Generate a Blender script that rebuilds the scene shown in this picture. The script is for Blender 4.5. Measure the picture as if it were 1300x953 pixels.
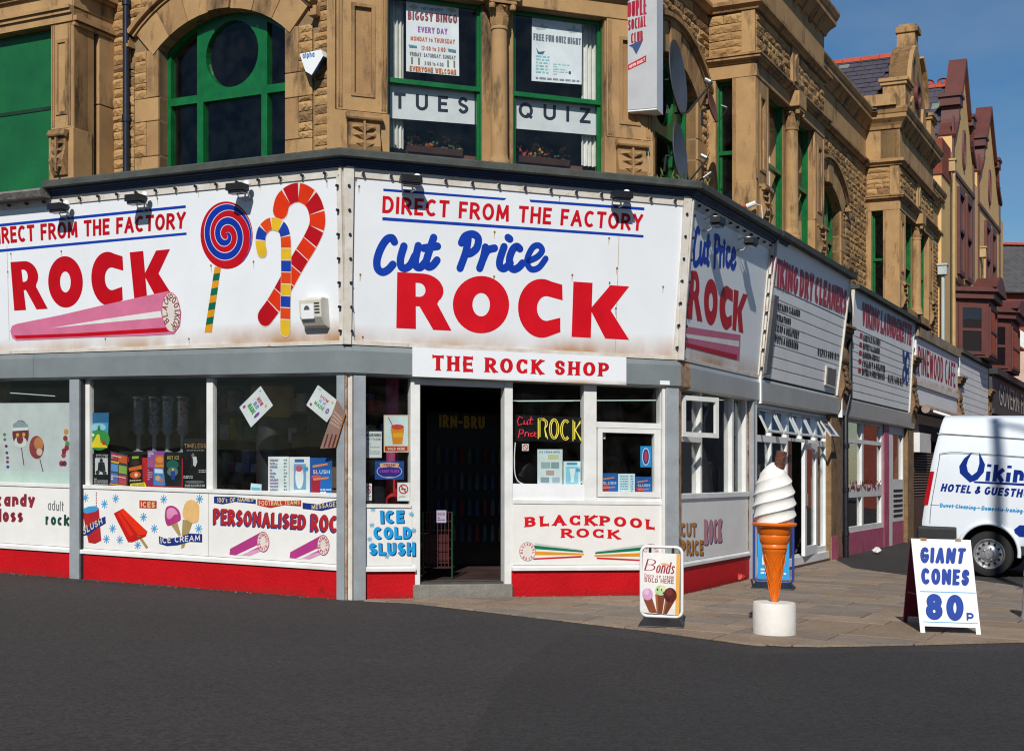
import bpy, bmesh, math, random
from mathutils import Vector, Matrix
from mathutils.geometry import tessellate_polygon
R_=math.radians
rnd=random.Random(7)
SC=bpy.context.scene; COL=SC.collection
for o in list(bpy.data.objects): bpy.data.objects.remove(o)

# ---------------------------------------------------------------- camera
# level pinhole camera with a rising front; the streets fall 2 % towards +X
FPX,CX,HY,SLOPE,EYE=1662.,650.,588.,.02,1.6
cam=bpy.data.cameras.new('camera'); cam.sensor_width=36; cam.lens=36*FPX/1300
cam.shift_y=(HY-476.5)/1300; cam.clip_end=900; cam.clip_start=.1
camo=bpy.data.objects.new('camera',cam); COL.objects.link(camo)
camo.location=(0,0,EYE); camo.rotation_euler=(R_(90),0,0)
SC.camera=camo
# ---------------------------------------------------------------- sky and sun
SUN_EL=R_(38); SUN_H=(-.154,-.988)              # horizontal direction towards the sun
w=bpy.data.worlds.new('World'); SC.world=w; w.use_nodes=True
nt=w.node_tree; bg=nt.nodes['Background']
sky=nt.nodes.new('ShaderNodeTexSky'); sky.sky_type='NISHITA'; sky.sun_disc=False
sky.sun_elevation=SUN_EL; sky.sun_rotation=math.atan2(SUN_H[0],SUN_H[1]); sky.altitude=0
sky.air_density=1.0; sky.dust_density=.1; sky.ozone_density=3.0
# thin high cloud over the blue
tc=nt.nodes.new('ShaderNodeTexCoord'); mp=nt.nodes.new('ShaderNodeMapping'); mp.inputs['Scale'].default_value=(1.2,1.2,3.5)
nz=nt.nodes.new('ShaderNodeTexNoise'); nz.inputs['Scale'].default_value=2.2; nz.inputs['Detail'].default_value=5; nz.inputs['Roughness'].default_value=.55
rp=nt.nodes.new('ShaderNodeValToRGB'); rp.color_ramp.elements[0].position=.40; rp.color_ramp.elements[1].position=.72
rp.color_ramp.elements[1].color=(.26,.26,.26,1)
mx=nt.nodes.new('ShaderNodeMix'); mx.data_type='RGBA'
nt.links.new(tc.outputs['Generated'],mp.inputs[0]); nt.links.new(mp.outputs[0],nz.inputs['Vector']); nt.links.new(nz.outputs['Fac'],rp.inputs[0])
nt.links.new(rp.outputs[0],mx.inputs[0]); nt.links.new(sky.outputs[0],mx.inputs[6]); mx.inputs[7].default_value=(6.5,7.0,7.6,1)
hs=nt.nodes.new('ShaderNodeHueSaturation'); hs.inputs['Saturation'].default_value=1.3; nt.links.new(sky.outputs[0],hs.inputs['Color']); nt.links.new(hs.outputs[0],mx.inputs[6])
nt.links.new(mx.outputs[2],bg.inputs[0]); bg.inputs[1].default_value=.072
sl=bpy.data.lights.new('sun','SUN'); sl.energy=4.8; sl.angle=R_(.53); sl.color=(1,.95,.87)
so=bpy.data.objects.new('sun',sl); COL.objects.link(so)
sd=Vector((SUN_H[0]*math.cos(SUN_EL),SUN_H[1]*math.cos(SUN_EL),math.sin(SUN_EL)))
so.rotation_euler=sd.to_track_quat('Z','Y').to_euler(); so.location=(0,-8,14)
vs=SC.view_settings; vs.view_transform='Standard'; vs.look='None'; vs.exposure=0; vs.gamma=1; vs.use_curve_mapping=False
SC.render.engine='CYCLES'; SC.cycles.max_bounces=8; SC.cycles.transparent_max_bounces=24
SC.cycles.filter_width=1.15
try: SC.cycles.use_denoising=True
except Exception: pass

# ---------------------------------------------------------------- frames
AA=R_(27.3)
def nrm(d): return (d[1],-d[0])
def Wp(X,Y,z): return Vector((X,Y,z-SLOPE*X))
class Fr:
    """a vertical plane: u runs to the right along d, w out of the wall along n; it may lean out by k per metre above z0"""
    def __init__(s,O,d,k=0,z0=0): s.O=O;s.d=d;s.n=nrm(d);s.k=k;s.z0=z0
    def at(s,u,w=0): return (s.O[0]+u*s.d[0]+w*s.n[0],s.O[1]+u*s.d[1]+w*s.n[1])
    def pt(s,u,z,w=0):
        w=w+s.k*(z-s.z0); X,Y=s.at(u,w); return Wp(X,Y,z)
    def px(s,x,y,w=0):
        al=(x-CX)/FPX; b=(y-SLOPE*(x-CX)-HY)/FPX; n=s.n
        D=(s.O[0]*n[0]+s.O[1]*n[1]+w+s.k*(EYE-s.z0))/(al*n[0]+n[1]+s.k*b)
        X=al*D
        return ((X-s.O[0])*s.d[0]+(D-s.O[1])*s.d[1], EYE-b*D)
    def off(s,w,u=0,k=None,z0=None): return Fr(s.at(u,w),s.d,s.k if k is None else k,s.z0 if z0 is None else z0)
    def ang(s): return math.atan2(s.d[1],s.d[0])
def gnd(x,y):
    b=(y-SLOPE*(x-CX)-HY)/FPX; D=EYE/b; return ((x-CX)/FPX*D,D)
PA=(-1.889,14.95); LEN=4.153; TAN=math.tan(R_(22.5))
dF=(math.sin(AA+math.pi/4),math.cos(AA+math.pi/4)); dR=(math.sin(AA),math.cos(AA)); dL=(dR[1],-dR[0])
PB=(PA[0]+dF[0]*LEN,PA[1]+dF[1]*LEN)
L=Fr(PA,dL); F=Fr(PA,dF); R=Fr(PB,dR)
def zc(x0,y0,s): return lambda X,Y:(x0+X*s,y0+Y*s)

# ---------------------------------------------------------------- materials
def lin(c):
    if isinstance(c,str):
        c=[int(c[i:i+2],16)/255 for i in (1,3,5)]
        c=[x/12.92 if x<=.04045 else ((x+.055)/1.055)**2.4 for x in c]
    return c
MATS={}
def M(name,col,rough=.6,var=.12,scale=3.,bump=0.,bscale=40.,metal=0.,spec=.4,col2=None,det=5,stain=None,emit=0,stretch=None,speck=None):
    """procedural paint / stone / metal: base colour varied by noise, optional second colour, relief"""
    if name in MATS: return MATS[name]
    m=bpy.data.materials.new(name); m.use_nodes=True; nt=m.node_tree; b=nt.nodes['Principled BSDF']
    col=lin(col); b.inputs['Roughness'].default_value=rough; b.inputs['Metallic'].default_value=metal
    b.inputs['Specular IOR Level'].default_value=spec
    N=nt.nodes.new; Lk=nt.links.new
    g=N('ShaderNodeNewGeometry'); pos=g.outputs['Position']
    if stretch:
        mp=N('ShaderNodeMapping'); mp.inputs['Scale'].default_value=stretch; Lk(pos,mp.inputs[0]); pos=mp.outputs[0]
    if var or col2:
        n=N('ShaderNodeTexNoise'); n.inputs['Scale'].default_value=scale; n.inputs['Detail'].default_value=det; n.inputs['Roughness'].default_value=.65; Lk(pos,n.inputs['Vector'])
        r=N('ShaderNodeValToRGB'); r.color_ramp.elements[0].position=.3; r.color_ramp.elements[1].position=.7
        c2=lin(col2) if col2 else [x*(1-var) for x in col]; c1=col if col2 else [min(1,x*(1+var)) for x in col]
        r.color_ramp.elements[0].color=(*c2,1); r.color_ramp.elements[1].color=(*c1,1)
        Lk(n.outputs['Fac'],r.inputs[0]); out=r.outputs[0]
        if stain:       # (colour, threshold, scale, stretch)
            sm=N('ShaderNodeMapping'); sm.inputs['Scale'].default_value=stain[3]; Lk(g.outputs['Position'],sm.inputs[0])
            sn=N('ShaderNodeTexNoise'); sn.inputs['Scale'].default_value=stain[2]; sn.inputs['Detail'].default_value=8; sn.inputs['Roughness'].default_value=.7; Lk(sm.outputs[0],sn.inputs['Vector'])
            sr=N('ShaderNodeValToRGB'); sr.color_ramp.elements[0].position=stain[1]; sr.color_ramp.elements[1].position=stain[1]+.16; Lk(sn.outputs['Fac'],sr.inputs[0])
            mxx=N('ShaderNodeMix'); mxx.data_type='RGBA'; Lk(sr.outputs[0],mxx.inputs[0]); Lk(out,mxx.inputs[6]); mxx.inputs[7].default_value=(*lin(stain[0]),1); out=mxx.outputs[2]
        if speck:       # fine aggregate: (scale, amount)
            pn=N('ShaderNodeTexVoronoi'); pn.inputs['Scale'].default_value=speck[0]; Lk(g.outputs['Position'],pn.inputs['Vector'])
            sh=N('ShaderNodeSeparateColor'); Lk(pn.outputs['Color'],sh.inputs[0]); pr=N('ShaderNodeMapRange'); pr.inputs[3].default_value=1-speck[1]; pr.inputs[4].default_value=1+speck[1]; Lk(sh.outputs[0],pr.inputs[0])
            vm=N('ShaderNodeVectorMath'); vm.operation='SCALE'; Lk(out,vm.inputs[0]); Lk(pr.outputs[0],vm.inputs['Scale']); out=vm.outputs[0]
        Lk(out,b.inputs['Base Color'])
        rm=N('ShaderNodeMapRange'); rm.inputs[3].default_value=max(.04,rough-.1); rm.inputs[4].default_value=min(1,rough+.1); Lk(n.outputs['Fac'],rm.inputs[0]); Lk(rm.outputs[0],b.inputs['Roughness'])
    else: b.inputs['Base Color'].default_value=(*col,1)
    if bump:
        n2=N('ShaderNodeTexNoise'); n2.inputs['Scale'].default_value=bscale; n2.inputs['Detail'].default_value=6; Lk(pos,n2.inputs['Vector'])
        bp=N('ShaderNodeBump'); bp.inputs['Strength'].default_value=bump; bp.inputs['Distance'].default_value=.03; Lk(n2.outputs['Fac'],bp.inputs['Height']); Lk(bp.outputs[0],b.inputs['Normal'])
    if emit: b.inputs['Emission Color'].default_value=(*col,1); b.inputs['Emission Strength'].default_value=emit
    MATS[name]=m; return m
def ink(c,rough=.5):            # flat printed colour, slightly uneven and sun-faded
    return M('ink_'+str(c)+str(rough),[x*.80 for x in lin(c)],rough,.10,4.,spec=.25)
def glassmat(name,tint=(.9,.94,.92),r0=.05,refl=1.0,rough=.0,dirt=.0):
    m=bpy.data.materials.new(name); m.use_nodes=True; nt=m.node_tree; nt.nodes.clear(); N=nt.nodes.new; Lk=nt.links.new
    out=N('ShaderNodeOutputMaterial'); mix=N('ShaderNodeMixShader'); tr=N('ShaderNodeBsdfTransparent'); gl=N('ShaderNodeBsdfGlossy')
    tr.inputs[0].default_value=(*tint,1); gl.inputs['Roughness'].default_value=rough; gl.inputs[0].default_value=(.95,.97,1,1)
    lw=N('ShaderNodeLayerWeight'); lw.inputs[0].default_value=.5
    fr=N('ShaderNodeMath'); fr.operation='POWER'; fr.inputs[1].default_value=5; Lk(lw.outputs['Facing'],fr.inputs[0])
    mr=N('ShaderNodeMath'); mr.operation='MULTIPLY_ADD'; mr.inputs[1].default_value=refl*.9; mr.inputs[2].default_value=r0; mr.use_clamp=True
    Lk(fr.outputs[0],mr.inputs[0]); Lk(mr.outputs[0],mix.inputs[0]); Lk(tr.outputs[0],mix.inputs[1]); Lk(gl.outputs[0],mix.inputs[2])
    # old panes are never quite flat
    g=N('ShaderNodeNewGeometry'); nz=N('ShaderNodeTexNoise'); nz.inputs['Scale'].default_value=1.3; nz.inputs['Detail'].default_value=1
    bp=N('ShaderNodeBump'); bp.inputs['Strength'].default_value=.10; bp.inputs['Distance'].default_value=.02
    Lk(g.outputs['Position'],nz.inputs['Vector']); Lk(nz.outputs['Fac'],bp.inputs['Height']); Lk(bp.outputs[0],gl.inputs['Normal'])
    if dirt:
        df=N('ShaderNodeBsdfDiffuse'); df.inputs[0].default_value=(.55,.55,.52,1); m2=N('ShaderNodeMixShader')
        n3=N('ShaderNodeTexNoise'); n3.inputs['Scale'].default_value=6; n3.inputs['Detail'].default_value=6; Lk(g.outputs['Position'],n3.inputs['Vector'])
        r3=N('ShaderNodeMapRange'); r3.inputs[1].default_value=.35; r3.inputs[2].default_value=.8; r3.inputs[3].default_value=0; r3.inputs[4].default_value=dirt; Lk(n3.outputs['Fac'],r3.inputs[0])
        Lk(r3.outputs[0],m2.inputs[0]); Lk(mix.outputs[0],m2.inputs[1]); Lk(df.outputs[0],m2.inputs[2]); Lk(m2.outputs[0],out.inputs[0])
    else: Lk(mix.outputs[0],out.inputs[0])
    MATS[name]=m; return m

# ---------------------------------------------------------------- mesh builder
class MB:
    def __init__(s): s.v=[];s.f=[];s.m=[];s.mats=[];s.seg=[]
    def mi(s,mat):
        if mat is None: return 0
        if mat not in s.mats: s.mats.append(mat)
        return s.mats.index(mat)
    def add(s,vs,fs,mat=None):
        b=len(s.v); s.v+=[Vector(v) for v in vs]; i=s.mi(mat)
        for f in fs: s.f.append([b+k for k in f]); s.m.append(i)
        return s
    def box(s,fr,u0,u1,z0,z1,w0,w1,mat=None):
        if u0>u1:u0,u1=u1,u0
        p=[fr.pt(u,z,w) for z in (z0,z1) for (u,w) in ((u0,w1),(u1,w1),(u1,w0),(u0,w0))]
        return s.add(p,[(0,1,5,4),(1,2,6,5),(2,3,7,6),(3,0,4,7),(4,5,6,7),(3,2,1,0)],mat)
    def sheet(s,fr,loops,w,mat=None):
        if not isinstance(loops[0][0],(tuple,list)): loops=[loops]
        fl=[p for l in loops for p in l]
        tr=tessellate_polygon([[Vector((a,b,0)) for a,b in l] for l in loops])
        fs=[]
        for t in tr:
            (x0,y0),(x1,y1),(x2,y2)=[fl[i] for i in t]
            fs.append(t if (x1-x0)*(y2-y0)-(x2-x0)*(y1-y0)>0 else (t[0],t[2],t[1]))
        return s.add([fr.pt(a,b,w) for a,b in fl],fs,mat)
    def slab(s,fr,loops,w0,w1,mat=None):
        """polygon (with holes) in (u,z) given the thickness w0..w1"""
        if not isinstance(loops[0][0],(tuple,list)): loops=[loops]
        s.sheet(fr,loops,w1,mat)
        for k,l in enumerate(loops):
            ar=sum(l[i][0]*l[(i+1)%len(l)][1]-l[(i+1)%len(l)][0]*l[i][1] for i in range(len(l)))
            if (ar<0)==(k==0): l=l[::-1]
            n=len(l); vs=[fr.pt(a,b,w1) for a,b in l]+[fr.pt(a,b,w0) for a,b in l]
            s.add(vs,[(i,n+i,n+(i+1)%n,(i+1)%n) for i in range(n)],mat)
        return s
    def sweep(s,fr,prof,u0,u1,m0=0,m1=0,mat=None,caps=True):
        """profile [(w,z)] run along u, mitred by m*w at each end; profile listed from bottom round the outside to top"""
        n=len(prof); vs=[fr.pt(u0+m0*w,z,w) for w,z in prof]+[fr.pt(u1+m1*w,z,w) for w,z in prof]
        fs=[(i,n+i,n+(i+1)%n,(i+1)%n) for i in range(n)]
        if caps: fs+=[tuple(range(n)),tuple(range(2*n-1,n-1,-1))]
        return s.add(vs,fs,mat)
    def lathe(s,c,prof,seg=24,mat=None,shear=True,a0=0,a1=2*math.pi):
        n=len(prof); full=abs(a1-a0-2*math.pi)<1e-6; cnt=seg if full else seg+1
        vs=[]
        for j in range(cnt):
            a=a0+(a1-a0)*j/seg
            for r,z in prof: vs.append(Wp(c[0]+r*math.cos(a),c[1]+r*math.sin(a),z) if shear else Vector((c[0]+r*math.cos(a),c[1]+r*math.sin(a),z)))
        fs=[]
        for j in range(seg):
            k=(j+1)%cnt
            for i in range(n-1): fs.append((j*n+i,k*n+i,k*n+i+1,j*n+i+1))
        return s.add(vs,fs,mat)
    def tube(s,pts,r,seg=8,mat=None,caps=True):
        pts=[Vector(p) for p in pts]; n=len(pts); rs=r if isinstance(r,(list,tuple)) else [r]*n
        vs=[];up=None
        for i in range(n):
            t=(pts[min(i+1,n-1)]-pts[max(i-1,0)]).normalized()
            if up is None: up=t.orthogonal().normalized()
            up=(up-t*up.dot(t)).normalized() if (up-t*up.dot(t)).length>1e-6 else t.orthogonal().normalized()
            b=t.cross(up)
            for j in range(seg):
                a=2*math.pi*j/seg; vs.append(pts[i]+rs[i]*(math.cos(a)*up+math.sin(a)*b))
        fs=[(i*seg+j,i*seg+(j+1)%seg,(i+1)*seg+(j+1)%seg,(i+1)*seg+j) for i in range(n-1) for j in range(seg)]
        if caps: fs+=[tuple(range(seg-1,-1,-1)),tuple(range((n-1)*seg,n*seg))]
        return s.add(vs,fs,mat)
    def build(s,name,mat=None,parent=None,smooth=0,bevel=0,origin=None):
        if name=='lettering' and len(s.seg)>1:          # one object for each line of lettering
            cuts=[0]+[q for q in s.seg[1:] if q>0]+[len(s.f)]; o=None
            for a,b in zip(cuts,cuts[1:]):
                if b<=a: continue
                m=MB(); ids={}
                for fi in range(a,b):
                    m.f.append([ids.setdefault(k,len(ids)) for k in s.f[fi]]); m.m.append(s.m[fi])
                m.v=[s.v[k] for k in ids]; m.mats=list(s.mats); o=m.build(name,mat,parent,smooth,bevel,origin)
            return o
        me=bpy.data.meshes.new(name)
        base=root_loc(parent) if parent is not None else Vector(origin if origin is not None else (0,0,0))
        me.from_pydata([v-base for v in s.v],[],s.f)
        mats=s.mats if s.mats else [mat]
        if s.mats and mat is not None and mat not in mats: pass
        for m in mats: me.materials.append(m)
        if s.mats: me.polygons.foreach_set('material_index',s.m)
        me.update()
        if smooth:
            me.polygons.foreach_set('use_smooth',[True]*len(me.polygons)); me.set_sharp_from_angle(angle=R_(smooth))
        o=bpy.data.objects.new(name,me); COL.objects.link(o)
        if parent is not None: o.parent=parent
        else: o.location=base
        if bevel:
            bv=o.modifiers.new('b','BEVEL'); bv.width=bevel; bv.segments=2; bv.limit_method='ANGLE'; bv.angle_limit=R_(40)
        return o
def root_loc(o):
    v=Vector((0,0,0))
    while o is not None: v=v+o.location; o=o.parent
    return v
def tag(o,label,cat,group=None,kind=None):
    if label: o['label']=label
    if cat: o['category']=cat
    if group: o['group']=group
    if kind or cat: o['kind']=kind or 'thing'
    return o
def thing(name,label,cat,loc=(0,0,0),group=None):
    o=bpy.data.objects.new(name,None); o.empty_display_size=.2; COL.objects.link(o); o.location=loc
    return tag(o,label,cat,group)
def onpt(fr,u,w=0,z=0): return fr.pt(u,z,w)
def inst(name,me,parent,fr,u,z,w,scale=(1,1,1),rot=0):
    """a copy sharing mesh data; mesh axes are x along the wall, -y out of it, z up"""
    o=bpy.data.objects.new(name,me); COL.objects.link(o); o.parent=parent
    o.location=fr.pt(u,z,w)-root_loc(parent); o.rotation_euler=(0,rot,fr.ang()); o.scale=scale
    return o
def circ(cx,cy,r,n=32,ry=None,a0=0,a1=360):
    ry=r if ry is None else ry
    full=abs(a1-a0)>=360
    return [(cx+r*math.cos(R_(a0+(a1-a0)*i/(n if full else n-1))),cy+ry*math.sin(R_(a0+(a1-a0)*i/(n if full else n-1)))) for i in range(n)]
def rect(u0,z0,u1,z1): return [(u0,z0),(u1,z0),(u1,z1),(u0,z1)]
def rrect(u0,z0,u1,z1,r,n=5):
    o=[]
    for cx,cy,a in ((u1-r,z0+r,-90),(u1-r,z1-r,0),(u0+r,z1-r,90),(u0+r,z0+r,180)):
        o+=[(cx+r*math.cos(R_(a+90*i/n)),cy+r*math.sin(R_(a+90*i/n))) for i in range(n+1)]
    return o

# ---------------------------------------------------------------- lettering: a stroke alphabet
def catm(P,n=6,closed=False):
    if len(P)<3: return list(P)
    out=[];m=len(P)
    for i in range(m if closed else m-1):
        g=lambda k:P[k%m] if closed else P[min(max(k,0),m-1)]
        p0,p1,p2,p3=g(i-1),g(i),g(i+1),g(i+2)
        for j in range(n):
            t=j/n
            out.append(tuple(.5*((2*p1[c])+(-p0[c]+p2[c])*t+(2*p0[c]-5*p1[c]+4*p2[c]-p3[c])*t*t+(-p0[c]+3*p1[c]-3*p2[c]+p3[c])*t**3) for c in (0,1)))
    if not closed: out.append(P[-1])
    return out
def arc(cx,cy,rx,ry,a0,a1,n=14): return [(cx+rx*math.cos(R_(a0+(a1-a0)*i/n)),cy+ry*math.sin(R_(a0+(a1-a0)*i/n))) for i in range(n+1)]
def bowl(x0,y0,x1,y1):
    ry=(y1-y0)/2; rx=min((x1-x0)*.6,.6*(x1-x0)); return [(x0,y1)]+arc(x1-rx,(y0+y1)/2,rx,ry,90,-90,12)+[(x0,y0)]
G={}
def gl(c,w,*st): G[c]=(w,st)
gl('A',.78,[(0,0),(.5,1),(1,0)],[(.2,.33),(.8,.33)])
gl('B',.62,[(0,0),(0,1)],bowl(0,.52,.9,1),bowl(0,0,1,.52))
gl('C',.70,arc(.56,.5,.56,.5,48,312,18))
gl('D',.70,[(0,0),(0,1)],bowl(0,0,1,1))
gl('E',.52,[(1,1),(0,1),(0,0),(1,0)],[(0,.52),(.85,.52)])
gl('F',.50,[(1,1),(0,1),(0,0)],[(0,.5),(.85,.5)])
gl('G',.72,arc(.54,.5,.54,.5,48,345,18)+[(1,.45),(.6,.45)])
gl('H',.68,[(0,0),(0,1)],[(1,0),(1,1)],[(0,.52),(1,.52)])
gl('I',.0,[(.5,0),(.5,1)])
gl('J',.45,[(1,1),(1,.3)]+arc(.5,.3,.5,.3,0,-160,8)[1:])
gl('K',.68,[(0,0),(0,1)],[(.95,1),(.08,.45)],[(.3,.58),(1,0)])
gl('L',.50,[(0,1),(0,0),(1,0)])
gl('M',.90,[(0,0),(.08,1),(.5,.15),(.92,1),(1,0)])
gl('N',.80,[(0,0),(0,1),(1,0),(1,1)])
gl('O',.78,arc(.5,.5,.5,.5,90,450,26))
gl('P',.60,[(0,0),(0,1)],bowl(0,.45,1,1))
gl('Q',.80,arc(.5,.5,.5,.5,90,450,26),[(.6,.25),(1.05,-.06)])
gl('R',.66,[(0,0),(0,1)],bowl(0,.48,.92,1),[(.42,.48),(1,0)])
gl('S',.58,catm([(.95,.8),(.72,.97),(.35,1),(.05,.8),(.15,.6),(.5,.5),(.88,.38),(.97,.2),(.68,.01),(.3,.01),(.02,.2)],4))
gl('T',.62,[(0,1),(1,1)],[(.5,1),(.5,0)])
gl('U',.68,[(0,1),(0,.32)]+arc(.5,.32,.5,.32,180,360,12)[1:]+[(1,1)])
gl('V',.70,[(0,1),(.5,0),(1,1)])
gl('W',1.0,[(0,1),(.25,0),(.5,.85),(.75,0),(1,1)])
gl('X',.68,[(0,0),(1,1)],[(0,1),(1,0)])
gl('Y',.66,[(0,1),(.5,.48),(1,1)],[(.5,.48),(.5,0)])
gl('Z',.60,[(0,1),(1,1),(0,0),(1,0)])
gl('0',.58,arc(.5,.5,.5,.5,90,450,24)); gl('1',.22,[(0,.78),(1,1),(1,0)])
gl('2',.52,catm([(.02,.78),(.3,1),(.75,.98),(.96,.72),(.6,.38),(.02,0)],4)+[(1,0)])
gl('3',.52,catm([(.05,.9),(.5,1),(.92,.78),(.5,.53)],4),catm([(.5,.53),(1,.28),(.5,0),(.02,.12)],4))
gl('4',.56,[(.75,0),(.75,1),(0,.3),(1,.3)]); gl('5',.52,[(.9,1),(.15,1),(.1,.58)]+catm([(.1,.58),(.6,.64),(1,.32),(.6,0),(.02,.1)],4)[1:])
gl('6',.54,arc(.5,.3,.5,.3,90,450,16),catm([(.85,.98),(.4,.85),(.05,.5),(0,.3)],4)); gl('8',.56,arc(.5,.77,.42,.23,90,450,16),arc(.5,.27,.5,.27,90,450,16))
gl("'",.0,[(.5,1),(.5,.74)]); gl(':',.0,[(.5,.62),(.5,.55)],[(.5,.1),(.5,.03)]); gl('.',.0,[(.5,.06),(.5,0)]); gl(',',.0,[(.5,.06),(.4,-.12)])
gl('-',.3,[(0,.45),(1,.45)]); gl('*',.25,arc(.5,.48,.35,.12,90,450,8))
gl('&',.74,catm([(1,.05),(.3,.72),(.3,.93),(.5,1),(.68,.88),(.6,.68),(.1,.38),(.05,.12),(.4,0),(.8,.2),(.95,.45)],4))
XH=.68
gl('a',.5,arc(.48,.34,.48,.34,60,300,12),[(.98,XH),(.98,0)]); gl('c',.46,arc(.55,.34,.55,.34,50,310,12)); gl('d',.5,arc(.48,.34,.48,.34,60,300,12),[(.98,1),(.98,0)])
gl('e',.5,[(.02,.36),(.98,.36)]+arc(.5,.34,.5,.34,5,310,14)[1:]); gl('f',.3,catm([(1,1),(.5,.95),(.4,.7)],4)+[(.4,0)],[(0,.62),(.9,.62)])
gl('g',.5,arc(.48,.34,.48,.34,60,300,12),[(.98,XH),(.98,-.05)]+arc(.5,-.08,.48,.22,0,-150,8)[1:]); gl('h',.48,[(0,0),(0,1)],[(0,.4)]+arc(.5,.38,.5,.3,170,0,8)+[(1,0)])
gl('i',.0,[(.5,0),(.5,.6)],[(.5,.95),(.5,1)]); gl('k',.48,[(0,0),(0,1)],[(.9,XH),(.1,.3)],[(.35,.42),(1,0)]); gl('l',.0,[(.5,0),(.5,1)])
gl('m',.8,[(0,0),(0,XH)],[(0,.42)]+arc(.25,.42,.25,.26,180,0,8)+[(.5,0)],[(.5,.42)]+arc(.75,.42,.25,.26,180,0,8)+[(1,0)])
gl('n',.48,[(0,0),(0,XH)],[(0,.38)]+arc(.5,.38,.5,.3,170,0,8)+[(1,0)]); gl('o',.5,arc(.5,.34,.5,.34,90,450,18))
gl('p',.5,[(0,-.3),(0,XH)],arc(.5,.34,.5,.34,130,-130,14)); gl('r',.3,[(0,0),(0,XH)],catm([(0,.4),(.4,.64),(1,.66)],4))
gl('s',.42,catm([(.95,.56),(.5,XH),(.06,.52),(.5,.35),(.95,.17),(.5,0),(.03,.1)],4)); gl('t',.32,[(.4,1)]+catm([(.4,.2),(.55,.02),(1,.03)],4),[(0,XH),(.9,XH)])
gl('u',.48,[(0,XH),(0,.28)]+arc(.5,.28,.5,.28,180,360,8)[1:]+[(1,XH)],[(1,.3),(1,0)]); gl('v',.46,[(0,XH),(.5,0),(1,XH)]); gl('y',.48,[(0,XH),(.52,.02)],[(1,XH),(.3,-.32)])
gl('w',.7,[(0,XH),(.25,0),(.5,.6),(.75,0),(1,XH)])
def ribbon(P,t,con=1.,cap='b',pieces=None,layer=0,taper=None):
    """polyline P -> quads of width t (thinner where it runs level if con<1)"""
    Q=[P[0]]
    for p in P[1:]:
        if abs(p[0]-Q[-1][0])+abs(p[1]-Q[-1][1])>1e-6: Q.append(p)
    n=len(Q)
    if n<2: return
    for i in range(1,n-1):          # very sharp corners: two strokes that overlap
        a_=(Q[i][0]-Q[i-1][0],Q[i][1]-Q[i-1][1]); b_=(Q[i+1][0]-Q[i][0],Q[i+1][1]-Q[i][1]); la,lb=math.hypot(*a_),math.hypot(*b_)
        if (a_[0]*b_[0]+a_[1]*b_[1])/(la*lb)<-.2:
            e=t*.32 if cap=='b' else 0; ribbon(Q[:i]+[(Q[i][0]+a_[0]/la*e,Q[i][1]+a_[1]/la*e)],t,con,cap,pieces,layer,taper); ribbon([(Q[i][0]-b_[0]/lb*e,Q[i][1]-b_[1]/lb*e)]+Q[i+1:],t,con,cap,pieces,layer+.4,taper); return
    closed=abs(Q[0][0]-Q[-1][0])+abs(Q[0][1]-Q[-1][1])<1e-5
    Lf=[];Rt=[]
    def un(a,b):
        dx,dy=b[0]-a[0],b[1]-a[1]; l=math.hypot(dx,dy) or 1; return dx/l,dy/l
    for i in range(n):
        if closed: a,b=(un(Q[i-1],Q[i]) if i else un(Q[-2],Q[-1])),(un(Q[i],Q[i+1]) if i<n-1 else un(Q[0],Q[1]))
        else: a=un(Q[max(i-1,0)],Q[max(i,1)]); b=un(Q[min(i,n-2)],Q[min(i+1,n-1)])
        mx_,my=a[0]+b[0],a[1]+b[1]; l=math.hypot(mx_,my)
        if l<1e-4: mx_,my,l=a[0],a[1],1
        mx_/=l;my/=l; c=max(.55,mx_*a[0]+my*a[1])
        h=t/2*(con+(1-con)*abs(my)**1.5)/c
        if taper: h*=taper(i/(n-1))
        Lf.append((Q[i][0]-my*h,Q[i][1]+mx_*h)); Rt.append((Q[i][0]+my*h,Q[i][1]-mx_*h))
    for i in range(n-1): pieces.append(([Rt[i],Rt[i+1],Lf[i+1],Lf[i]],layer))
    if cap=='r' and not closed:
        for c,d,h in ((Q[0],un(Q[1],Q[0]),t/2),(Q[-1],un(Q[-2],Q[-1]),t/2)):
            a=math.atan2(d[1],d[0]); pieces.append(([(c[0]+h*math.cos(a+math.pi*(k/6-.5)),c[1]+h*math.sin(a+math.pi*(k/6-.5))) for k in range(7)],layer))
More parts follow.
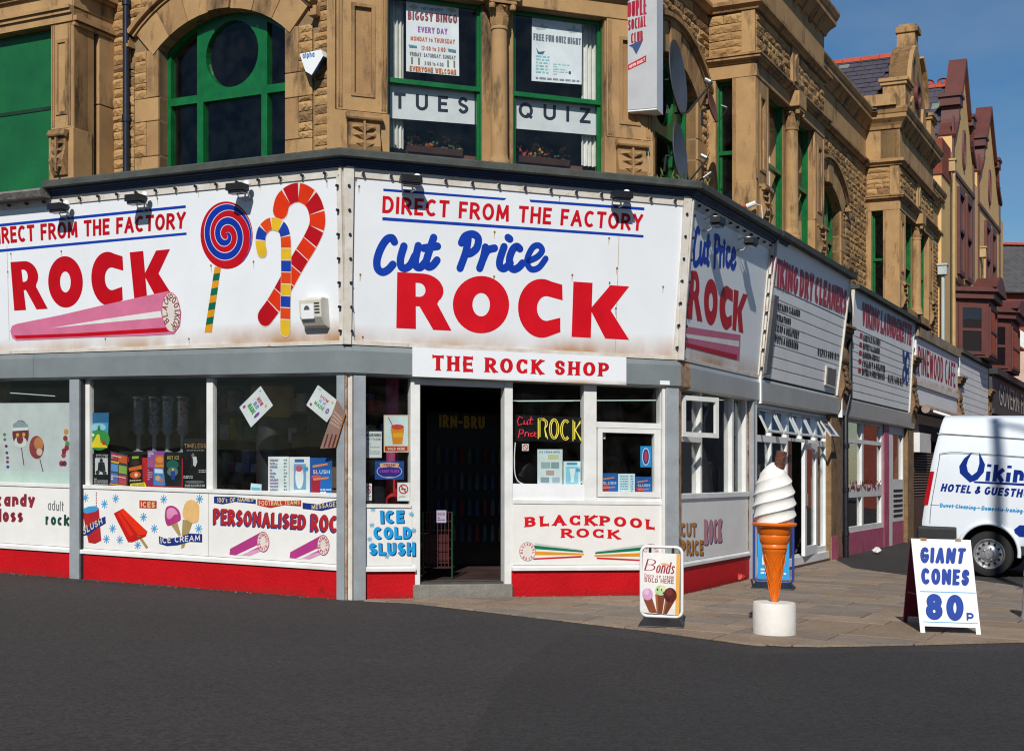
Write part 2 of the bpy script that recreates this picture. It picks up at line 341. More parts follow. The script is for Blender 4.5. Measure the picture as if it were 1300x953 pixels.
def lay(s,Wd,Hh,t,style='sans',gap=.22,con=1.,cap='b',space=.34):
    """set the string s into a Wd x Hh metre box; returns convex pieces"""
    pcs=[]; t=t*Hh; serif=style=='serif'
    fix=0;var=0
    for c in s:
        if c==' ': var+=space
        else: var+=G.get(c,G['O'])[0]*.9; fix+=t
    var+=gap*.9*(len(s)-1)
    k=(Wd-fix)/var if var>0 else 0
    if k<.15*Hh: k=max(k,.05*Hh)
    x=0;ly=0
    for c in s:
        if c==' ': x+=(space+gap*.9)*k; ly=(ly//1000+1)*1000; continue
        wd,st=G.get(c,G['O']); gw=wd*.9*k
        mp=lambda p:(x+t/2+p[0]*gw if wd>0 else x+t/2+(p[0]-.5)*t*.6,t/2*(con if con<1 else 1)+p[1]*(Hh-t*(con if con<1 else 1)))
        for P in st:
            butt=[mp(p) for p in P]
            # straight stems run to the full height
            def ext(a,b,yv):
                d=math.hypot(a[0]-b[0],a[1]-b[1]) or 1
                if abs(a[1]-b[1])/d>.35 and cap=='b': e=t/2*(con if con<1 else 1)*d/abs(a[1]-b[1]); return (a[0]+(a[0]-b[0])/d*e,a[1]+(a[1]-b[1])/d*e)
                if abs(a[1]-b[1])/d<.05 and cap=='b': return (a[0]+(a[0]-b[0])/d*t/2,a[1])
                return a
            if len(P)<=5 or c in 'UJ':
                q0=ext(butt[0],butt[1],P[0][1]) if P[0][1] in (0,1,XH) or abs(P[0][1]-P[1][1])<.01 else butt[0]
                q1=ext(butt[-1],butt[-2],P[-1][1]) if P[-1][1] in (0,1,XH) or abs(P[-1][1]-P[-2][1])<.01 else butt[-1]
                butt[0],butt[-1]=q0,q1
            ribbon(butt,t,con,cap,pcs,ly); ly+=1
            if serif:
                for e,f,pp in ((butt[0],butt[1],P[0]),(butt[-1],butt[-2],P[-1])):
                    dx,dy=e[0]-f[0],e[1]-f[1]; l=math.hypot(dx,dy)
                    if abs(dy)/l>.5 and (pp[1]<=.01 or pp[1]>=.99):
                        sg=1 if dy>0 else -1; sw=t*.82; sh=t*.42
                        pcs.append(([(e[0]-sw,e[1]),(e[0]-t*.42,e[1]-sg*sh),(e[0]+t*.42,e[1]-sg*sh),(e[0]+sw,e[1])],ly)); ly+=1
                    elif abs(dx)/l>.7 and c in 'ELTFZ':
                        sv=t*.5; sg=1 if dx>0 else -1
                        pcs.append(([(e[0],e[1]-sv),(e[0],e[1]+sv),(e[0]-sg*t*.5,e[1]+t*con*.4),(e[0]-sg*t*.5,e[1]-t*con*.4)],ly)); ly+=1
                    elif c in 'CSG' and len(P)>8:
                        pcs.append(([(e[0]+t*.42,e[1]-t*.55),(e[0]+t*.42,e[1]+t*.55),(e[0]-t*.42,e[1]+t*.3),(e[0]-t*.42,e[1]-t*.3)],ly)); ly+=1
        x+=t+gw+gap*.9*k
    return pcs
def put(mb,fr,pcs,fn,w,mat):
    i=mb.mi(mat)
    for P,ly in pcs:
        b=len(mb.v); q=[fn(a,c) for a,c in P]
        ar=sum(q[k][0]*q[(k+1)%len(q)][1]-q[(k+1)%len(q)][0]*q[k][1] for k in range(len(q)))
        if ar<0: q=q[::-1]
        mb.v+=[fr.pt(a,c,w+ly*.00012) for a,c in q]; mb.f.append(list(range(b,b+len(q)))); mb.m.append(i)
def text(mb,fr,s,quad,t,mat,w=.003,px=True,arcz=0,shear=0,**kw):
    """quad: top-left, top-right, bottom-right, bottom-left (photo pixels on the plane, or (u,z))"""
    q=[fr.px(*p) for p in quad] if px else quad
    Wd=(math.hypot(q[1][0]-q[0][0],q[1][1]-q[0][1])+math.hypot(q[2][0]-q[3][0],q[2][1]-q[3][1]))/2
    Hh=(math.hypot(q[3][0]-q[0][0],q[3][1]-q[0][1])+math.hypot(q[2][0]-q[1][0],q[2][1]-q[1][1]))/2
    pcs=lay(s,Wd,Hh,t,**kw)
    def fn(a,b):
        b2=b/Hh; a2=a/Wd+shear*(b2-.5)*Hh/Wd; b2=b2+arcz*(1-(2*a2-1)**2)
        return tuple((q[3][c]*(1-a2)+q[2][c]*a2)*(1-b2)+(q[0][c]*(1-a2)+q[1][c]*a2)*b2 for c in (0,1))
    i0=0; words=[]              # every word is an object of its own
    for k,(P,ly) in enumerate(pcs):
        if k==0 or ly>=1000*(len(words)): words.append([])
        words[-1].append((P,ly%1000))
    for wd in words: mb.seg.append(len(mb.f)); put(mb,fr,wd,fn,w,mat)
def strokes(mb,fr,sts,t,mat,w=.003,cap='r',px=True,n=6,con=1.):
    """free brush strokes through photo points; t in metres"""
    pcs=[]
    for i,st in enumerate(sts):
        P=[fr.px(*p) for p in st] if px else st
        ribbon(catm(P,n) if len(P)>2 else P,t,con,cap,pcs,i)
    put(mb,fr,pcs,lambda a,b:(a,b),w,mat)
def word(mb): mb.seg.append(len(mb.f))
def ppoly(mb,fr,pts,w,mat,px=True):
    loops=pts if isinstance(pts[0][0],(tuple,list)) else [pts]
    mb.sheet(fr,[[fr.px(*p) for p in l] for l in loops] if px else loops,w,mat)
# ---------------------------------------------------------------- surface materials
stone=M('dressed_sandstone',(.38,.225,.095),.85,.0,2.2,.22,70,col2=(.25,.145,.065),stain=('#3a2d20',.50,1.6,(1.8,1.8,.5)))
stone2=M('dressed_sandstone_pale',(.42,.258,.112),.85,.0,2.6,.2,70,col2=(.30,.18,.082),stain=('#42331f',.535,2.0,(1.8,1.8,.5)))
rock=M('rock_faced_sandstone',(.40,.238,.095),.9,.0,4.5,.6,36,col2=(.27,.15,.06))
rockd=M('rock_faced_sandstone_sooty',(.27,.16,.07),.9,.0,4.5,.9,28,col2=(.15,.09,.042))
rockb=M('rock_faced_sandstone_buff',(.44,.28,.12),.9,.0,4.5,.6,36,col2=(.33,.19,.075))
mortar=M('lime_mortar',(.22,.15,.08),.95,.2,6.,.3,60)
green=M('green_gloss_paint',(.003,.108,.025),.32,.25,5.,.1,60,spec=.5)
greenb=M('green_board_paint',(.005,.115,.032),.45,.35,1.6,.08,30,spec=.4,col2=(.004,.075,.024))
white=M('white_gloss_paint',(.72,.73,.72),.4,.0,4.,.06,50,col2=(.60,.60,.57),stain=('#7c6a52',.66,3.,(1,1,.5)))
upvc=M('white_plastic_frame',(.74,.76,.77),.3,.06,4.)
signw=M('white_sign_panel',(.74,.77,.80),.38,.0,1.6,.03,20,col2=(.69,.72,.75),stain=('#9a8b78',.70,2.2,(1.5,1.5,.35)))
def bottom_dirt(m,col,reach,amt=1.):
    nt=m.node_tree; b=nt.nodes['Principled BSDF']; N=nt.nodes.new; Lk=nt.links.new
    src=b.inputs['Base Color'].links[0].from_socket
    tc=N('ShaderNodeTexCoord'); sx=N('ShaderNodeSeparateXYZ'); Lk(tc.outputs['Generated'],sx.inputs[0])
    mr=N('ShaderNodeMapRange'); mr.inputs[1].default_value=0; mr.inputs[2].default_value=reach; mr.inputs[3].default_value=1; mr.inputs[4].default_value=0; Lk(sx.outputs[2],mr.inputs[0])
    g=N('ShaderNodeNewGeometry'); mp=N('ShaderNodeMapping'); mp.inputs['Scale'].default_value=(.9,.9,.5); Lk(g.outputs['Position'],mp.inputs[0])
    nz=N('ShaderNodeTexNoise'); nz.inputs['Scale'].default_value=2.2; nz.inputs['Detail'].default_value=7; Lk(mp.outputs[0],nz.inputs['Vector'])
    r2=N('ShaderNodeMapRange'); r2.inputs[1].default_value=.25; r2.inputs[2].default_value=.62; r2.inputs[4].default_value=amt; Lk(nz.outputs['Fac'],r2.inputs[0])
    mu=N('ShaderNodeMath'); mu.operation='MULTIPLY'; Lk(mr.outputs[0],mu.inputs[0]); Lk(r2.outputs[0],mu.inputs[1])
    mx=N('ShaderNodeMix'); mx.data_type='RGBA'; Lk(mu.outputs[0],mx.inputs[0]); Lk(src,mx.inputs[6]); mx.inputs[7].default_value=(*lin(col),1); Lk(mx.outputs[2],b.inputs['Base Color'])
bottom_dirt(signw,'#a98058',.15,1.25)
trimw=M('rust_stained_white_trim',(.66,.64,.60),.5,.0,5.,.08,50,col2=(.52,.46,.38),stain=('#7a4c2a',.60,4.,(1,1,1)))
boxg=M('grey_shutter_box',(.235,.265,.27),.42,.0,2.,.05,14,col2=(.19,.215,.22),stain=('#5d5a50',.66,1.6,(1.2,1.2,4)),metal=.25)
postg=M('grey_aluminium_post',(.36,.39,.41),.4,.14,4.,.03,40,metal=.35)
rust=M('rusted_steel',(.28,.12,.04),.85,.0,7.,.4,50,col2=(.45,.36,.26),stain=('#5a2b12',.52,6.,(1,1,1)))
redp=M('red_masonry_paint',(.50,.004,.009),.6,.0,2.,.25,30,col2=(.39,.003,.007),stain=('#5a1410',.62,4.,(1,1,1)),spec=.2)
bottom_dirt(redp,'#4a3029',.45,.8)
capm=M('grey_felt_capping',(.055,.062,.056),.8,.3,6.,.3,60)
navy=M('navy_fascia_paint',(.008,.022,.07),.45,.25,3.)
black=M('black_plastic',(.012,.013,.016),.45,.25,8.)
steel=M('bare_steel',(.5,.5,.5),.3,.1,6.,metal=.9)
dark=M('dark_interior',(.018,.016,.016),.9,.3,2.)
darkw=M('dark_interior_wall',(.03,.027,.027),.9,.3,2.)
slate=M('roof_slate',(.075,.066,.085),.6,.35,3.,.2,40,col2=(.05,.045,.06))
slateg=M('roof_slate_green',(.16,.19,.17),.6,.2,3.,.2,40)
redtile=M('red_ridge_tile',(.36,.06,.03),.75,.2,6.,.2,40)
gshop=glassmat('shop_window_glass',(.965,.98,.97),.012,.6,.0,.008)
gup=glassmat('old_window_glass',(.95,.97,.965),.03,.6,.0,.015)
guns=glassmat('street_window_glass',(.95,.97,.96),.035,.9,.0,.015)

# ---------------------------------------------------------------- ground
tarmac=M('asphalt',(.045,.040,.0385),.84,.0,.45,.8,150,det=12,col2=(.031,.028,.027),stain=('#544f4b',.62,2.5,(.5,2.,1)),speck=(42,.42),stretch=(.3,1,1))
tarmac2=M('asphalt_old',(.062,.058,.056),.88,.0,1.2,.55,120,det=9,col2=(.045,.041,.04))
def flat(name,poly,z,mat,kind='structure',parent=None):
    mb=MB(); tr=tessellate_polygon([[Vector((a,b,0)) for a,b in poly]])
    fs=[]
    for t in tr:
        (x0,y0),(x1,y1),(x2,y2)=[poly[i] for i in t]
        fs.append(t if (x1-x0)*(y2-y0)-(x2-x0)*(y1-y0)>0 else (t[0],t[2],t[1]))
    mb.add([Wp(a,b,z) for a,b in poly],fs); o=mb.build(name,mat,parent); o['kind']=kind; return o
flat('ground',[(-260,-260),(260,-260),(260,320),(-260,320)],0,tarmac)
def clip(sub,cell):
    out=sub
    n=len(cell)
    for i in range(n):
        a,b=cell[i],cell[(i+1)%n]; inp=out; out=[]
        if not inp: break
        sd=lambda p:(b[0]-a[0])*(p[1]-a[1])-(b[1]-a[1])*(p[0]-a[0])
        for k in range(len(inp)):
            p,q=inp[k-1],inp[k]; sp,sq=sd(p),sd(q)
            if (sp>=0)!=(sq>=0):
                t=sp/(sp-sq); out.append((p[0]+(q[0]-p[0])*t,p[1]+(q[1]-p[1])*t))
            if sq>=0: out.append(q)
    return out
near=[gnd(x,y) for x,y in ((462,763.5),(520,766),(600,775),(700,787),(820,801),(900,812),(960,820),(1040,821.5),(1150,819.5),(1300,815.5),(1420,806))]
far=[gnd(1460,756),gnd(1298,745.5),gnd(1242,738),gnd(1150,731),gnd(1082,722),R.at(7.9,.04)]
PAVE=near+far+[R.at(0,.04),F.at(.25,.03)]
pavement=flat('pavement',PAVE,.004,M('paving_bed',(.085,.07,.055),.95,.3,8.,.4,70))
flagm=[M('flagstone_%d'%i,c,.85,.0,2.4,.45,60,col2=tuple(x*.72 for x in c),stain=('#2f2a25',.62,2.4,(1,1,1)),speck=(60,.16)) for i,c in enumerate(((.27,.21,.155),(.22,.175,.135),(.30,.225,.16),(.23,.19,.15),(.26,.19,.13)))]
def flags():
    rr=random.Random(3); O=PB; row=0; y=-8.5
    while y<7.5:
        h=rr.choice((.46,.52,.6)); x=-9+rr.random()
        while x<9:
            l=rr.choice((.55,.65,.75,.9,1.0)); g=.006
            # courses run with the left-hand street
            cell=[(O[0]+a*dL[0]+b*dR[0],O[1]+a*dL[1]+b*dR[1]) for a,b in ((x+g,y+g),(x+l-g,y+g),(x+l-g,y+h-g),(x+g,y+h-g))]
            p=clip(PAVE,cell)
            if len(p)>2:
                ar=abs(sum(p[i][0]*p[(i+1)%len(p)][1]-p[(i+1)%len(p)][0]*p[i][1] for i in range(len(p))))/2
                if ar>.015:
                    dz=rr.uniform(0,.004); cx=sum(q[0] for q in p)/len(p); cy=sum(q[1] for q in p)/len(p)
                    tx,ty=rr.uniform(-.004,.004),rr.uniform(-.004,.004)
                    A2=sum(p[i][0]*p[(i+1)%len(p)][1]-p[(i+1)%len(p)][0]*p[i][1] for i in range(len(p)))
                    if A2<0:p=p[::-1]
                    n=len(p); mb=MB()
                    ins=[(q[0]+(cx-q[0])*.012,q[1]+(cy-q[1])*.012) for q in p]
                    zz=lambda q:.016+dz+tx*(q[0]-cx)+ty*(q[1]-cy)
                    mb.add([Wp(q[0],q[1],.003) for q in p]+[Wp(q[0],q[1],zz(q)-.004) for q in p]+[Wp(q[0],q[1],zz(q)) for q in ins],
                        [(i,(i+1)%n,n+(i+1)%n,n+i) for i in range(n)]+[(n+i,n+(i+1)%n,2*n+(i+1)%n,2*n+i) for i in range(n)]+[tuple(range(2*n,3*n))])
                    mb.build('flagstone',rr.choice(flagm),pavement)
            x+=l
        y+=h; row+=1
flags()
flat('road_patch',[gnd(x,y) for x,y in ((560,1010),(640,858),(716,803),(830,812),(960,830),(1300,826),(1500,815),(1700,1010))],.004,M('asphalt_patch',(.039,.036,.0355),.86,.0,.6,.8,150,det=12,col2=(.027,.025,.025),stain=('#443f3c',.62,6.,(1,1,1)),speck=(48,.38)))
# grit and leaf dust gathered along the foot of the shop
mb=MB(); rr=random.Random(12); gm=[M('grit_%d'%i,c,.9,.2,9.) for i,c in enumerate(((.16,.14,.12),(.09,.075,.06),(.25,.22,.18)))]
for k in range(420):
    fr,u=(L,rr.uniform(-5.9,-.1)) if k<260 else ((F,rr.uniform(.1,4.1)) if k<360 else (R,rr.uniform(.1,3.3)))
    p=fr.pt(u,.004 if k<260 else .02,.02+abs(rr.gauss(0,.07))); s=rr.uniform(.004,.014)
    mb.add([p+Vector((s*rr.uniform(-1,1),s*rr.uniform(-1,1),0)),p+Vector((s,0,0)),p+Vector((0,s,0)),p+Vector((0,0,s*.8))],[(0,1,3),(1,2,3),(2,0,3)],rr.choice(gm))
q=mb.build('wall_foot_grit',None,None); q['kind']='stuff'; q['label']='grit and dust gathered along the foot of the shop front'
# ---------------------------------------------------------------- stone building helpers
def prism(mb,foot,z0,z1,mat=None):
    ar=sum(foot[i][0]*foot[(i+1)%len(foot)][1]-foot[(i+1)%len(foot)][0]*foot[i][1] for i in range(len(foot)))
    if ar<0: foot=foot[::-1]
    n=len(foot)
    tr=tessellate_polygon([[Vector((a,b,0)) for a,b in foot]]); top=[]
    for t in tr:
        (x0,y0),(x1,y1),(x2,y2)=[foot[i] for i in t]
        top.append(t if (x1-x0)*(y2-y0)-(x2-x0)*(y1-y0)>0 else (t[0],t[2],t[1]))
    mb.add([Wp(a,b,z0) for a,b in foot]+[Wp(a,b,z1) for a,b in foot],[(i,(i+1)%n,n+(i+1)%n,n+i) for i in range(n)]+[tuple(n+i for i in t) for t in top]+[tuple(t[::-1]) for t in top],mat)
    return mb
def meet(fa,wa,fb,wb):
    """plan point where plane fa at offset wa meets plane fb at offset wb"""
    a,b=fa.at(0,wa),fb.at(0,wb); d,e=fa.d,fb.d
    det=d[0]*-e[1]+e[0]*d[1]; t=((b[0]-a[0])*-e[1]+e[0]*(b[1]-a[1]))/det
    return (a[0]+t*d[0],a[1]+t*d[1])
def rockmesh(seed):
    r=random.Random(seed); nx,nz=6,4; vs=[];fs=[]
    for j in range(nz):
        for i in range(nx):
            x=-.5+i/(nx-1);z=-.5+j/(nz-1); e=i in(0,nx-1) or j in(0,nz-1)
            y=-.30-r.random()*.15 if e else -.62-r.random()*.42+.2*abs(z)
            vs.append((x+(0 if e else r.uniform(-.05,.05)),y,z+(r.uniform(-.02,.02) if e else r.uniform(-.09,.09))))
    nf=len(vs)
    rim=[i for i in range(nx)]+[j*nx+nx-1 for j in range(1,nz)]+[(nz-1)*nx+i for i in range(nx-2,-1,-1)]+[j*nx for j in range(nz-2,0,-1)]
    for k in rim: vs.append((vs[k][0],0,vs[k][2]))
    fs=[(j*nx+i,j*nx+i+1,(j+1)*nx+i+1,(j+1)*nx+i) for j in range(nz-1) for i in range(nx-1)]
    n=len(rim); fs+=[(rim[(k+1)%n],rim[k],nf+k,nf+(k+1)%n) for k in range(n)]
    return vs,fs
RV=[rockmesh(i) for i in range(9)]
RMESH=[]
for i,(vs_,fs_) in enumerate(RV):
    for m in (rock,rockb,rock,rockb,rockd):
        me=bpy.data.meshes.new('stone'); me.from_pydata(vs_,[],fs_); me.materials.append(m); RMESH.append(me)
def rubble(fr,parent,u0,u1,z0,z1,keep=None,singles=True,dep=.055,ch=(.11,.165),seed=1):
    """courses of rock-faced blocks; keep(u,z) says where they stand"""
    r=random.Random(seed); z=z0; mb=MB()
    while z<z1-.03:
        h=min(r.uniform(*ch),z1-z)
        if z1-z-h<.05: h=z1-z
        # runs of kept wall along this course
        N=max(8,int((u1-u0)/.03)); run=None; runs=[]
        for i in range(N+1):
            u=u0+(u1-u0)*i/N; k=keep is None or (keep(u,z+.01) and keep(u,z+h-.01))
            if k and run is None: run=u
            if (not k or i==N) and run is not None:
                if u-run>.05: runs.append((run,u))
                run=None
        for a,b in runs:
            x=a
            while x<b-.02:
                l=r.uniform(.17,.55); 
                if b-x-l<.12: l=b-x
                sc=(l-.010,dep*r.uniform(.7,1.25),h-.010)
                if singles:
                    inst('stone',r.choice(RMESH),parent,fr,x+l/2,z+h/2,-.005,sc)
                else:
                    vs_,fs_=r.choice(RV); mb.add([fr.pt(x+l/2+v[0]*sc[0],z+h/2+v[2]*sc[2],-.005-v[1]*sc[1]) for v in vs_],fs_,r.choice((rock,rock,rockb,rockb,rockd)))
                x+=l
        z+=h
    if not singles and mb.v:
        o=mb.build('rubble_facing',None,parent); o['kind']='stuff'
PANEI=[0]
def pane(parent,fr,loop,w,mat=None):
    return MB().slab(fr,loop,w-.004,w,).build('pane',mat or gup,parent)
CB=thing('corner_building','two storey golden sandstone corner building with green window frames above the rock shop','building',Wp(*PA,0))
WZ0,WZT=5.02,9.35
def arch_unit(fr,uc,u0,u1,singles,detail=True,seed=1,ztop=8.15,rdep=.05):
    """wall bay with a segmental-headed window; fr lies in the wall face"""
    hw,zs,zi=1.0,6.80,7.16; rad=(hw*hw+(zi-zs)**2)/(2*(zi-zs)); zc_=zi-rad; half=math.asin(hw/rad)
    A=[(uc+rad*math.sin(half-2*half*i/16),zc_+rad*math.cos(half-2*half*i/16)) for i in range(17)]   # right to left
    opening=[(uc-hw,WZ0+.15),(uc+hw,WZ0+.15)]+A
    wall=MB().slab(fr,[rect(u0,WZ0,u1,WZT),opening],-.36,-.02).build('wall',mortar,CB)
    # voussoirs
    n=7; r1=rad+.40
    ext=half+.07
    for k in range(n):
        a0=-ext+2*ext*k/n+.003; a1=-ext+2*ext*(k+1)/n-.003; key=k==n//2
        rr=r1+(.06 if key else 0); pr=.055 if key else .025
        lo=[(uc+rad*math.sin(a1),zc_+rad*math.cos(a1)),(uc+rr*math.sin(a1),zc_+rr*math.cos(a1)),(uc+rr*math.sin((a0+a1)/2),zc_+rr*math.cos((a0+a1)/2)),(uc+rr*math.sin(a0),zc_+rr*math.cos(a0)),(uc+rad*math.sin(a0),zc_+rad*math.cos(a0)),(uc+rad*math.sin((a0+a1)/2),zc_+rad*math.cos((a0+a1)/2))]
        MB().slab(fr,lo,-.22,pr).build('voussoir',stone if k%2 else stone2,wall,bevel=.008)
    # hood mould
    mb=MB()
    for k in range(16):
        a0=-ext-.02+2*(ext+.02)*k/16; a1=a0+2*(ext+.02)/16
        for ra,rb,pr in ((r1+.005,r1+.05,.05),(r1+.05,r1+.11,.10)):
            mb.slab(fr,[(uc+ra*math.sin(a1),zc_+ra*math.cos(a1)),(uc+rb*math.sin(a1),zc_+rb*math.cos(a1)),(uc+rb*math.sin(a0),zc_+rb*math.cos(a0)),(uc+ra*math.sin(a0),zc_+ra*math.cos(a0))],-.02,pr)
    for sg in (-1,1):       # little carved stops at the hood's feet
        a=sg*(ext+.05); cu,cz=uc+(r1+.06)*math.sin(a),zc_+(r1+.06)*math.cos(a)-.06
        if cu<u0+.05 or cu>u1-.05: continue
        for q in range(3): mb.box(fr,cu-.06+.02*q,cu+.06-.015*q,cz-.07+.045*q,cz-.03+.045*q,-.02,.11-.02*q)
    mb.build('hood_mould',stone,wall)
    # jamb stones, long and short
    J=[]
    for sg in (-1,1):
        z=WZ0+.12; long=True
        rr=random.Random(seed*3+sg)
        while z<zs-.02:
            h=.30 if long else rr.uniform(.44,.56)
            if zs-z-h<.16: h=zs-z
            wd=.40 if long else .20
            a,b=(uc+hw,uc+hw+wd) if sg>0 else (uc-hw-wd,uc-hw)
            MB().box(fr,max(a,u0),min(b,u1),z+.004,z+h-.004,-.3,.014).build('jamb_stone',stone2 if long else stone,wall,bevel=.008)
            J.append((sg,z,z+h,wd)); z+=h; long=not long
    def keep(u,z):
        du=u-uc
        if z<zs-.005:
            if abs(du)<hw: return False
            return abs(du)>hw+.408
        rr_=math.hypot(du,z-zc_)
        return not (rr_<r1+.12 and z>=zs-.1 and abs(du)<r1*math.sin(ext)+.12)
    rubble(fr,wall,u0,u1,WZ0+.1,ztop,keep,singles,seed=seed,dep=rdep,ch=(.085,.15))
    for q,(sg,z0,z1,wd) in enumerate(J):        # short jamb stones leave a strip of rubble beside them
        if wd<.3:
            a,b=(uc+hw+wd,uc+hw+.405) if sg>0 else (uc-hw-.405,uc-hw-wd)
            if a>=u0 and b<=u1: rubble(fr,wall,a,b,z0,z1,None,singles,seed=seed+q+50,dep=rdep,ch=(.085,.15))
    # window
    fo=[(uc-hw+.0,WZ0+.16),(uc+hw,WZ0+.16)]+A
    rr2=rad-.055
    def top(x): return zc_+math.sqrt(max(.01,rr2*rr2-(x-uc)**2))
    c0,c1=-.41,.51; l0,l1=-.945,-.51; r0,r1_=.60,.945
    zr0,zr1=6.10,6.20
    holes=[rect(uc+l0,5.26,uc+l1,zr0),rect(uc+c0,5.26,uc+c1,zr0),rect(uc+r0,5.26,uc+r1_,zr0),circ(uc+.05,6.655,.415,36)]
    for a,b in ((l0,l1),(r0,r1_)):
        holes.append([(uc+a,zr1),(uc+b,zr1)]+[(uc+b+(a-b)*i/6,top(uc+b+(a-b)*i/6)) for i in range(7)])
    w=MB().slab(fr,[fo]+holes,-.26,-.16).build('window',green,CB)
    for h in holes:
        pane(w,fr,[(a,b) for a,b in h],-.21)
    return wall
def column(fr,uc,wc,z0,z1,r,parent):
    c=fr.at(uc,wc)
    prof=[(r*1.35,z0),(r*1.35,z0+.05),(r*1.22,z0+.07),(r*1.28,z0+.11),(r*1.05,z0+.15),(r,z0+.2),(r*.97,(z0+z1)/2),(r*.92,z1-.33),(r*1.04,z1-.32),(r*1.04,z1-.29),(r*.92,z1-.28)]
    o=MB().lathe(c,prof,28).build('column',stone2,parent,smooth=40)
    mb=MB().lathe(c,[(r*.9,z1-.28),(r*.95,z1-.2),(r*1.15,z1-.1),(r*1.5,z1-.05)],20)
    for ring,(zb,h,ro) in enumerate(((z1-.28,.13,1.18),(z1-.2,.14,1.5))):      # two tiers of curling leaves
        for k in range(8):
            a=2*math.pi*(k+.5*ring)/8; ca,sa=math.cos(a),math.sin(a); ta=(-sa,ca)
            pts=[(.92,0,.40),(1.08,.4,.42),(1.18,.75,.34),(ro,1.,.2),(ro*1.06,.86,.08)]
            vs=[]
            for rr,t,wd in pts:
                for sg in (-1,1): vs.append(Wp(c[0]+r*(rr*ca+sg*wd*ta[0]),c[1]+r*(rr*sa+sg*wd*ta[1]),zb+h*t))
            mb.add(vs,[(2*i,2*i+1,2*i+3,2*i+2) for i in range(4)])
    for sx in (-1,1):               # volutes
        for sw in (-1,1):
            p=fr.at(uc+sx*r*1.25,wc+sw*r*1.25); 
            mb.lathe(p,[(.01,z1-.11),(r*.35,z1-.1),(r*.4,z1-.06),(r*.3,z1-.03)],10)
    mb.box(fr,uc-r*1.6,uc+r*1.6,z1-.035,z1,wc-r*1.6,wc+r*1.6)
    mb.build('capital',stone,o,smooth=45)
    return o
def console(fr,u0,u1,z0,z1,w,parent):
    """foot bracket of a pier: scroll roll over a curling leaf"""
    um=(u0+u1)/2; h=z1-z0
    mb=MB().sweep(fr,[(w,z0),(w+.03,z0),(w+.10,z0+h*.3),(w+.045,z0+h*.62),(w+.06,z1-.06),(w,z1-.06)],u0,u1)
    mb.box(fr,u0-.02,u1+.02,z1-.06,z1-.02,w,w+.09); 
    pts=[fr.pt(u0-.025,z1-.075,w+.07),fr.pt(u1+.025,z1-.075,w+.07)]; mb.tube(pts,.035,10)
    for sg in (-1,1):
        for k in range(4):
            zz=z0+h*(.08+.17*k); a=um+sg*.015; b=um+sg*(u1-u0)*.40
            wz=w+.105-abs(k-1.4)*.016
            mb.add([fr.pt(a,zz,wz-.01),fr.pt(b,zz+.045,wz-.035),fr.pt(b-sg*.015,zz+.085,wz-.03),fr.pt(a,zz+.06,wz+.012),fr.pt((a+b)/2,zz+.045,wz+.022)],[(0,1,4),(1,2,4),(2,3,4),(3,0,4)] if sg>0 else [(1,0,4),(2,1,4),(3,2,4),(0,3,4)])
    mb.box(fr,um-.012,um+.012,z0+.03,z1-.12,w+.02,w+.10)
    return mb.build('console',stone,parent)
def pier(fr,u0,u1,depth,z1=7.2,parent=None,panel=True,foot=True):
    o=MB().box(fr,u0,u1,WZ0,z1,-depth,-.03).build('pier',stone,parent or CB)
    wd=u1-u0
    if panel:
        pu0,pu1=u0+wd*.36,u1-wd*.32
        MB().slab(fr,[rect(u0+.02,5.72,u1-.02,z1),rect(pu0,5.93,pu1,z1-.25)],-.03,.0).build('panel_frame',stone2,o,bevel=.012)
        MB().slab(fr,[rect(pu0-.04,5.89,pu1+.04,z1-.21),rect(pu0,5.93,pu1,z1-.25)],-.005,.014).build('panel_bead',stone,o)
        mb=MB()
        for a in (u0+.045,u0+.075,u1-.075,u1-.045): mb.box(fr,a-.008,a+.008,5.75,z1-.02,-.01,.012)
        mb.build('reeding',stone,o)
    else: MB().box(fr,u0+.02,u1-.02,5.72,z1,-.04,.0).build('facing',stone2,o,bevel=.01)
    MB().box(fr,u0-.012,u1+.012,WZ0,5.71,-depth*.9,.012).build('base_block',stone2,o,bevel=.008)
    if foot: console(fr,u0+wd*.22,u1-wd*.18,5.12,5.70,.012,o)
    return o
def sash(fr,u0,u1,z0,z1,parent,zm=6.165,name='window',mat=None):
    f=.05
    w=MB().slab(fr,[rect(u0,z0,u1,z1),rect(u0+f,z0+f+.02,u1-f,zm-.03),rect(u0+f,zm+.03,u1-f,z1-f)],-.20,-.15)
    w.box(fr,u0,u1,zm-.028,zm+.028,-.15,-.12)
    w.box(fr,u0,u0+.018,z0,z1,-.15,-.11); w.box(fr,u1-.018,u1,z0,z1,-.15,-.11)
    o=w.build(name,mat or green,parent)
    pane(o,fr,rect(u0+f,zm+.02,u1-f,z1-f),-.168); pane(o,fr,rect(u0+f,z0+f+.02,u1-f,zm),-.19)
    return o
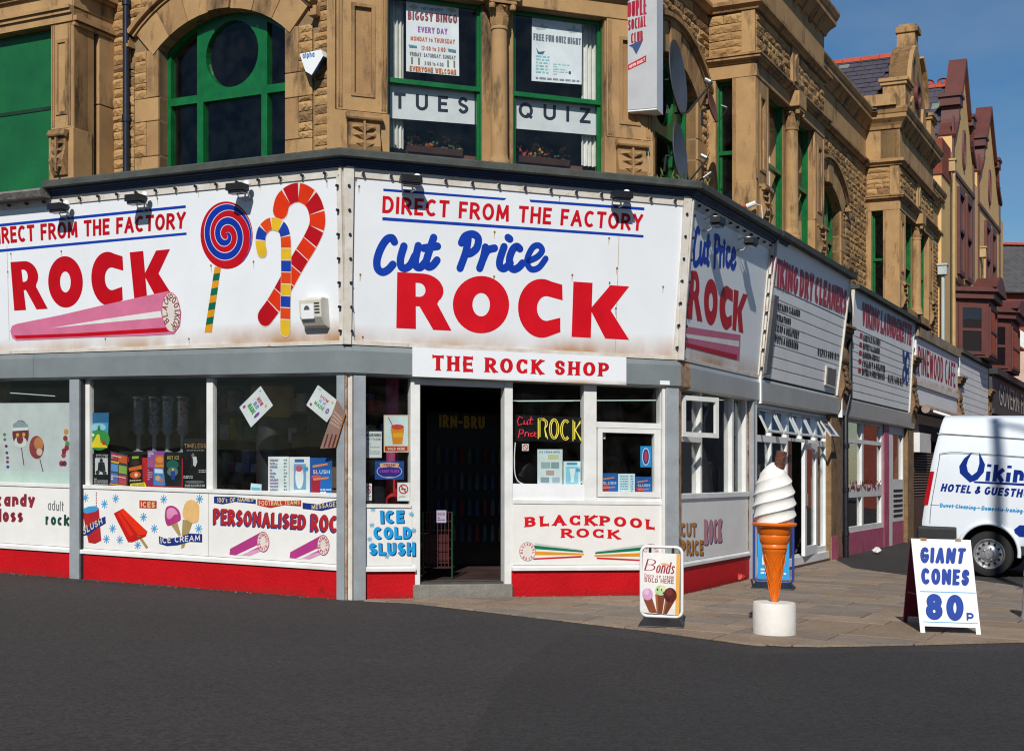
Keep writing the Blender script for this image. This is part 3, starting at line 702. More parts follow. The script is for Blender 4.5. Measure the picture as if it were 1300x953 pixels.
def entab(fr,u0,u1,ret0=None,ret1=None,parent=None,seed=5,singles=True,full=True):
    """lintel, moulding, rubble panel, string course, frieze and cornice of a projecting bay; ret = how far the mouldings run back at each end"""
    P=parent or CB
    wl=MB().box(fr,u0,u1,7.2,WZT,-.4,-.02).build('wall',mortar,P)
    MB().box(fr,u0,u1,7.205,7.42,-.1,.012).build('lintel',stone2,wl,bevel=.006)
    prof=[(-.02,7.40),(.03,7.40),(.05,7.43),(.09,7.45),(.09,7.49),(.11,7.49),(.11,7.52),(-.02,7.53)]
    def ring(prof,name,mat,par):
        mb=MB().sweep(fr,prof,u0,u1,-1 if ret0 else 0,1 if ret1 else 0,caps=not ret0)
        if ret0:                      # left return: runs back from the corner
            rf=Fr(fr.at(u0),(-fr.n[0]*-1,-fr.n[1]*-1)); rf=Fr(fr.at(u0),fr.n)
            mb.sweep(rf,prof,-ret0,0,0,1,caps=False)
        if ret1:
            rf=Fr(fr.at(u1),(-fr.n[0],-fr.n[1])); mb.sweep(rf,prof,0,ret1,-1,0,caps=False)
        return mb.build(name,mat,par)
    ring(prof,'moulding',stone,wl)
    ring([(-.02,8.15),(.05,8.15),(.07,8.19),(.12,8.22),(.12,8.27),(.06,8.30),(-.02,8.31)],'string_course',stone,wl)
    if full:
        MB().box(fr,u0,u1,8.31,8.95,-.1,.0).build('frieze',stone2,wl)
        ring([(-.02,8.94),(.03,8.94),(.05,9.0),(.09,9.06),(.15,9.12),(.17,9.14),(.17,9.22),(.19,9.24),(.22,9.32),(.22,9.36),(-.02,9.40)],'cornice',stone,wl)
        for k in range(int((u1-u0)/.45)):       # modillions
            uu=u0+.2+k*.45; MB().sweep(fr,[(0,8.86),(.04,8.90),(.13,9.05),(.13,9.1),(0,9.1)],uu,uu+.12).build('modillion',stone,wl)
    rubble(fr,wl,u0+.02,u1-.02,7.54,8.13,lambda u,z:abs(u-(u0+u1)/2)>.2,singles,seed=seed,dep=.035,ch=(.09,.14))
    MB().box(fr,(u0+u1)/2-.19,(u0+u1)/2+.19,7.53,8.14,-.02,.05).build('panel_block',stone2,wl,bevel=.01)
    MB().slab(fr,[[((u0+u1)/2-.09,7.62),((u0+u1)/2+.09,7.62),((u0+u1)/2+.09,7.95),((u0+u1)/2,8.06),((u0+u1)/2-.09,7.95)]],.05,.075).build('shield',stone,wl)
    return wl
def paired_bay(fr,u0,Lb,singles=True,seed=1,pw=.64,r0=None,r1=None):
    u1=u0+Lb; cm=(u0+u1)/2; cw=.40
    p0=pier(fr,u0,u0+pw,.35); p1=pier(fr,u1-pw,u1,.35)
    MB().box(fr,cm-cw/2,cm+cw/2,WZ0,7.2,-.35,-.1).build('mullion_pier',stone,CB)
    column(fr,cm,-.02,WZ0+.15,7.2,.105,CB)
    MB().box(fr,cm-.22,cm+.22,7.2,7.44,-.1,.16).build('impost_block',stone2,CB,bevel=.015)
    MB().box(fr,u0+pw,u1-pw,WZ0,5.2,-.35,.02).build('sill',stone,CB,bevel=.01)
    a=sash(fr,u0+pw,cm-cw/2,5.2,7.2,CB); b=sash(fr,cm+cw/2,u1-pw,5.2,7.2,CB)
    entab(fr,u0,u1,r0,r1,seed=seed,singles=singles)
    return a,b
# --- walls of the corner building
LWF=L.off(-.38); FWF=F.off(-.45); RWF=R.off(-.60); RBF=R.off(.12); LBF=L.off(.32)
cLF=meet(L,-.28,F,-.45); cFR=meet(F,-.45,R,-.43)
arch_unit(LWF,-2.15,-3.95,-.42,True,seed=11,ztop=7.95,rdep=.04)
arch_unit(RWF,1.39,.12,2.95,True,seed=12,rdep=.035)
# front: paired sash windows
uA=(cLF[0]-FWF.O[0])*dF[0]+(cLF[1]-FWF.O[1])*dF[1]; uB=(cFR[0]-FWF.O[0])*dF[0]+(cFR[1]-FWF.O[1])*dF[1]
FWIN=paired_bay(FWF,uA,uB-uA,True,seed=13)
# solid corner piers turning into the side walls
mb=MB(); prism(mb,[cLF,L.at(-.47,-.28),L.at(-.47,-.75),F.at(uA+.5,-.9),F.at(uA+.02,-.48)],WZ0,WZT); mb.build('corner_pier',stone2,CB)
mb=MB(); prism(mb,[cFR,F.at(uB-.02,-.48),F.at(uB-.5,-.9),R.at(.30,-.9),R.at(.30,-.43)],WZ0,WZT); mb.build('corner_pier',stone2,CB)
# right-hand bays, with a window in each return
def right_bay(u0,Lb,singles,seed,rd=.72):
    paired_bay(RBF,u0,Lb,singles,seed,r0=rd,r1=rd)
    rf=Fr(RBF.at(u0),dL)            # return facing down the street, u -rd..0
    MB().box(rf,-rd-.1,-rd+.12,WZ0,7.2,-.3,.0).build('jamb',stone2,CB,bevel=.008)
    MB().box(rf,-.30,-.002,WZ0,7.2,-.34,.004).build('pier_return',stone2,CB,bevel=.01)
    sash(rf,-rd+.12,-.30,5.2,7.2,CB)
    MB().box(rf,-rd-.1,-.3,WZ0,5.2,-.3,.02).build('sill',stone,CB)
    wl=MB().box(rf,-rd-.1,-.004,7.2,WZT,-.36,-.02).build('wall',mortar,CB)
    MB().box(rf,-rd,-.01,7.205,7.42,-.1,.008).build('lintel',stone2,wl)
    rubble(rf,wl,-rd+.02,-.2,7.54,8.13,None,singles,seed=seed+40,dep=.04,ch=(.09,.14))
    MB().box(rf,-.2,-.006,7.53,8.14,-.02,.03).build('quoin',stone2,wl)
    MB().box(rf,-rd,-.006,8.31,8.95,-.1,.0).build('frieze',stone2,wl)
    # far return, plain
    rf2=Fr(RBF.at(u0+Lb),(-dL[0],-dL[1])); MB().box(rf2,.004,rd+.1,WZ0,WZT,-.3,-.004).build('wall',stone,CB)
B1U,B1L,B2U,B2L=2.85,3.95,13.35,4.15
right_bay(B1U,B1L,True,21); right_bay(B2U,B2L,False,22)
arch_unit(RWF,10.05,B1U+B1L-.05,B2U+.05,False,seed=23,rdep=.028)
wl=MB().box(RWF,B2U+B2L,22.6,WZ0,WZT,-.36,-.02).build('wall',mortar,CB); rubble(RWF,wl,B2U+B2L,22.6,WZ0+.1,8.15,None,False,seed=24,dep=.028,ch=(.085,.14))
# eaves of the recessed lengths
for a,b in ((.0,B1U),(B1U+B1L,B2U),(B2U+B2L,22.8)):
    MB().sweep(RWF,[(-.02,8.15),(.05,8.15),(.07,8.19),(.12,8.22),(.12,8.27),(.06,8.30),(-.02,8.31)],a,b).build('string_course',stone,CB)
    MB().box(RWF,a,b,8.31,8.94,-.1,.004).build('frieze',stone2,CB)
    MB().sweep(RWF,[(-.02,8.94),(.03,8.94),(.05,9.0),(.09,9.06),(.15,9.12),(.17,9.14),(.17,9.22),(.19,9.24),(.22,9.32),(.22,9.36),(-.02,9.40)],a,b).build('cornice',stone,CB)
# left-hand bay, boarded over in green
bu=-3.92
pl=pier(LBF,bu-.40,bu,.35,z1=7.05); 
MB().box(LBF,-14,bu,7.05,7.15,-.3,.02).build('lintel',stone2,CB); 
mbx=MB()
for a,b,p in ((7.15,7.2,.05),(7.2,7.24,.08)): mbx.box(LBF,-14,bu,a,b,-.3,p)
mbx.box(LBF,-14,bu,7.24,7.42,-.3,.012)
for a,b,p in ((7.42,7.46,.06),(7.46,7.5,.1),(7.5,9.35,.01)): mbx.box(LBF,-14,bu,a,b,-.3,p)
mbx.build('entablature',stone2,CB)
bd=MB().box(LBF,-5.9,bu-.40,WZ0,7.05,-.2,-.14).build('boarded_window',greenb,CB)
MB().box(LBF,-5.88,bu-.42,WZ0,6.03,-.14,-.115).build('board',greenb,bd); MB().box(LBF,-5.88,bu-.42,6.05,7.0,-.14,-.125).build('board',greenb,bd)
MB().box(LBF,-5.9,bu-.41,6.015,6.06,-.14,-.105).build('rail',M('green_dark_joint',(.003,.03,.012),.6,.2,4.),bd)
MB().box(LBF,-6.5,-5.9,WZ0,7.05,-.3,.0).build('pier',stone2,CB)
MB().box(LBF,-14,-6.5,WZ0,7.05,-.35,-.06).build('wall',stone,CB)
rf=Fr(LBF.at(bu),dR)
MB().box(rf,.004,.26,WZ0,9.35,-.3,.0).build('pier_return',stone2,CB,bevel=.01)
MB().box(rf,.26,.42,WZ0,7.0,-.26,-.15).build('boarded_window',greenb,CB)
MB().box(rf,.42,.74,WZ0,6.1,-.2,.02).build('jamb',stone,CB,bevel=.01); MB().box(rf,.42,.74,6.11,7.0,-.2,.02).build('jamb',stone2,CB,bevel=.01)
mbx=MB().box(rf,.26,.74,7.0,9.35,-.25,.0)
for a,b,p in ((7.0,7.04,.03),(7.06,7.12,.06),(7.24,7.42,.012),(7.42,7.46,.06),(7.46,7.5,.1)): mbx.box(rf,.0,.74,a,b,-.1,p)
mbx.build('entablature',stone2,CB)
# floors, roof slab and dim rooms behind the glass
def ringpoly(wl_,wf,wr,back=9.,ul=-9.,ur=23.):
    return [L.at(ul,wl_),meet(L,wl_,F,wf),meet(F,wf,R,wr),R.at(ur,wr),R.at(ur,-back),(lambda p:p)(meet(L,-back,R,-back)),L.at(ul,-back)]
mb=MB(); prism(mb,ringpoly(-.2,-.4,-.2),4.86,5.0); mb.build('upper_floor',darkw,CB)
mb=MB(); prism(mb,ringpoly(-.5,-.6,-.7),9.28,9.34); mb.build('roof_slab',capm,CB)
def inner(w_,z0,z1,mat,name):
    pts=[L.at(-9,-w_),meet(L,-w_,F,-w_),meet(F,-w_,R,-w_),R.at(22.5,-w_)]
    mb=MB()
    for a,b in zip(pts,pts[1:]): mb.add([Wp(*a,z0),Wp(*b,z0),Wp(*b,z1),Wp(*a,z1)],[(0,1,2,3)])
    return mb.build(name,mat,CB)
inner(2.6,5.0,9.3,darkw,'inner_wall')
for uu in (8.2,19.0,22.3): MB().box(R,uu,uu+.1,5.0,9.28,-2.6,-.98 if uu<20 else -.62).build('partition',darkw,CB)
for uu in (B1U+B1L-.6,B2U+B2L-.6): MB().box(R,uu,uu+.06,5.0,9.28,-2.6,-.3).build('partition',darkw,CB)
# dark capping and navy fascia along the top of the signs
for fr,u0,u1,m0,m1 in ((L,-4.42,0,0,TAN),(F,0,LEN,-TAN,TAN),(R,0,4.05,-TAN,0)):
    MB().sweep(fr,[(-.5,4.985),(.34,4.985),(.35,4.995),(.35,5.065),(.335,5.08),(-.5,5.10)],u0,u1,m0,m1).build('capping',capm,CB)
    MB().sweep(fr,[(-.05,4.905),(.225,4.905),(.225,4.93),(.25,4.935),(.25,4.955),(.28,4.96),(.28,4.985),(-.05,4.985)],u0+.02*(m0==0),u1,m0,m1).build('fascia_moulding',navy,CB)
MB().sweep(L,[(-.2,4.88),(.36,4.88),(.40,4.95),(.38,4.98),(-.2,5.06)],-14,-4.42).build('lead_ledge',M('lead_flashing',(.16,.15,.14),.6,.3,6.,.5,18),CB)
# ---------------------------------------------------------------- shaped gables and roofs
def dutch_gable(fr,uc,hw,z0,parent,name='gable'):
    """sandstone gable: pedestals at the shoulders, round-headed middle, finial block"""
    vz=1.16
    pts=[(uc-hw,z0),(uc+hw,z0),(uc+hw,z0+.16),(uc+hw*.62,z0+.5)]
    pts+=[(uc+hw*.62*math.cos(R_(a))**.9,z0+.5+1.12*math.sin(R_(a))) for a in range(10,71,10)]
    pts+=[(uc+.22,z0+1.62),(uc+.17,z0+1.95),(uc-.17,z0+1.95),(uc-.22,z0+1.62)]
    pts+=[(uc-hw*.62*math.cos(R_(a))**.9,z0+.5+1.12*math.sin(R_(a))) for a in range(70,9,-10)]
    pts+=[(uc-hw*.62,z0+.5),(uc-hw,z0+.16)]
    pts=[(a,z0+(b-z0)*vz) for a,b in pts]
    g=MB().slab(fr,pts,-.42,-.02).build(name,stone,parent,bevel=.015)
    for s in (-1,1):
        c=uc+s*(hw-.32)
        mb=MB().box(fr,c-.3,c+.3,z0,z0+.55,-.40,.08); mb.box(fr,c-.34,c+.34,z0+.55,z0+.62,-.45,.12); mb.box(fr,c-.37,c+.37,z0+.62,z0+.70,-.48,.15)
        mb.build('pedestal',stone2,g,bevel=.012)
    o=[p for p in pts[4:11]]
    for side in (1,-1):
        rim=MB()
        for i in range(len(o)-1):
            a,b=o[i],o[i+1]
            if side<0: a,b=(2*uc-a[0],a[1]),(2*uc-b[0],b[1])
            rim.slab(fr,[a,b,(b[0]-side*.10,b[1]-.07),(a[0]-side*.10,a[1]-.07)],-.42,.07)
        rim.build('coping',stone2,g)
    mb=MB().box(fr,uc-.22,uc+.22,z0+2.2,z0+2.33,-.46,.05); mb.box(fr,uc-.17,uc+.17,z0+2.33,z0+2.4,-.4,0); mb.build('finial',stone,g,bevel=.015)
    mar=M('maroon_paint',(.10,.028,.022),.5,.2,4.,.1,40)
    ro=MB().slab(fr,[circ(uc,z0+.78,.30,28),circ(uc,z0+.78,.2,28)],-.02,.05).build('roundel',mar,g)
    MB().sheet(fr,circ(uc,z0+.78,.2,24),-.01,dark).build('roundel_panel',dark,ro)
    for s in (-1,1): MB().slab(fr,[(uc+s*.5,z0+.2),(uc+s*.95,z0+.2),(uc+s*.88,z0+.42),(uc+s*.6,z0+.62)],-.02,.03).build('carved_scroll',stone2,g)
    return g
def slope_roof(fr,uc,hw,ze,zr,w0,w1,parent,ridge=True,singles=True,sl=None,rowh=.25,wid=.27,seed=2,both=False):
    """pitched roof whose ridge runs back from the street; the left slope is laid slate by slate"""
    r=random.Random(seed); L2=math.hypot(hw,zr-ze); n=int(L2/rowh)
    base=MB(); 
    P=lambda u,z,w:fr.pt(u,z,w)
    base.add([P(uc-hw,ze-.04,w0),P(uc,zr-.04,w0),P(uc+hw,ze-.04,w0),P(uc-hw,ze-.04,w1),P(uc,zr-.04,w1),P(uc+hw,ze-.04,w1)],[(0,1,4,3),(1,2,5,4),(0,2,1),(3,4,5),(0,3,5,2)])
    roof=base.build('roof',slate,parent)
    nu,nz=-(zr-ze)/L2,hw/L2
    allm=MB()
    for sd in (-1,1) if both else (-1,):
        for i in range(n+1):
            t0=i*rowh; t1=min(t0+rowh*1.25,L2)
            if t1-t0<.05: continue
            w_=w0-(.5*wid if i%2 else 0)-.01
            while w_>w1:
                ww=wid*r.uniform(.94,1.0); li=.012+r.uniform(0,.006)
                vs=[]
                for h in (0,.007):
                    for (t,w2,l) in ((t0,w_,li+.008),(t0,w_-ww+.008,li+.008),(t1,w_-ww+.008,.002),(t1,w_,.002)):
                        a=t/L2; uu=uc+sd*(hw*(1-a)) + sd*(-nu)*(l+h); zz=ze+(zr-ze)*a+nz*(l+h)
                        vs.append(P(uu,zz,w2))
                fs=[(3,2,1,0),(4,5,6,7),(0,1,5,4),(1,2,6,5),(2,3,7,6),(3,0,4,7)]
                mt=slateg if r.random()<.09 else slate
                if singles: MB().add(vs,fs).build('slate',mt,roof)
                else: allm.add(vs,fs,mt)
                w_-=ww
    if not singles: o=allm.build('slate_courses',None,roof); o['kind']='stuff'
    if ridge:
        w_=w0
        while w_>w1:
            e=max(w1,w_-.42); mb=MB()
            mb.add([P(uc-.16,zr-.08,w_),P(uc-.04,zr+.05,w_),P(uc+.04,zr+.05,w_),P(uc+.16,zr-.08,w_),P(uc-.16,zr-.08,e+.01),P(uc-.04,zr+.05,e+.01),P(uc+.04,zr+.05,e+.01),P(uc+.16,zr-.08,e+.01)],[(0,1,5,4),(1,2,6,5),(2,3,7,6),(0,3,2,1),(4,5,6,7)])
            if ridge=='crest':      # pierced cresting
                rf=Fr(fr.at(uc,0),(-fr.n[0],-fr.n[1])); c=-(w_+e)/2
                mb.slab(rf,[[(c-.17,zr+.04),(c+.17,zr+.04),(c+.17,zr+.10)]+arc(c,zr+.10,.17,.13,0,180,8)[1:],circ(c,zr+.12,.05,10)],-.02,.02)
            mb.build('ridge_tile',redtile,roof); w_=e
    return roof
uc2=B2U+B2L/2; uc1=B1U+B1L/2
for uc in (uc1,uc2): dutch_gable(RBF,uc,1.9,9.38,CB)
slope_roof(RBF,uc2,2.35,9.3,11.15,-.42,-5.0,CB,singles=True)
slope_roof(RBF,uc1,2.25,9.3,10.9,-.5,-4.4,CB,singles=False)
MB().box(RBF,B2U-.3,B2U+.25,9.38,9.62,-3.,-.02).build('parapet',stone2,CB)
# ---------------------------------------------------------------- cream and maroon terrace beyond
maroon=M('maroon_masonry_paint',(.12,.036,.028),.55,.0,2.,.1,40,col2=(.085,.026,.021))
cream=M('cream_render',(.66,.44,.19),.85,.0,1.5,.25,60,col2=(.58,.37,.155),stain=('#6b4a2a',.68,1.6,(1,1,.4)))
brick=M('red_brickwork',(.20,.042,.025),.85,.25,5.,.3,40)
dglass=glassmat('far_window_glass',(.25,.28,.3),.08,1.2)
CW=R.off(-.5)
def fx(x,w=0): return CW.px(x,300,w)[0]
TB=thing('terraced_building','cream rendered terrace with maroon trim, shaped gables and maroon bay windows beside the sandstone building','building',CW.pt(25,0,0))
g1=(fx(1209),fx(1236)); g2=(fx(1241),fx(1269)); uE=fx(1273.5)
u0c=22.55
MB().box(CW,u0c,uE,0,10.9,-.5,0).build('wall',cream,TB)
def shaped(fr,a,b,parent,z0=10.9,apex=14.2):
    c=(a+b)/2; h=(b-a)/2
    pts=[(a,z0),(b,z0),(b-.0*h,z0+.5)]+catm([(b-.0*h,z0+.5),(b-.28*h,z0+1.0),(b-.36*h,z0+1.7)],5)[1:]+[(c+.50*h,z0+1.75),(c,apex),(c-.50*h,z0+1.75)]+catm([(a+.36*h,z0+1.7),(a+.28*h,z0+1.0),(a,z0+.5)],5)
    g=MB().slab(fr,pts,-.4,-.01).build('gable',cream,parent)
    cp=MB()
    for i in range(2,len(pts)-1):
        p,q=pts[i],pts[i+1]; dx,dy=q[0]-p[0],q[1]-p[1]; l=math.hypot(dx,dy) or 1; nx,ny=dy/l,-dx/l
        cp.slab(fr,[(p[0]+nx*.06,p[1]+ny*.06),(q[0]+nx*.06,q[1]+ny*.06),(q[0]-nx*.1,q[1]-ny*.1),(p[0]-nx*.1,p[1]-ny*.1)],-.42,.10)
    for s in (-1,1):
        e=c+s*h*.62; cp.box(fr,e-.28,e+.28,z0+1.55,z0+1.80,-.45,.14); cp.box(fr,e-.34,e+.34,z0+1.80,z0+1.9,-.5,.18)
    cp.build('coping',maroon,g)
    ov=MB().slab(fr,[circ(c,z0+.55,.26,24,.62),circ(c,z0+.55,.17,24,.5)],-.01,.05).build('oval_window',maroon,g)
    MB().sheet(fr,circ(c,z0+.55,.17,20,.5),.0,dglass).build('pane',dglass,ov)
    return g
for a,b in (g1,g2):
    shaped(CW,a,b,TB)
    slope_roof(CW,(a+b)/2,(b-a)/2+.4,11.0,13.5,-.4,-6.5,TB,ridge='crest',singles=False,rowh=.36,wid=.4,seed=9)
for a,b in (g1,g2):
    for e in (a+.12,b-.12): MB().box(CW,e-.07,e+.07,3.0,12.0,-.02,.04).build('pilaster_strip',maroon,TB)
    for z in (10.35,7.2): MB().box(CW,a,b,z,z+.12,-.02,.05).build('string_band',maroon,TB)
for a,b in (g1,g2):      # second-floor windows in maroon frames
    c=(a+b)/2
    for s in (-1,1):
        u0,u1=c+s*.75-.55,c+s*.75+.55
        wn=MB().slab(CW,[rect(u0,7.5,u1,10.1),rect(u0+.14,7.65,u1-.14,8.8),rect(u0+.14,8.9,u1-.14,9.9)],-.05,.09).build('window',maroon,TB)
        MB().sheet(CW,rect(u0+.1,7.6,u1-.1,9.95),.02).build('pane',dglass,wn)
    # first-floor canted bay with a curved hood
    bw=(b-a)*.34; pr=.85
    foot=[CW.at(c-bw,-.05),CW.at(c-bw*.62,pr),CW.at(c+bw*.62,pr),CW.at(c+bw,-.05)]
    mb=MB(); prism(mb,foot,5.02,7.0); by=mb.build('bay_window',maroon,TB)
    mb=MB()
    ff=[CW.at(c-bw-.15,-.05),CW.at(c-bw*.62-.1,pr+.16),CW.at(c+bw*.62+.1,pr+.16),CW.at(c+bw+.15,-.05)]
    prism(mb,ff,6.75,6.95)
    ff=[CW.at(c-bw-.25,-.05),CW.at(c-bw*.62-.16,pr+.28),CW.at(c+bw*.62+.16,pr+.28),CW.at(c+bw+.25,-.05)]
    prism(mb,ff,6.95,7.08); mb.slab(CW,[(c-bw*.8,7.08)]+[(c-bw*.8+1.6*bw*i/10,7.08+.42*math.sin(math.pi*i/10)) for i in range(11)]+[(c+bw*.8,7.08)],pr-.4,pr+.26)
    mb.build('hood',maroon,by)
    for (p,q) in ((foot[0],foot[1]),(foot[1],foot[2])):
        d=(q[0]-p[0],q[1]-p[1]); l=math.hypot(*d); f2=Fr(p,(d[0]/l,d[1]/l))
        wn=MB().slab(f2,[rect(.12,5.1,l-.12,6.6),rect(.24,5.2,l-.24,5.8),rect(.24,5.88,l-.24,6.48)],.0,.04).build('sash_frame',maroon,by)
        MB().sheet(f2,rect(.2,5.15,l-.2,6.5),.012).build('pane',dglass,by)
# painted cast-iron downpipe hoppers
for x,zt in ((1204,10.5),(1244,9.0)):
    u=fx(x); mb=MB().box(CW,u-.11,u+.11,zt-.3,zt,.0,.2); mb.box(CW,u-.14,u+.14,zt,zt+.05,-.0,.23); mb.tube([CW.pt(u,zt-.3,.15),CW.pt(u,zt-.6,.15),CW.pt(u,2.5,.15)],.045,8); mb.build('downpipe',M('cream_pipe_paint',(.42,.29,.13),.6,.15,4.),TB)
MB().box(CW,u0c-.05,g1[0]-.5,9.9,10.9,-.45,.03).build('brick_stack',brick,TB)
# ---------------------------------------------------------------- houses closing the street
HB=thing('brick_house','far red brick house with grey slate roof and red ridge closing the street','house',Wp(24,56,0))
hf=Fr((19.8,58.),(1,0))
MB().box(hf,0,14,0,9.6,-8,0).build('wall',brick,HB)
def rtile(fr,u0,u1,ze,zr,dep,parent,rows,mat,wid,seed):
    r=random.Random(seed); mb=MB()
    mb.add([fr.pt(u0,ze-.05,.3),fr.pt(u1,ze-.05,.3),fr.pt(u1,zr-.05,-dep),fr.pt(u0,zr-.05,-dep),fr.pt(u1,ze-.05,-2*dep-.3),fr.pt(u0,ze-.05,-2*dep-.3)],[(0,1,2,3),(3,2,4,5),(0,3,5),(1,4,2)])
    rf=mb.build('roof',mat,parent); a=MB()
    for i in range(rows):
        f0,f1=i/rows,(i+1.15)/rows; z0,z1=ze+(zr-ze)*f0,ze+(zr-ze)*min(f1,1); w0,w1=.3-(dep+.3)*f0,.3-(dep+.3)*min(f1,1)
        x=u0-(wid/2 if i%2 else 0)
        while x<u1:
            q=x+wid-.015; l=r.uniform(.02,.035)
            a.add([fr.pt(max(x,u0),z0+l,w0+.02),fr.pt(min(q,u1),z0+l,w0+.02),fr.pt(min(q,u1),z1,w1),fr.pt(max(x,u0),z1,w1),fr.pt(max(x,u0),z0-.02,w0+.02),fr.pt(min(q,u1),z0-.02,w0+.02)],[(0,1,2,3),(4,5,1,0)]); x+=wid
    o=a.build('tile_courses',mat,rf); o['kind']='stuff'
    return rf
gtile=M('grey_concrete_tile',(.075,.072,.075),.8,.25,3.,.2,40)
rf=rtile(hf,-.3,14,9.6,12.4,4.,HB,12,gtile,.3,4)
for i in range(30): MB().sweep(hf,[(-3.75,12.38),(-3.95,12.52),(-4.05,12.52),(-4.25,12.38)],-.3+i*.48,.17+i*.48).build('ridge_tile',redtile,rf)
MB().slab(hf,[(-.1,9.45),(3.2,7.6),(3.2,6.9),(-.1,8.8)],0,.25).build('bargeboard',white,HB)
MB().box(hf,.5,3.0,0,6.9,0,1.2).build('porch',M('pale_pink_render',(.5,.36,.28),.85,.15,2.),HB)
for k in range(3):
    wn=MB().slab(hf,[rect(4+k*3,4.5,5.4+k*3,6.6),rect(4.1+k*3,4.6,5.3+k*3,6.5)],0,.06).build('window',white,HB); MB().sheet(hf,rect(4.08+k*3,4.55,5.32+k*3,6.55),.03).build('pane',dglass,wn)
# ---------------------------------------------------------------- fascia signs of the rock shop
K=.092; Z0=2.95; ZT=4.88
LS=L.off(0,k=K,z0=Z0); FS=F.off(0,k=K,z0=Z0); RS=R.off(0,k=K,z0=Z0)
RED='#d4061c'; RED2='#c40016'; BLUE='#0b3fb0'; NAVY='#14358f'; PINK='#d9789c'
red=ink(RED); red2=ink(RED2); blue=ink(BLUE); pink=ink(PINK); offw=ink('#e9e9e6')
def tl(w): return TAN*w
def signbox(label,fr,u0,u1,m0,m1,group):
    o=thing('fascia_sign',label,'sign',fr.pt((u0+u1)/2,Z0,0),group)
    # the back of the box stands on the grey shutter housing
    mb=MB(); ku0=lambda z:u0-m0*K*(z-Z0)*TAN; ku1=lambda z:u1+m1*K*(z-Z0)*TAN
    mb.slab(fr,[(u0,Z0-.02),(u1,Z0-.02),(ku1(ZT),ZT),(ku0(ZT),ZT)],-.10,-.0); mb.build('panel',signw,o)
    t=MB(); t.slab(fr,[(u0,ZT-.085),(u1,ZT-.085),(ku1(ZT),ZT+.02),(ku0(ZT),ZT+.02)],-.02,.016)
    t.slab(fr,[(u0,Z0-.03),(u1,Z0-.03),(u1,Z0+.015),(u0,Z0+.015)],-.02,.02)
    for (ua,ub,s) in ((ku0,None,1),(ku1,None,-1)):
        a0,a1=ua(Z0),ua(ZT)
        t.slab(fr,[(a0,Z0+.0155),(a0+s*.085,Z0+.0155),(a1+s*.085,ZT-.0855),(a1,ZT-.0855)] if s>0 else [(a0-.085,Z0+.0155),(a0,Z0+.0155),(a1,ZT-.0855),(a1-.085,ZT-.0855)],-.02,.018)
        t.slab(fr,[(a0,Z0-.03),(a0+s*.03,Z0-.03),(a1+s*.03,ZT),(a1,ZT)] if s>0 else [(a0-.03,Z0-.03),(a0,Z0-.03),(a1,ZT),(a1-.03,ZT)],-.02,.045)
    t.build('frame_trim',trimw,o)
    b=MB()
    def peg(u,z):
        c=fr.pt(u,z,.016); e=fr.pt(u,z,.06); b.tube([c,e],.017,8,black); b.tube([fr.pt(u,z,.016),fr.pt(u,z,.024)],.028,8,trimw)
    n=int((u1-u0)/.30)
    for i in range(n): peg(u0+.15+i*(u1-u0-.3)/(n-1),ZT-.04)
    for ua,s in ((ku0,1),(ku1,-1)):
        for i in range(7): z=Z0+.12+i*.27; peg(ua(z)+s*.055,z)
    q=b.build('lamp_holder_row',None,o); q['kind']='stuff'
    return o
SL=signbox('white fascia sign with ROCK, a painted lollipop and candy canes over the shop window',LS,-5.95,0,0,1,None)
SF=signbox('white corner fascia sign with Cut Price ROCK directly above the shop door',FS,0,LEN,1,1,None)
SR=signbox('white fascia sign with a pink rock stick, next to the dry cleaners sign',RS,0,3.42,1,0,None)
# --- front sign artwork
a=zc(430,200,240/789.); b=zc(640,220,240/847.)
W1=.003
mb=MB()
for P in ([a(186,130),a(700,170),a(690,178),a(186,140)],[b(113,118),b(628,154),b(628,166),b(118,129)],[a(182,249),b(624,277),b(624,288),a(182,262)]): ppoly(mb,FS,P,W1,blue)
mb.build('painted_rule',None,SF)
mb=MB(); text(mb,FS,'DIRECT FROM THE FACTORY',[a(184,160),b(622,185),b(616,258),a(181,231)],.185,red,W1,gap=.2,space=.42); mb.build('lettering',None,SF)
# brush script
mb=MB(); T=.088
cu=[[a(232,352),a(222,336),a(200,342),a(176,378),a(160,425),a(162,462),a(182,478),a(206,468),a(226,446)],
 [a(272,370),a(258,420),a(260,454),a(278,462),a(300,446),a(318,410)],[a(332,368),a(320,425),a(322,452),a(340,458),a(362,436)],
 [a(396,334),a(376,395),a(364,440),a(374,456),a(392,450),a(410,428)],[a(354,378),a(412,370)],
 [a(540,340),a(530,395),a(506,462)],[a(512,356),a(528,328),a(560,320),a(582,338),a(576,376),a(552,398),a(532,402)],
 [a(612,374),a(604,415),a(588,462)],[a(602,424),a(620,388),a(650,378)],
 [a(690,372),a(672,428),a(674,456),a(692,462),a(716,440)],[a(706,334),a(714,340)],
 [b(70,338),b(56,328),b(38,342),b(24,380),b(26,416),b(44,430),b(66,420),b(82,402)],[b(110,392),b(148,374),b(170,346),b(156,324),b(130,330),b(107,370),b(103,404),b(122,430),b(155,422),b(186,382)]]
word(mb); strokes(mb,FS,cu[:5],T,blue,W1); word(mb); strokes(mb,FS,cu[5:-1],T,blue,W1); strokes(mb,FS,cu[-1:],.072,blue,W1+.001); mb.build('lettering',None,SF)
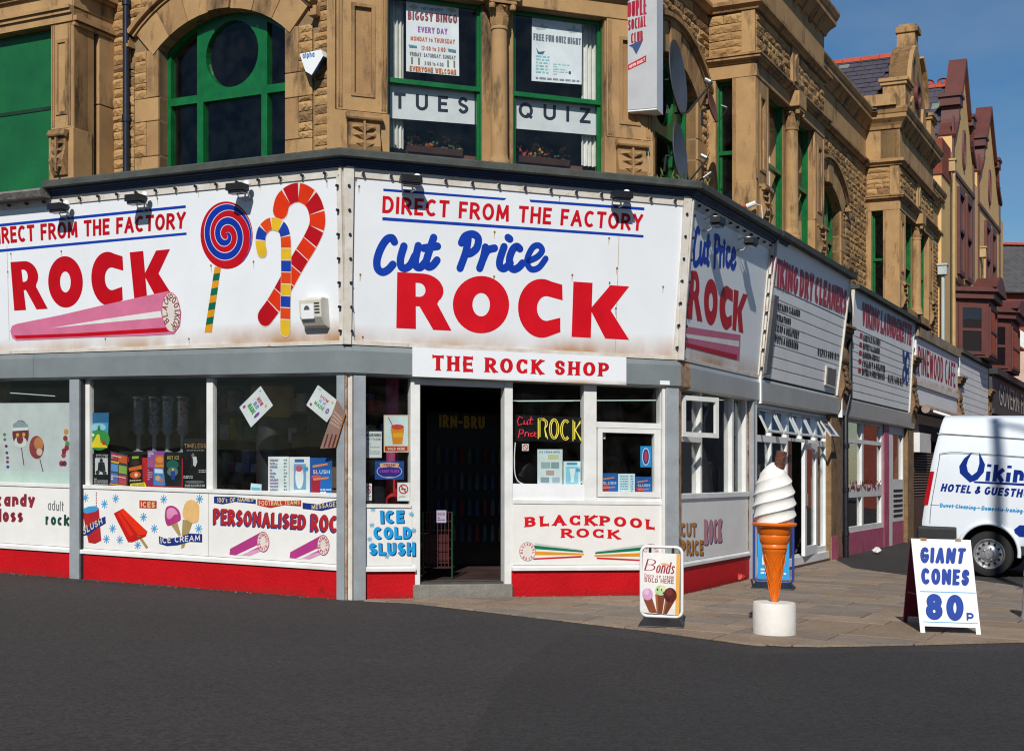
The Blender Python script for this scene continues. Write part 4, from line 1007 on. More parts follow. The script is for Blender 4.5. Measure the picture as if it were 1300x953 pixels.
# heavy ROCK: polygons
def heavy(mb,fr,z,mat,w,q):
    """R O C K outlines in a unit square mapped to quads q (photo pixels through z)"""
    R1=[(0,0),(.36,0),(.36,.41),(.43,.41),(.68,0),(1.02,0),(.77,.47)]+arc(.50,.715,.40,.285,-42,90,12)+[(0,1)]
    Rh=[(.36,.58),(.36,.83),(.43,.83)]+arc(.43,.705,.12,.125,90,-90,8)[1:]
    O1=circ(.5,.5,.5,40); Oh=circ(.5,.5,.155,28,.205)
    Cc=[(.5+.5*math.cos(R_(x)),.5+.52*math.sin(R_(x))) for x in range(60,301,8)]; Ci=[(.60+.20*math.cos(R_(x)),.5+.22*math.sin(R_(x))) for x in range(285,70,-12)]
    C1=[(.93,.93)]+Cc[1:-1]+[(.91,.09)]+[(.90,.345)]+Ci+[(.945,.655)]
    K1=[(0,0),(.34,0),(.34,.47),(.60,0),(1.03,0),(.68,.52),(1.0,.98),(.66,.98),(.34,.56),(.34,1),(0,1)]
    for i,(loops,qq) in enumerate((([R1,Rh],q[0]),([O1,Oh],q[1]),([C1],q[2]),([K1],q[3]))):
        Q=[fr.px(*z(*p)) for p in qq]     # TL TR BR BL
        fn=lambda p:tuple((Q[3][c]*(1-p[0])+Q[2][c]*p[0])*(1-p[1])+(Q[0][c]*(1-p[0])+Q[1][c]*p[0])*p[1] for c in (0,1))
        word(mb); mb.sheet(fr,[[fn(p) for p in l] for l in loops],w,mat)
ab=lambda X,Y:b(X,Y)
mb=MB()
def b2a(X,Y): x,y=b(X,Y); return ((x-430)*789/240,(y-200)*789/240)
heavy(mb,FS,a,ink('#dc0a20'),W1,[[(244,478),(455,490),(466,722),(240,711)],[(476,494),(711,494),(711,733),(476,733)],
  [b2a(62,474),b2a(275,482),b2a(270,734),b2a(62,728)],[b2a(310,485),b2a(560,502),b2a(552,745),b2a(302,732)]]); mb.build('lettering',None,SF)
def fixings(fr,parent,seams,dots):
    for (x0,y0),(x1,y1) in seams:
        p,q=fr.px(x0,y0),fr.px(x1,y1); MB().sheet(fr,[(q[0]-.005,q[1]),(q[0]+.003,q[1]),(p[0]+.003,p[1]),(p[0]-.005,p[1])],.0012).build('panel_seam',M('seam_grime',(.42,.37,.31),.7,.3,12.),parent)
    mb=MB()
    for x,y in dots:
        u,z=fr.px(x,y); mb.tube([fr.pt(u,z,0),fr.pt(u,z,.006)],.012,8,M('rusty_screw',(.22,.10,.04),.8,.3,20.)); mb.sheet(fr,[(u-.008,z-.005),(u-.004,z-.09),(u+.003,z-.07),(u+.008,z-.005)],.001,M('rust_run',(.50,.38,.26),.7,.25,12.))
    o=mb.build('screw_fixings',None,parent); o['kind']='stuff'
fixings(FS,SF,[(b(515,275),b(498,800))],[a(72,92),a(85,120),a(90,488),a(650,310),a(648,496),a(100,748),b(470,290),b(505,425),b(472,490),b(305,455),b(248,105),b(712,508),b(500,605)])
fixings(LS,SL,[((9,312),(12,432))],[(14,322),(78,319),(134,430),(10,345),(200,252),(252,242),(330,233),(415,230),(322,332),(268,337),(240,430)])
# --- left sign artwork
c=zc(0,220,440/1300.); d=zc(0,300,250/1300.)
mb=MB()
for P in ([c(-60,196),c(697,120),c(697,130),c(-60,206)],[c(-60,291),c(700,222),c(700,231),c(-60,301)]): ppoly(mb,LS,P,W1,blue)
mb.build('painted_rule',None,SL)
mb=MB(); text(mb,LS,'DIRECT FROM THE FACTORY',[c(-42,206),c(697,145),c(694,206),c(-38,268)],.20,red2,W1,gap=.17,space=.38); mb.build('lettering',None,SL)
mb=MB(); heavy(mb,LS,d,red2,W1,[[(70,170),(255,158),(312,478),(95,490)],[(316,131),(545,131),(550,470),(322,470)],[(598,110),(825,108),(832,450),(610,452)],[(857,106),(1122,78),(1140,405),(890,440)]]); mb.build('lettering',None,SL)
mb=MB()
ppoly(mb,LS,[d(110,578),d(400,520),d(700,450),d(1110,362),d(1170,400),d(1198,500),d(1190,590),d(1150,645),d(980,655),d(560,668),d(110,688),d(82,670),d(70,625),d(80,592)],W1+.002,pink)
ppoly(mb,LS,[d(335,606),d(700,545),d(1062,492),d(1072,535),d(700,570)],W1+.003,offw)
ppoly(mb,LS,[d(92,655),d(500,640),d(1100,602),d(1120,630),d(560,660),d(110,676)],W1+.003,red2)
e0=LS.px(*d(1132,502)); e1=LS.px(*d(1190,502)); e2=LS.px(*d(1132,368))
ppoly(mb,LS,circ(e0[0],e0[1],(e1[0]-e0[0])*1.08,36,(e2[1]-e0[1])),W1+.0035,ink('#d25a80'),px=False)
ppoly(mb,LS,circ(e0[0],e0[1],(e1[0]-e0[0]),36,(e2[1]-e0[1])*.95),W1+.004,ink('#e3dcd6'),px=False)
mb.build('painted_rock_stick',None,SL)
def ringtext(mb,fr,s,c0,rx,ry,a0,a1,h,t,mat,w):
    n=len(s)
    for i,ch in enumerate(s):
        if ch==' ': continue
        an=R_(a0+(a1-a0)*i/max(1,n-1)); cx,cz=c0[0]+rx*math.cos(an),c0[1]+ry*math.sin(an)
        pcs=lay(ch,h*.62,h,t); rot=an-math.pi/2
        put(mb,fr,pcs,lambda x,y:(cx+(x-h*.31)*math.cos(rot)-(y-h/2)*math.sin(rot),cz+(x-h*.31)*math.sin(rot)+(y-h/2)*math.cos(rot)),w,mat)
brn=ink('#8a4a3c')
mb=MB(); rx,rz=(e1[0]-e0[0])*.72,(e2[1]-e0[1])*.74
ringtext(mb,LS,'BLACKPOOL',e0,rx,rz,215,0,.085,.16,brn,W1+.006); ringtext(mb,LS,'KCOR',e0,rx*1.0,rz,-15,-75,.085,.16,brn,W1+.006); mb.build('lettering',None,SL)
# lollipop
def lolly():
    q=zc(240,215,200/1300.)
    mb=MB(); bl=ink('#0a33a8'); rd=ink('#c4061e'); wh=ink('#e8e4e6')
    C=LS.px(*q(300,545)); Rx=(LS.px(*q(530,545))[0]-LS.px(*q(98,545))[0])/2; Rz=(LS.px(*q(300,265))[1]-LS.px(*q(300,822))[1])/2
    C=((LS.px(*q(530,545))[0]+LS.px(*q(92,545))[0])/2,C[1])
    ppoly(mb,LS,circ(C[0],C[1],Rx,48,Rz),W1,rd,px=False)
    P=[]
    for i in range(101):
        tau=-.2+2.35*i/100; an=-2*math.pi*tau; r=max(.02,.115+.415*tau); P.append((math.cos(an)*r,math.sin(an)*r))
    def spir(width,mat,w):
        pcs=[]; ribbon(P,width,1,'b',pcs,0,taper=lambda t:min(1,.25+3*t) if t<.8 else max(.12,1-(t-.8)/.2)); put(mb,LS,pcs,lambda x,y:(C[0]+x*Rx*.985,C[1]+y*Rz*.985),w,mat)
    spir(.25,wh,W1+.001); spir(.205,bl,W1+.0015)
    # stick in green and amber bands
    g=c; A0,A1,B0,B1=g(806,350),g(830,352),g(768,597),g(795,597)
    for k in range(9):
        t0,t1=k/9,(k+1)/9; lp=lambda p,q_,t:(p[0]+(q_[0]-p[0])*t,p[1]+(q_[1]-p[1])*t)
        l0,r0,l1,r1=lp(A0,B0,t0),lp(A1,B1,t0),lp(A0,B0,t1),lp(A1,B1,t1); sk=-2 if k else 0; sk2=-2 if k<8 else 0
        ppoly(mb,LS,[l0,(r0[0],r0[1]+sk),(r1[0],r1[1]+sk2),l1],W1+(k%2)*.0002,ink('#e79b1a') if k%2==0 else ink('#0b6b4e'))
    mb.build('painted_lollipop',None,SL)
lolly()
def cane(pts,width,cols,nseg,w,tilt=0):
    P=catm([LS.px(*p) for p in pts],8); mb=MB()
    # arc length
    Ls=[0]
    for i in range(1,len(P)): Ls.append(Ls[-1]+math.hypot(P[i][0]-P[i-1][0],P[i][1]-P[i-1][1]))
    def at(s):
        for i in range(1,len(P)):
            if Ls[i]>=s:
                t=(s-Ls[i-1])/max(1e-6,Ls[i]-Ls[i-1]); return (P[i-1][0]+(P[i][0]-P[i-1][0])*t,P[i-1][1]+(P[i][1]-P[i-1][1])*t)
        return P[-1]
    tot=Ls[-1]; pcs=[]; ribbon([at(tot*i/60) for i in range(61)],width*1.06,1,'r',pcs); put(mb,LS,pcs,lambda x,y:(x,y),w,ink('#ead9cf'))
    for k in range(nseg):
        s0,s1=tot*k/nseg+.006,tot*(k+1)/nseg-.006; pcs=[]
        ribbon([at(s0+(s1-s0)*i/6) for i in range(7)],width,1,'b',pcs)
        if k in (0,nseg-1): e_=at(s0 if k==0 else s1); pcs.append((circ(e_[0],e_[1],width*.5,16),1))
        put(mb,LS,pcs,lambda x,y:(x,y),w+.001+.0002*(k%2),ink(cols[k%len(cols)]))
    mb.build('painted_candy_cane',None,SL)
cane([c(1052,140),c(1062,105),c(1090,80),c(1125,73),c(1165,95),c(1187,140),c(1190,195),c(1165,255),c(1120,330),c(1070,420),c(1030,490),c(994,540)],.215,('#e4350a','#bb0718'),12,W1)
cane([c(984,295),c(978,260),c(984,220),c(1005,195),c(1030,190),c(1060,205),c(1072,240),c(1074,300),c(1074,400),c(1072,500),c(1071,592)],.14,('#e8bd2a','#1740a8','#e4480a'),13,W1+.003)
# --- right sign artwork
e=zc(860,230,140/556.)
mb=MB()
sc_=[[e(108,255),e(98,245),e(84,330),e(84,410),e(98,415),e(112,390)],[e(118,315),e(114,390),e(122,408),e(134,340)],[e(136,318),e(134,395),e(142,400)],[e(156,280),e(150,400),e(156,415)],[e(146,318),e(162,316)],
 [e(192,285),e(186,430)],[e(190,280),e(208,290),e(206,340),e(192,355)],[e(216,335),e(214,425)],[e(216,365),e(226,340)],[e(234,340),e(232,420)],[e(236,308),e(237,312)],[e(262,345),e(250,345),e(246,400),e(254,425),e(264,410)],[e(272,390),e(290,375),e(284,345),e(274,370),e(272,420),e(282,435),e(292,415)]]
word(mb); strokes(mb,RS,sc_[:5],.085,blue,W1); word(mb); strokes(mb,RS,sc_[5:],.085,blue,W1); mb.build('lettering',None,SR)
mb=MB(); heavy(mb,RS,e,ink('#c01022'),W1,[[(70,450),(112,455),(124,708),(44,690)],[(132,490),(204,495),(200,728),(134,722)],[(210,528),(284,535),(278,746),(212,742)],[(284,545),(354,570),(330,765),(276,748)]]); mb.build('lettering',None,SR)
mb=MB(); ppoly(mb,RS,[e(44,732),e(318,775),e(312,905),e(32,830)],W1,ink('#cc6f8e')); ppoly(mb,RS,[e(36,768),e(310,806),e(309,835),e(34,786)],W1+.001,offw); ppoly(mb,RS,[e(34,812),e(300,875),e(298,902),e(32,832)],W1+.001,ink('#b01030')); mb.build('painted_rock_stick',None,SR)
# corner posts between the sign boxes
MB().sweep(F,[(-.1,Z0-.03),(.045,Z0-.03),(.045+K*(ZT-Z0),ZT+.03),(-.1,ZT+.03)],-.045,.045,-TAN*0,0).build('corner_cover',trimw,SF)
MB().sweep(F,[(-.1,Z0-.03),(.045,Z0-.03),(.045+K*(ZT-Z0),ZT+.03),(-.1,ZT+.03)],LEN-.03,LEN+.05).build('corner_cover',trimw,SF)
# ---------------------------------------------------------------- floodlights on the signs
def floodmesh():
    mb=MB(); f0=Fr((0,0),(1,0)); f0.pt=lambda u,z,w=0:Vector((u,-w,z))
    body=[(-.125,-.05),(.125,-.05),(.125,.045),(.10,.06),(-.10,.06),(-.125,.045)]
    mb.slab(f0,body,.13,.27)
    return mb,f0
def flood(x,y,fr,label,sc=1.):
    u,z=fr.px(x,y,.2); o=thing('floodlight',label,'floodlight',fr.pt(u,z,0),'floodlights along the rock shop signs')
    h=MB().slab(fr,[(u-.125,z-.045),(u+.125,z-.045),(u+.115,z+.035),(u-.115,z+.035)],.12,.25); h.box(fr,u-.10,u+.10,z-.075,z-.045,.13,.24); h.build('housing',black,o,bevel=.008)
    MB().box(fr,u-.105,u+.105,z-.08,z-.076,.135,.235).build('lens',steel,o)
    b_=MB(); b_.tube([fr.pt(u-.09,z-.03,.12),fr.pt(u-.07,z-.10,.06),fr.pt(u-.03,z-.12,.0)],.008,6); b_.tube([fr.pt(u+.09,z-.03,.12),fr.pt(u+.07,z-.10,.06),fr.pt(u+.03,z-.12,.0)],.008,6)
    b_.tube([fr.pt(u,z+.02,.15),fr.pt(u+.01,z+.06,.08),fr.pt(u+.02,z+.03,.0)],.012,6); b_.build('bracket',steel,o)
    s=MB(); s.lathe(fr.at(u+.09,.12+fr.k*(z-fr.z0)),[(.0,z+.085),(.03,z+.075),(.045,z+.05),(.045,z+.03),(.03,z+.02)],14); s.build('sensor',upvc,o,smooth=50)
flood(72,262,LS,'black floodlight over the word FROM on the lollipop sign'); flood(171,251,LS,'black floodlight over the word FACTORY on the lollipop sign'); flood(300,237,LS,'black floodlight directly above the painted lollipop')
flood(522,227,FS,'black floodlight over the word DIRECT on the corner sign'); flood(790,247,FS,'black floodlight over the word FACTORY on the corner sign')
flood(913,280,RS,'black floodlight above the blue Cut Price lettering next to the dry cleaners'); flood(955,306,RS,'black floodlight at the end of the sign by the dry cleaners board')
# sounder box on the left sign
o=thing('sounder_box','cream plastic sounder box with slotted grille beside the candy canes','alarm',LS.pt(-.55,3.2,0))
u0,z0=LS.px(*c(1157,585)); u1,z1=LS.px(*c(1232,468))
MB().sweep(LS,[(.003,z0),(.10,z0+.03),(.16,z0+.12),(.16,z1-.03),(.12,z1),(.003,z1)],u0,u1).build('case',M('cream_plastic',(.55,.53,.46),.45,.08,6.),o,bevel=.008)
MB().box(LS,u0+.03,u1-.1,z0+.1,z1-.08,.155,.166).build('label_plate',upvc,o)
mb=MB()
for k in range(4): mb.box(LS,u1-.09,u1-.02,z1-.08-.035*k,z1-.065-.035*k,.155,.164)
mb.build('grille_slots',black,o)
mb=MB(); mb.sheet(LS,arc((u0+u1)/2-.04,z0+.2,.04,.05,0,180,8),.168); mb.build('emblem',ink('#555a60'),o)
# ---------------------------------------------------------------- the rock shop's ground floor
ZB0,ZB1=2.57,2.92
floorm=M('shop_floor',(.05,.03,.028),.5,.3,3.)
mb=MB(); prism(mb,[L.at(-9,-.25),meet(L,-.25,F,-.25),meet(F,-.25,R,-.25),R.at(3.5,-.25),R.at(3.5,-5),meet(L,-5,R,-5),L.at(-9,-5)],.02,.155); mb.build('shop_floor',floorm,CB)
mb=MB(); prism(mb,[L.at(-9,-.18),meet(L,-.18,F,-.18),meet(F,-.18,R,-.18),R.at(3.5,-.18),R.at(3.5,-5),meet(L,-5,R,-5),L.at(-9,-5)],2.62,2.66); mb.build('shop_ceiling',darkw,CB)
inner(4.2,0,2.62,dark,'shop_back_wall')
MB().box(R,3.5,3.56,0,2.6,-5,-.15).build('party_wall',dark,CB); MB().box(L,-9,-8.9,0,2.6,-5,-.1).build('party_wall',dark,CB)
# backing wall behind the signs so no light gets in
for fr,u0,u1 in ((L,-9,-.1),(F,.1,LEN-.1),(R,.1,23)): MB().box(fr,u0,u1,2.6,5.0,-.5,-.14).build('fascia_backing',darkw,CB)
MB().box(L,-14,-5.95,-.3,5.0,-.5,.02).build('wall',stone,CB)
def stiles(mb,fr,xs,z0,z1,w0,w1,y=600):
    for x0,x1 in xs: mb.box(fr,fr.px(x0,y,w1)[0],fr.px(x1,y,w1)[0],z0,z1,w0,w1)
# ---- left window
S1=thing('shop_window_front','rock shop window front with slush, ice cream and personalised rock panels over a red plinth','shopfront',L.pt(-2.2,0,0))
lx=lambda x,w=-.06:L.px(x,620,w)[0]
uP0,uP1=lx(88,0),lx(100,0); uc0,uc1=lx(427,0),lx(437,0)
for a,b in ((-5.95,uP0+.005),(uP1-.005,uc0+.01)):
    MB().box(L,a,b,-.1,.33,-.2,-.045).build('red_plinth',redp,S1,bevel=.006)
    MB().sweep(L,[(-.2,.33),(-.02,.33),(-.02,.37),(-.045,.395),(-.2,.40)],a,b).build('ledge',white,S1)
um=lx(264.5,-.05); zpT=1.165
pw_=M('white_print_panel',(.73,.725,.70),.45,.0,3.,.03,30,col2=(.67,.66,.63),stain=('#8a7358',.69,3.,(1,1,1)))
pn1=MB().box(L,uP1,um-.004,.40,zpT,-.12,-.05).build('print_panel',pw_,S1); pn2=MB().box(L,um+.004,uc0+.02,.40,zpT,-.12,-.05).build('print_panel',pw_,S1); pn0=MB().box(L,-5.95,uP0,.40,zpT,-.12,-.05).build('print_panel',pw_,S1)
for a,b in ((-5.95,uP0),(uP1,uc0+.02)): MB().box(L,a,b,zpT,zpT+.05,-.2,-.035).build('sill',white,S1,bevel=.006)
mb=MB(); 
for x0,x1 in ((106.5,113.5),(262,270)): mb=MB().box(L,lx(x0,-.08),lx(x1,-.08),zpT+.05,2.6,-.16,-.08).build('mullion',white,S1,bevel=.004)
MB().box(L,uP1,lx(106.5,-.08),zpT+.05,2.6,-.2,-.09).build('frame_board',white,S1)
for a,b in ((lx(113.5,-.08),lx(262,-.08)),(lx(270,-.08),uc0+.03),(-5.95,uP0)): MB().box(L,a,b,zpT+.04,2.6,-.124,-.118).build('pane',gshop,S1)
MB().box(L,uP0,uP1,-.02,ZB0,-.08,.0).build('post',postg,S1,bevel=.004)
MB().box(L,uP1-.0,uP1+.035,-.02,ZB0,-.1,-.03).build('shutter_guide',black,S1)
MB().box(L,uc0,uc1,-.02,ZB0,-.08,.0).build('post',postg,S1,bevel=.004)
MB().box(L,uc1+.005,-.005,-.02,Z0,-.10,-.01).build('corner_post',rust,S1)
for a,b in ((-5.95,-4.93),(-4.925,-.0)):
    MB().sweep(L,[(-.25,ZB0),(-.02,ZB0),(.03,ZB0+.03),(.03,ZB1-.07),(.0,ZB1),(-.25,ZB1)],a,b,0,TAN if b==0 else 0).build('shutter_box',boxg,S1)
# print on the panels
h=zc(100,610,340/1300.)
PF=L.off(-.05)
W2=.003
nav=ink('#1b3580'); dred=ink('#b3262b'); cream_i=ink('#e2cf9a'); sky_i=ink('#3f9fd6')
for X,Y in ((33,82),(180,86),(413,90),(587,88),(315,176),(367,232),(200,286),(583,232),(165,232),(135,283),(125,113),(287,312)):
    c0=PF.px(*h(X,Y)); mb=MB()
    for k in range(4):
        an=math.pi*k/4; r=.052; strokes(mb,PF,[[(c0[0]-r*math.cos(an),c0[1]-r*math.sin(an)),(c0[0]+r*math.cos(an),c0[1]+r*math.sin(an))]],.012,sky_i,W2+.0003*k,px=False)
    mb.build('printed_snowflake',None,pn1)
mb=MB()
ppoly(mb,PF,[h(18,148),h(98,135),h(110,290),h(80,305),h(48,300)],W2,dred); cc=[h(18,150),h(40,158),h(80,150),h(100,135),h(85,122),h(50,124),h(25,135)]; ppoly(mb,PF,cc,W2+.001,sky_i)
for k in range(6): ppoly(mb,PF,[h(84,122-12*k),h(89,122-12*k),h(88,116-12*k),h(83,116-12*k)],W2,dred)
ppoly(mb,PF,[h(-6,250),h(35,232),h(80,195),h(130,172),h(132,206),h(90,230),h(50,262),h(-4,270)],W2+.002,nav); text(mb,PF,'SLUSH',[h(20,225),h(112,180),h(118,206),h(24,262)],.18,cream_i,W2+.004)
mb.build('printed_slush_cup',None,pn1)
mb=MB()
ppoly(mb,PF,[h(170,158),h(216,134),h(334,246),h(325,270),h(262,298),h(240,298)],W2,ink('#c31a12')); ppoly(mb,PF,[h(202,150),h(216,134),h(334,246),h(322,262),h(290,262)],W2+.001,ink('#e63310')); ppoly(mb,PF,[h(188,158),h(200,152),h(268,262),h(250,272)],W2+.001,ink('#dd2a14'))
ppoly(mb,PF,[h(285,268),h(300,266),h(338,322),h(328,330)],W2,ink('#a88d62')); mb.build('printed_ice_lolly',None,pn1)
mb=MB(); ppoly(mb,PF,[h(295,94),h(379,98),h(378,135),h(295,132)],W2,ink('#b93a26')); text(mb,PF,'ICES',[h(303,101),h(371,104),h(370,130),h(303,127)],.2,cream_i,W2+.001); mb.build('printed_ices_label',None,pn1)
mb=MB()
ppoly(mb,PF,[h(444,208),h(478,196),h(496,262),h(486,268)],W2,ink('#a8935e')); ppoly(mb,PF,[h(505,188),h(556,195),h(512,322),h(498,330)],W2,ink('#a8935e'))
ppoly(mb,PF,[h(x,y) for x,y in catm([(420,150),(430,125),(460,122),(488,145),(496,185),(480,200),(455,212),(432,218),(420,190)],4,True)],W2+.001,ink('#b23b7e')); ppoly(mb,PF,[h(x,y) for x,y in catm([(428,150),(440,132),(465,135),(482,160),(465,165),(445,185),(430,180)],4,True)],W2+.002,ink('#dd8fb8'))
ppoly(mb,PF,[h(x,y) for x,y in catm([(505,150),(520,105),(550,92),(580,110),(585,150),(580,195),(555,205),(525,190),(508,178)],4,True)],W2+.001,ink('#e6bb79'))
ppoly(mb,PF,[h(390,268),h(430,282),h(480,274),h(540,255),h(600,258),h(600,298),h(540,295),h(480,312),h(430,316),h(392,305)],W2+.003,nav); text(mb,PF,'ICE CREAM',[h(398,274),h(592,262),h(590,290),h(400,304)],.17,ink('#e8e4dc'),W2+.004); mb.build('printed_ice_cream_cones',None,pn1)
mb=MB()
for P,cl,s,q in (([(657,76),(760,78),(860,90),(860,112),(760,102),(700,114),(657,108)],nav,"100's OF NAMES",[(672,82),(850,82),(848,100),(672,106)]),([(867,88),(960,98),(1080,94),(1080,124),(1000,118),(930,132),(867,118)],ink('#b8352b'),'FOOTBALL TEAMS',[(874,96),(1074,94),(1074,114),(876,122)]),([(1087,106),(1160,114),(1262,92),(1262,126),(1180,146),(1087,136)],nav,'MESSAGES',[(1130,118),(1262,98),(1262,122),(1132,140)])):
    ppoly(mb,PF,[h(*p) for p in P],W2,cl); text(mb,PF,s,[h(*p) for p in q],.17,cream_i,W2+.001)
mb.build('printed_ribbon',None,pn2)
mb=MB()
for dx,dy,m_,w_ in ((-5,6,nav,W2),(0,0,dred,W2+.002)):
    text(mb,PF,'PERSONALISED',[h(656+dx,132+dy),h(1106+dx,165+dy),h(1104+dx,235+dy),h(656+dx,210+dy)],.22,m_,w_,gap=.16); text(mb,PF,'ROC',[h(1128+dx,158+dy),h(1262+dx,170+dy),h(1260+dx,250+dy),h(1126+dx,244+dy)],.22,m_,w_,gap=.16)
mb.build('lettering',None,pn2)
for X0 in (0,292):
    mb=MB(); Y0=0 if X0==0 else 16; H=lambda x,y:h(x+X0,y+Y0)
    ppoly(mb,PF,[H(735,330),H(890,246),H(905,330),H(770,362),H(732,358)],W2,ink('#b23a82')); ppoly(mb,PF,[H(780,360),H(870,330),H(885,340),H(830,364)],W2+.001,ink('#dd9ec2'))
    ppoly(mb,PF,[H(762,362),H(868,312),H(872,322),H(790,362)],W2+.002,offw)
    c0=PF.px(*H(896,296)); c1=PF.px(*H(926,296)); c2=PF.px(*H(896,246)); ppoly(mb,PF,circ(c0[0],c0[1],c1[0]-c0[0],28,c2[1]-c0[1]),W2+.003,ink('#b8406e'),px=False); ppoly(mb,PF,circ(c0[0],c0[1],(c1[0]-c0[0])*.9,28,(c2[1]-c0[1])*.92),W2+.004,ink('#e2d8d2'),px=False)
    ringtext(mb,PF,'BLACKPOOL',c0,(c1[0]-c0[0])*.65,(c2[1]-c0[1])*.68,200,0,.035,.2,dred,W2+.005); ringtext(mb,PF,'KCOR',c0,(c1[0]-c0[0])*.65,(c2[1]-c0[1])*.68,-40,-130,.035,.2,dred,W2+.005)
    mb.build('printed_rock_stick',None,pn2)
j=zc(0,500,110/524.)
mb=MB(); mr=ink('#8c2a3a'); text(mb,PF,'candy',[j(-20,600),j(212,605),j(210,680),j(-22,678)],.3,mr,W2,gap=.2); text(mb,PF,'floss',[j(-45,690),j(142,698),j(140,775),j(-45,772)],.3,mr,W2,gap=.2)
text(mb,PF,'adult',[j(292,640),j(388,648),j(386,708),j(290,700)],.1,ink('#6a6e70'),W2); text(mb,PF,'rock',[j(276,722),j(420,730),j(418,796),j(276,790)],.26,ink('#1d4a40'),W2); mb.build('lettering',None,pn0)
# ---- corner front with the door
S2=thing('shop_entrance_front','corner shop front with open doorway, white frames and BLACKPOOL ROCK panel over a red plinth','shopfront',F.pt(2.,0,0))
fx2=lambda x,w=-.06:F.px(x,620,w)[0]
p0,p1=fx2(449,0),fx2(464.5,0); d0,d1=fx2(533,-.08),fx2(640,-.08); r0,r1=fx2(651,-.05),fx2(845,-.05); q0,q1=fx2(846,0),fx2(862,0)
MB().box(F,p0,p1,-.05,ZB0,-.1,.0).build('post',postg,S2,bevel=.004)
MB().box(F,.01,p0-.02,-.05,ZB0,-.12,-.03).build('corner_strip',trimw,S2)
MB().box(F,p0-.04,p0-.012,.0,ZB0,-.1,-.015).build('conduit',trimw,S2)
for a,b in ((p1-.002,fx2(527,-.05)),(r0-.015,q0+.01)):
    MB().box(F,a,b,-.1,.325,-.22,-.05).build('red_plinth',redp,S2,bevel=.008); MB().sweep(F,[(-.22,.325),(-.01,.325),(-.01,.36),(-.04,.385),(-.22,.39)],a,b).build('ledge',white,S2)
stepm=M('concrete_step',(.20,.19,.165),.9,.2,7.,.4,60)
MB().box(F,fx2(525,-.02),fx2(651,-.02),-.1,.165,-.6,-.02).build('doorstep',stepm,S2,bevel=.008)
MB().box(F,d0-.02,d1+.02,.165,.19,-.3,-.1).build('threshold',M('dark_metal_threshold',(.06,.055,.05),.5,.2,6.),S2)
pl1=MB().box(F,p1-.002,fx2(523,-.05),.39,1.06,-.16,-.05).build('print_panel',pw_,S2)
pl2=MB().box(F,r0,q0,.39,1.14,-.16,-.05).build('print_panel',pw_,S2)
for a,b,z0,z1 in ((fx2(521,-.08),d0,.16,2.6),(d1,r0+.005,.16,2.6)): MB().box(F,a,b,z0,z1,-.22,-.06).build('door_jamb',white,S2,bevel=.006)
MB().box(F,d0,d1,2.50,2.6,-.22,-.08).build('door_head',white,S2)
MB().box(F,p1-.002,fx2(521,-.08),1.06,1.10,-.2,-.035).build('sill',white,S2)
MB().box(F,p1,fx2(521,-.1),1.08,2.6,-.124,-.118).build('pane',gshop,S2)
# right-hand window with its low white infill, and the small opening window
wa,wb,wc_,wd=r0+.0,fx2(741,-.08),fx2(757,-.08),fx2(838,-.08)
zg=1.36
MB().box(F,wa,wb,1.14,zg,-.14,-.07).build('infill_panel',upvc,S2); MB().box(F,wa,q0,1.12,1.17,-.2,-.04).build('sill',white,S2,bevel=.005)
MB().box(F,wa,wb,zg,2.6,-.124,-.118).build('pane',gshop,S2)
MB().box(F,wb,wc_,1.17,2.6,-.2,-.065).build('mullion',white,S2,bevel=.005); MB().box(F,wd,q0,1.17,2.6,-.2,-.065).build('mullion',white,S2,bevel=.005)
MB().box(F,wc_,wd,1.17,1.21,-.2,-.06).build('frame_rail',white,S2); MB().box(F,wc_,wd,2.06,2.13,-.2,-.055).build('frame_rail',white,S2)
MB().box(F,wc_,wd,2.13,2.6,-.124,-.118).build('pane',gshop,S2)
cs=MB().slab(F,[rect(wc_+.01,1.215,wd-.01,2.055),rect(wc_+.07,1.28,wd-.09,2.0)],-.13,-.05).build('casement',white,S2,bevel=.005); MB().box(F,wc_+.07,wd-.09,1.28,2.0,-.10,-.096).build('pane',gshop,cs)
MB().box(F,q0,q1,-.05,ZB0,-.1,.0).build('post',postg,S2,bevel=.004); MB().box(F,q0-.045,q0-.005,.4,2.6,-.1,-.02).build('shutter_guide',white,S2)
MB().sweep(F,[(-.25,ZB0),(-.02,ZB0),(.03,ZB0+.03),(.03,ZB1-.07),(.0,ZB1),(-.25,ZB1)],0,LEN,-TAN,TAN).build('shutter_box',boxg,S2)
MB().box(F,LEN-.27,LEN-.14,ZB0+.035,ZB0+.085,.03,.034).build('maker_plate',upvc,S2)
# print
FP=F.off(-.05); k_=zc(430,440,430/1205.)
mb=MB(); sk=ink('#1f9fe0'); nv2=ink('#12306a')
for s,q in (('ICE',[(146,582),(232,580),(232,626),(148,628)]),('COLD',[(122,640),(258,640),(258,682),(124,684)]),('SLUSH',[(106,698),(272,694),(272,742),(108,740)])):
    text(mb,FP,s,[k_(x+3,y+3) for x,y in q],.30,nv2,W2,gap=.18); text(mb,FP,s,[k_(*p) for p in q],.27,sk,W2+.002,gap=.18)
mb.build('lettering',None,pl1)
for X,Y in ((122,578),(258,595),(118,634),(266,652),(110,684),(172,745),(250,730)):
    c0=FP.px(*k_(X,Y)); mb=MB()
    for q in range(4): an=math.pi*q/4; strokes(mb,FP,[[(c0[0]-.028*math.cos(an),c0[1]-.028*math.sin(an)),(c0[0]+.028*math.cos(an),c0[1]+.028*math.sin(an))]],.008,ink('#6db9df'),W2+.0003*q,px=False)
    mb.build('printed_snowflake',None,pl1)
m_=zc(640,640,210/1300.); mb=MB(); rd3=ink('#dc1420')
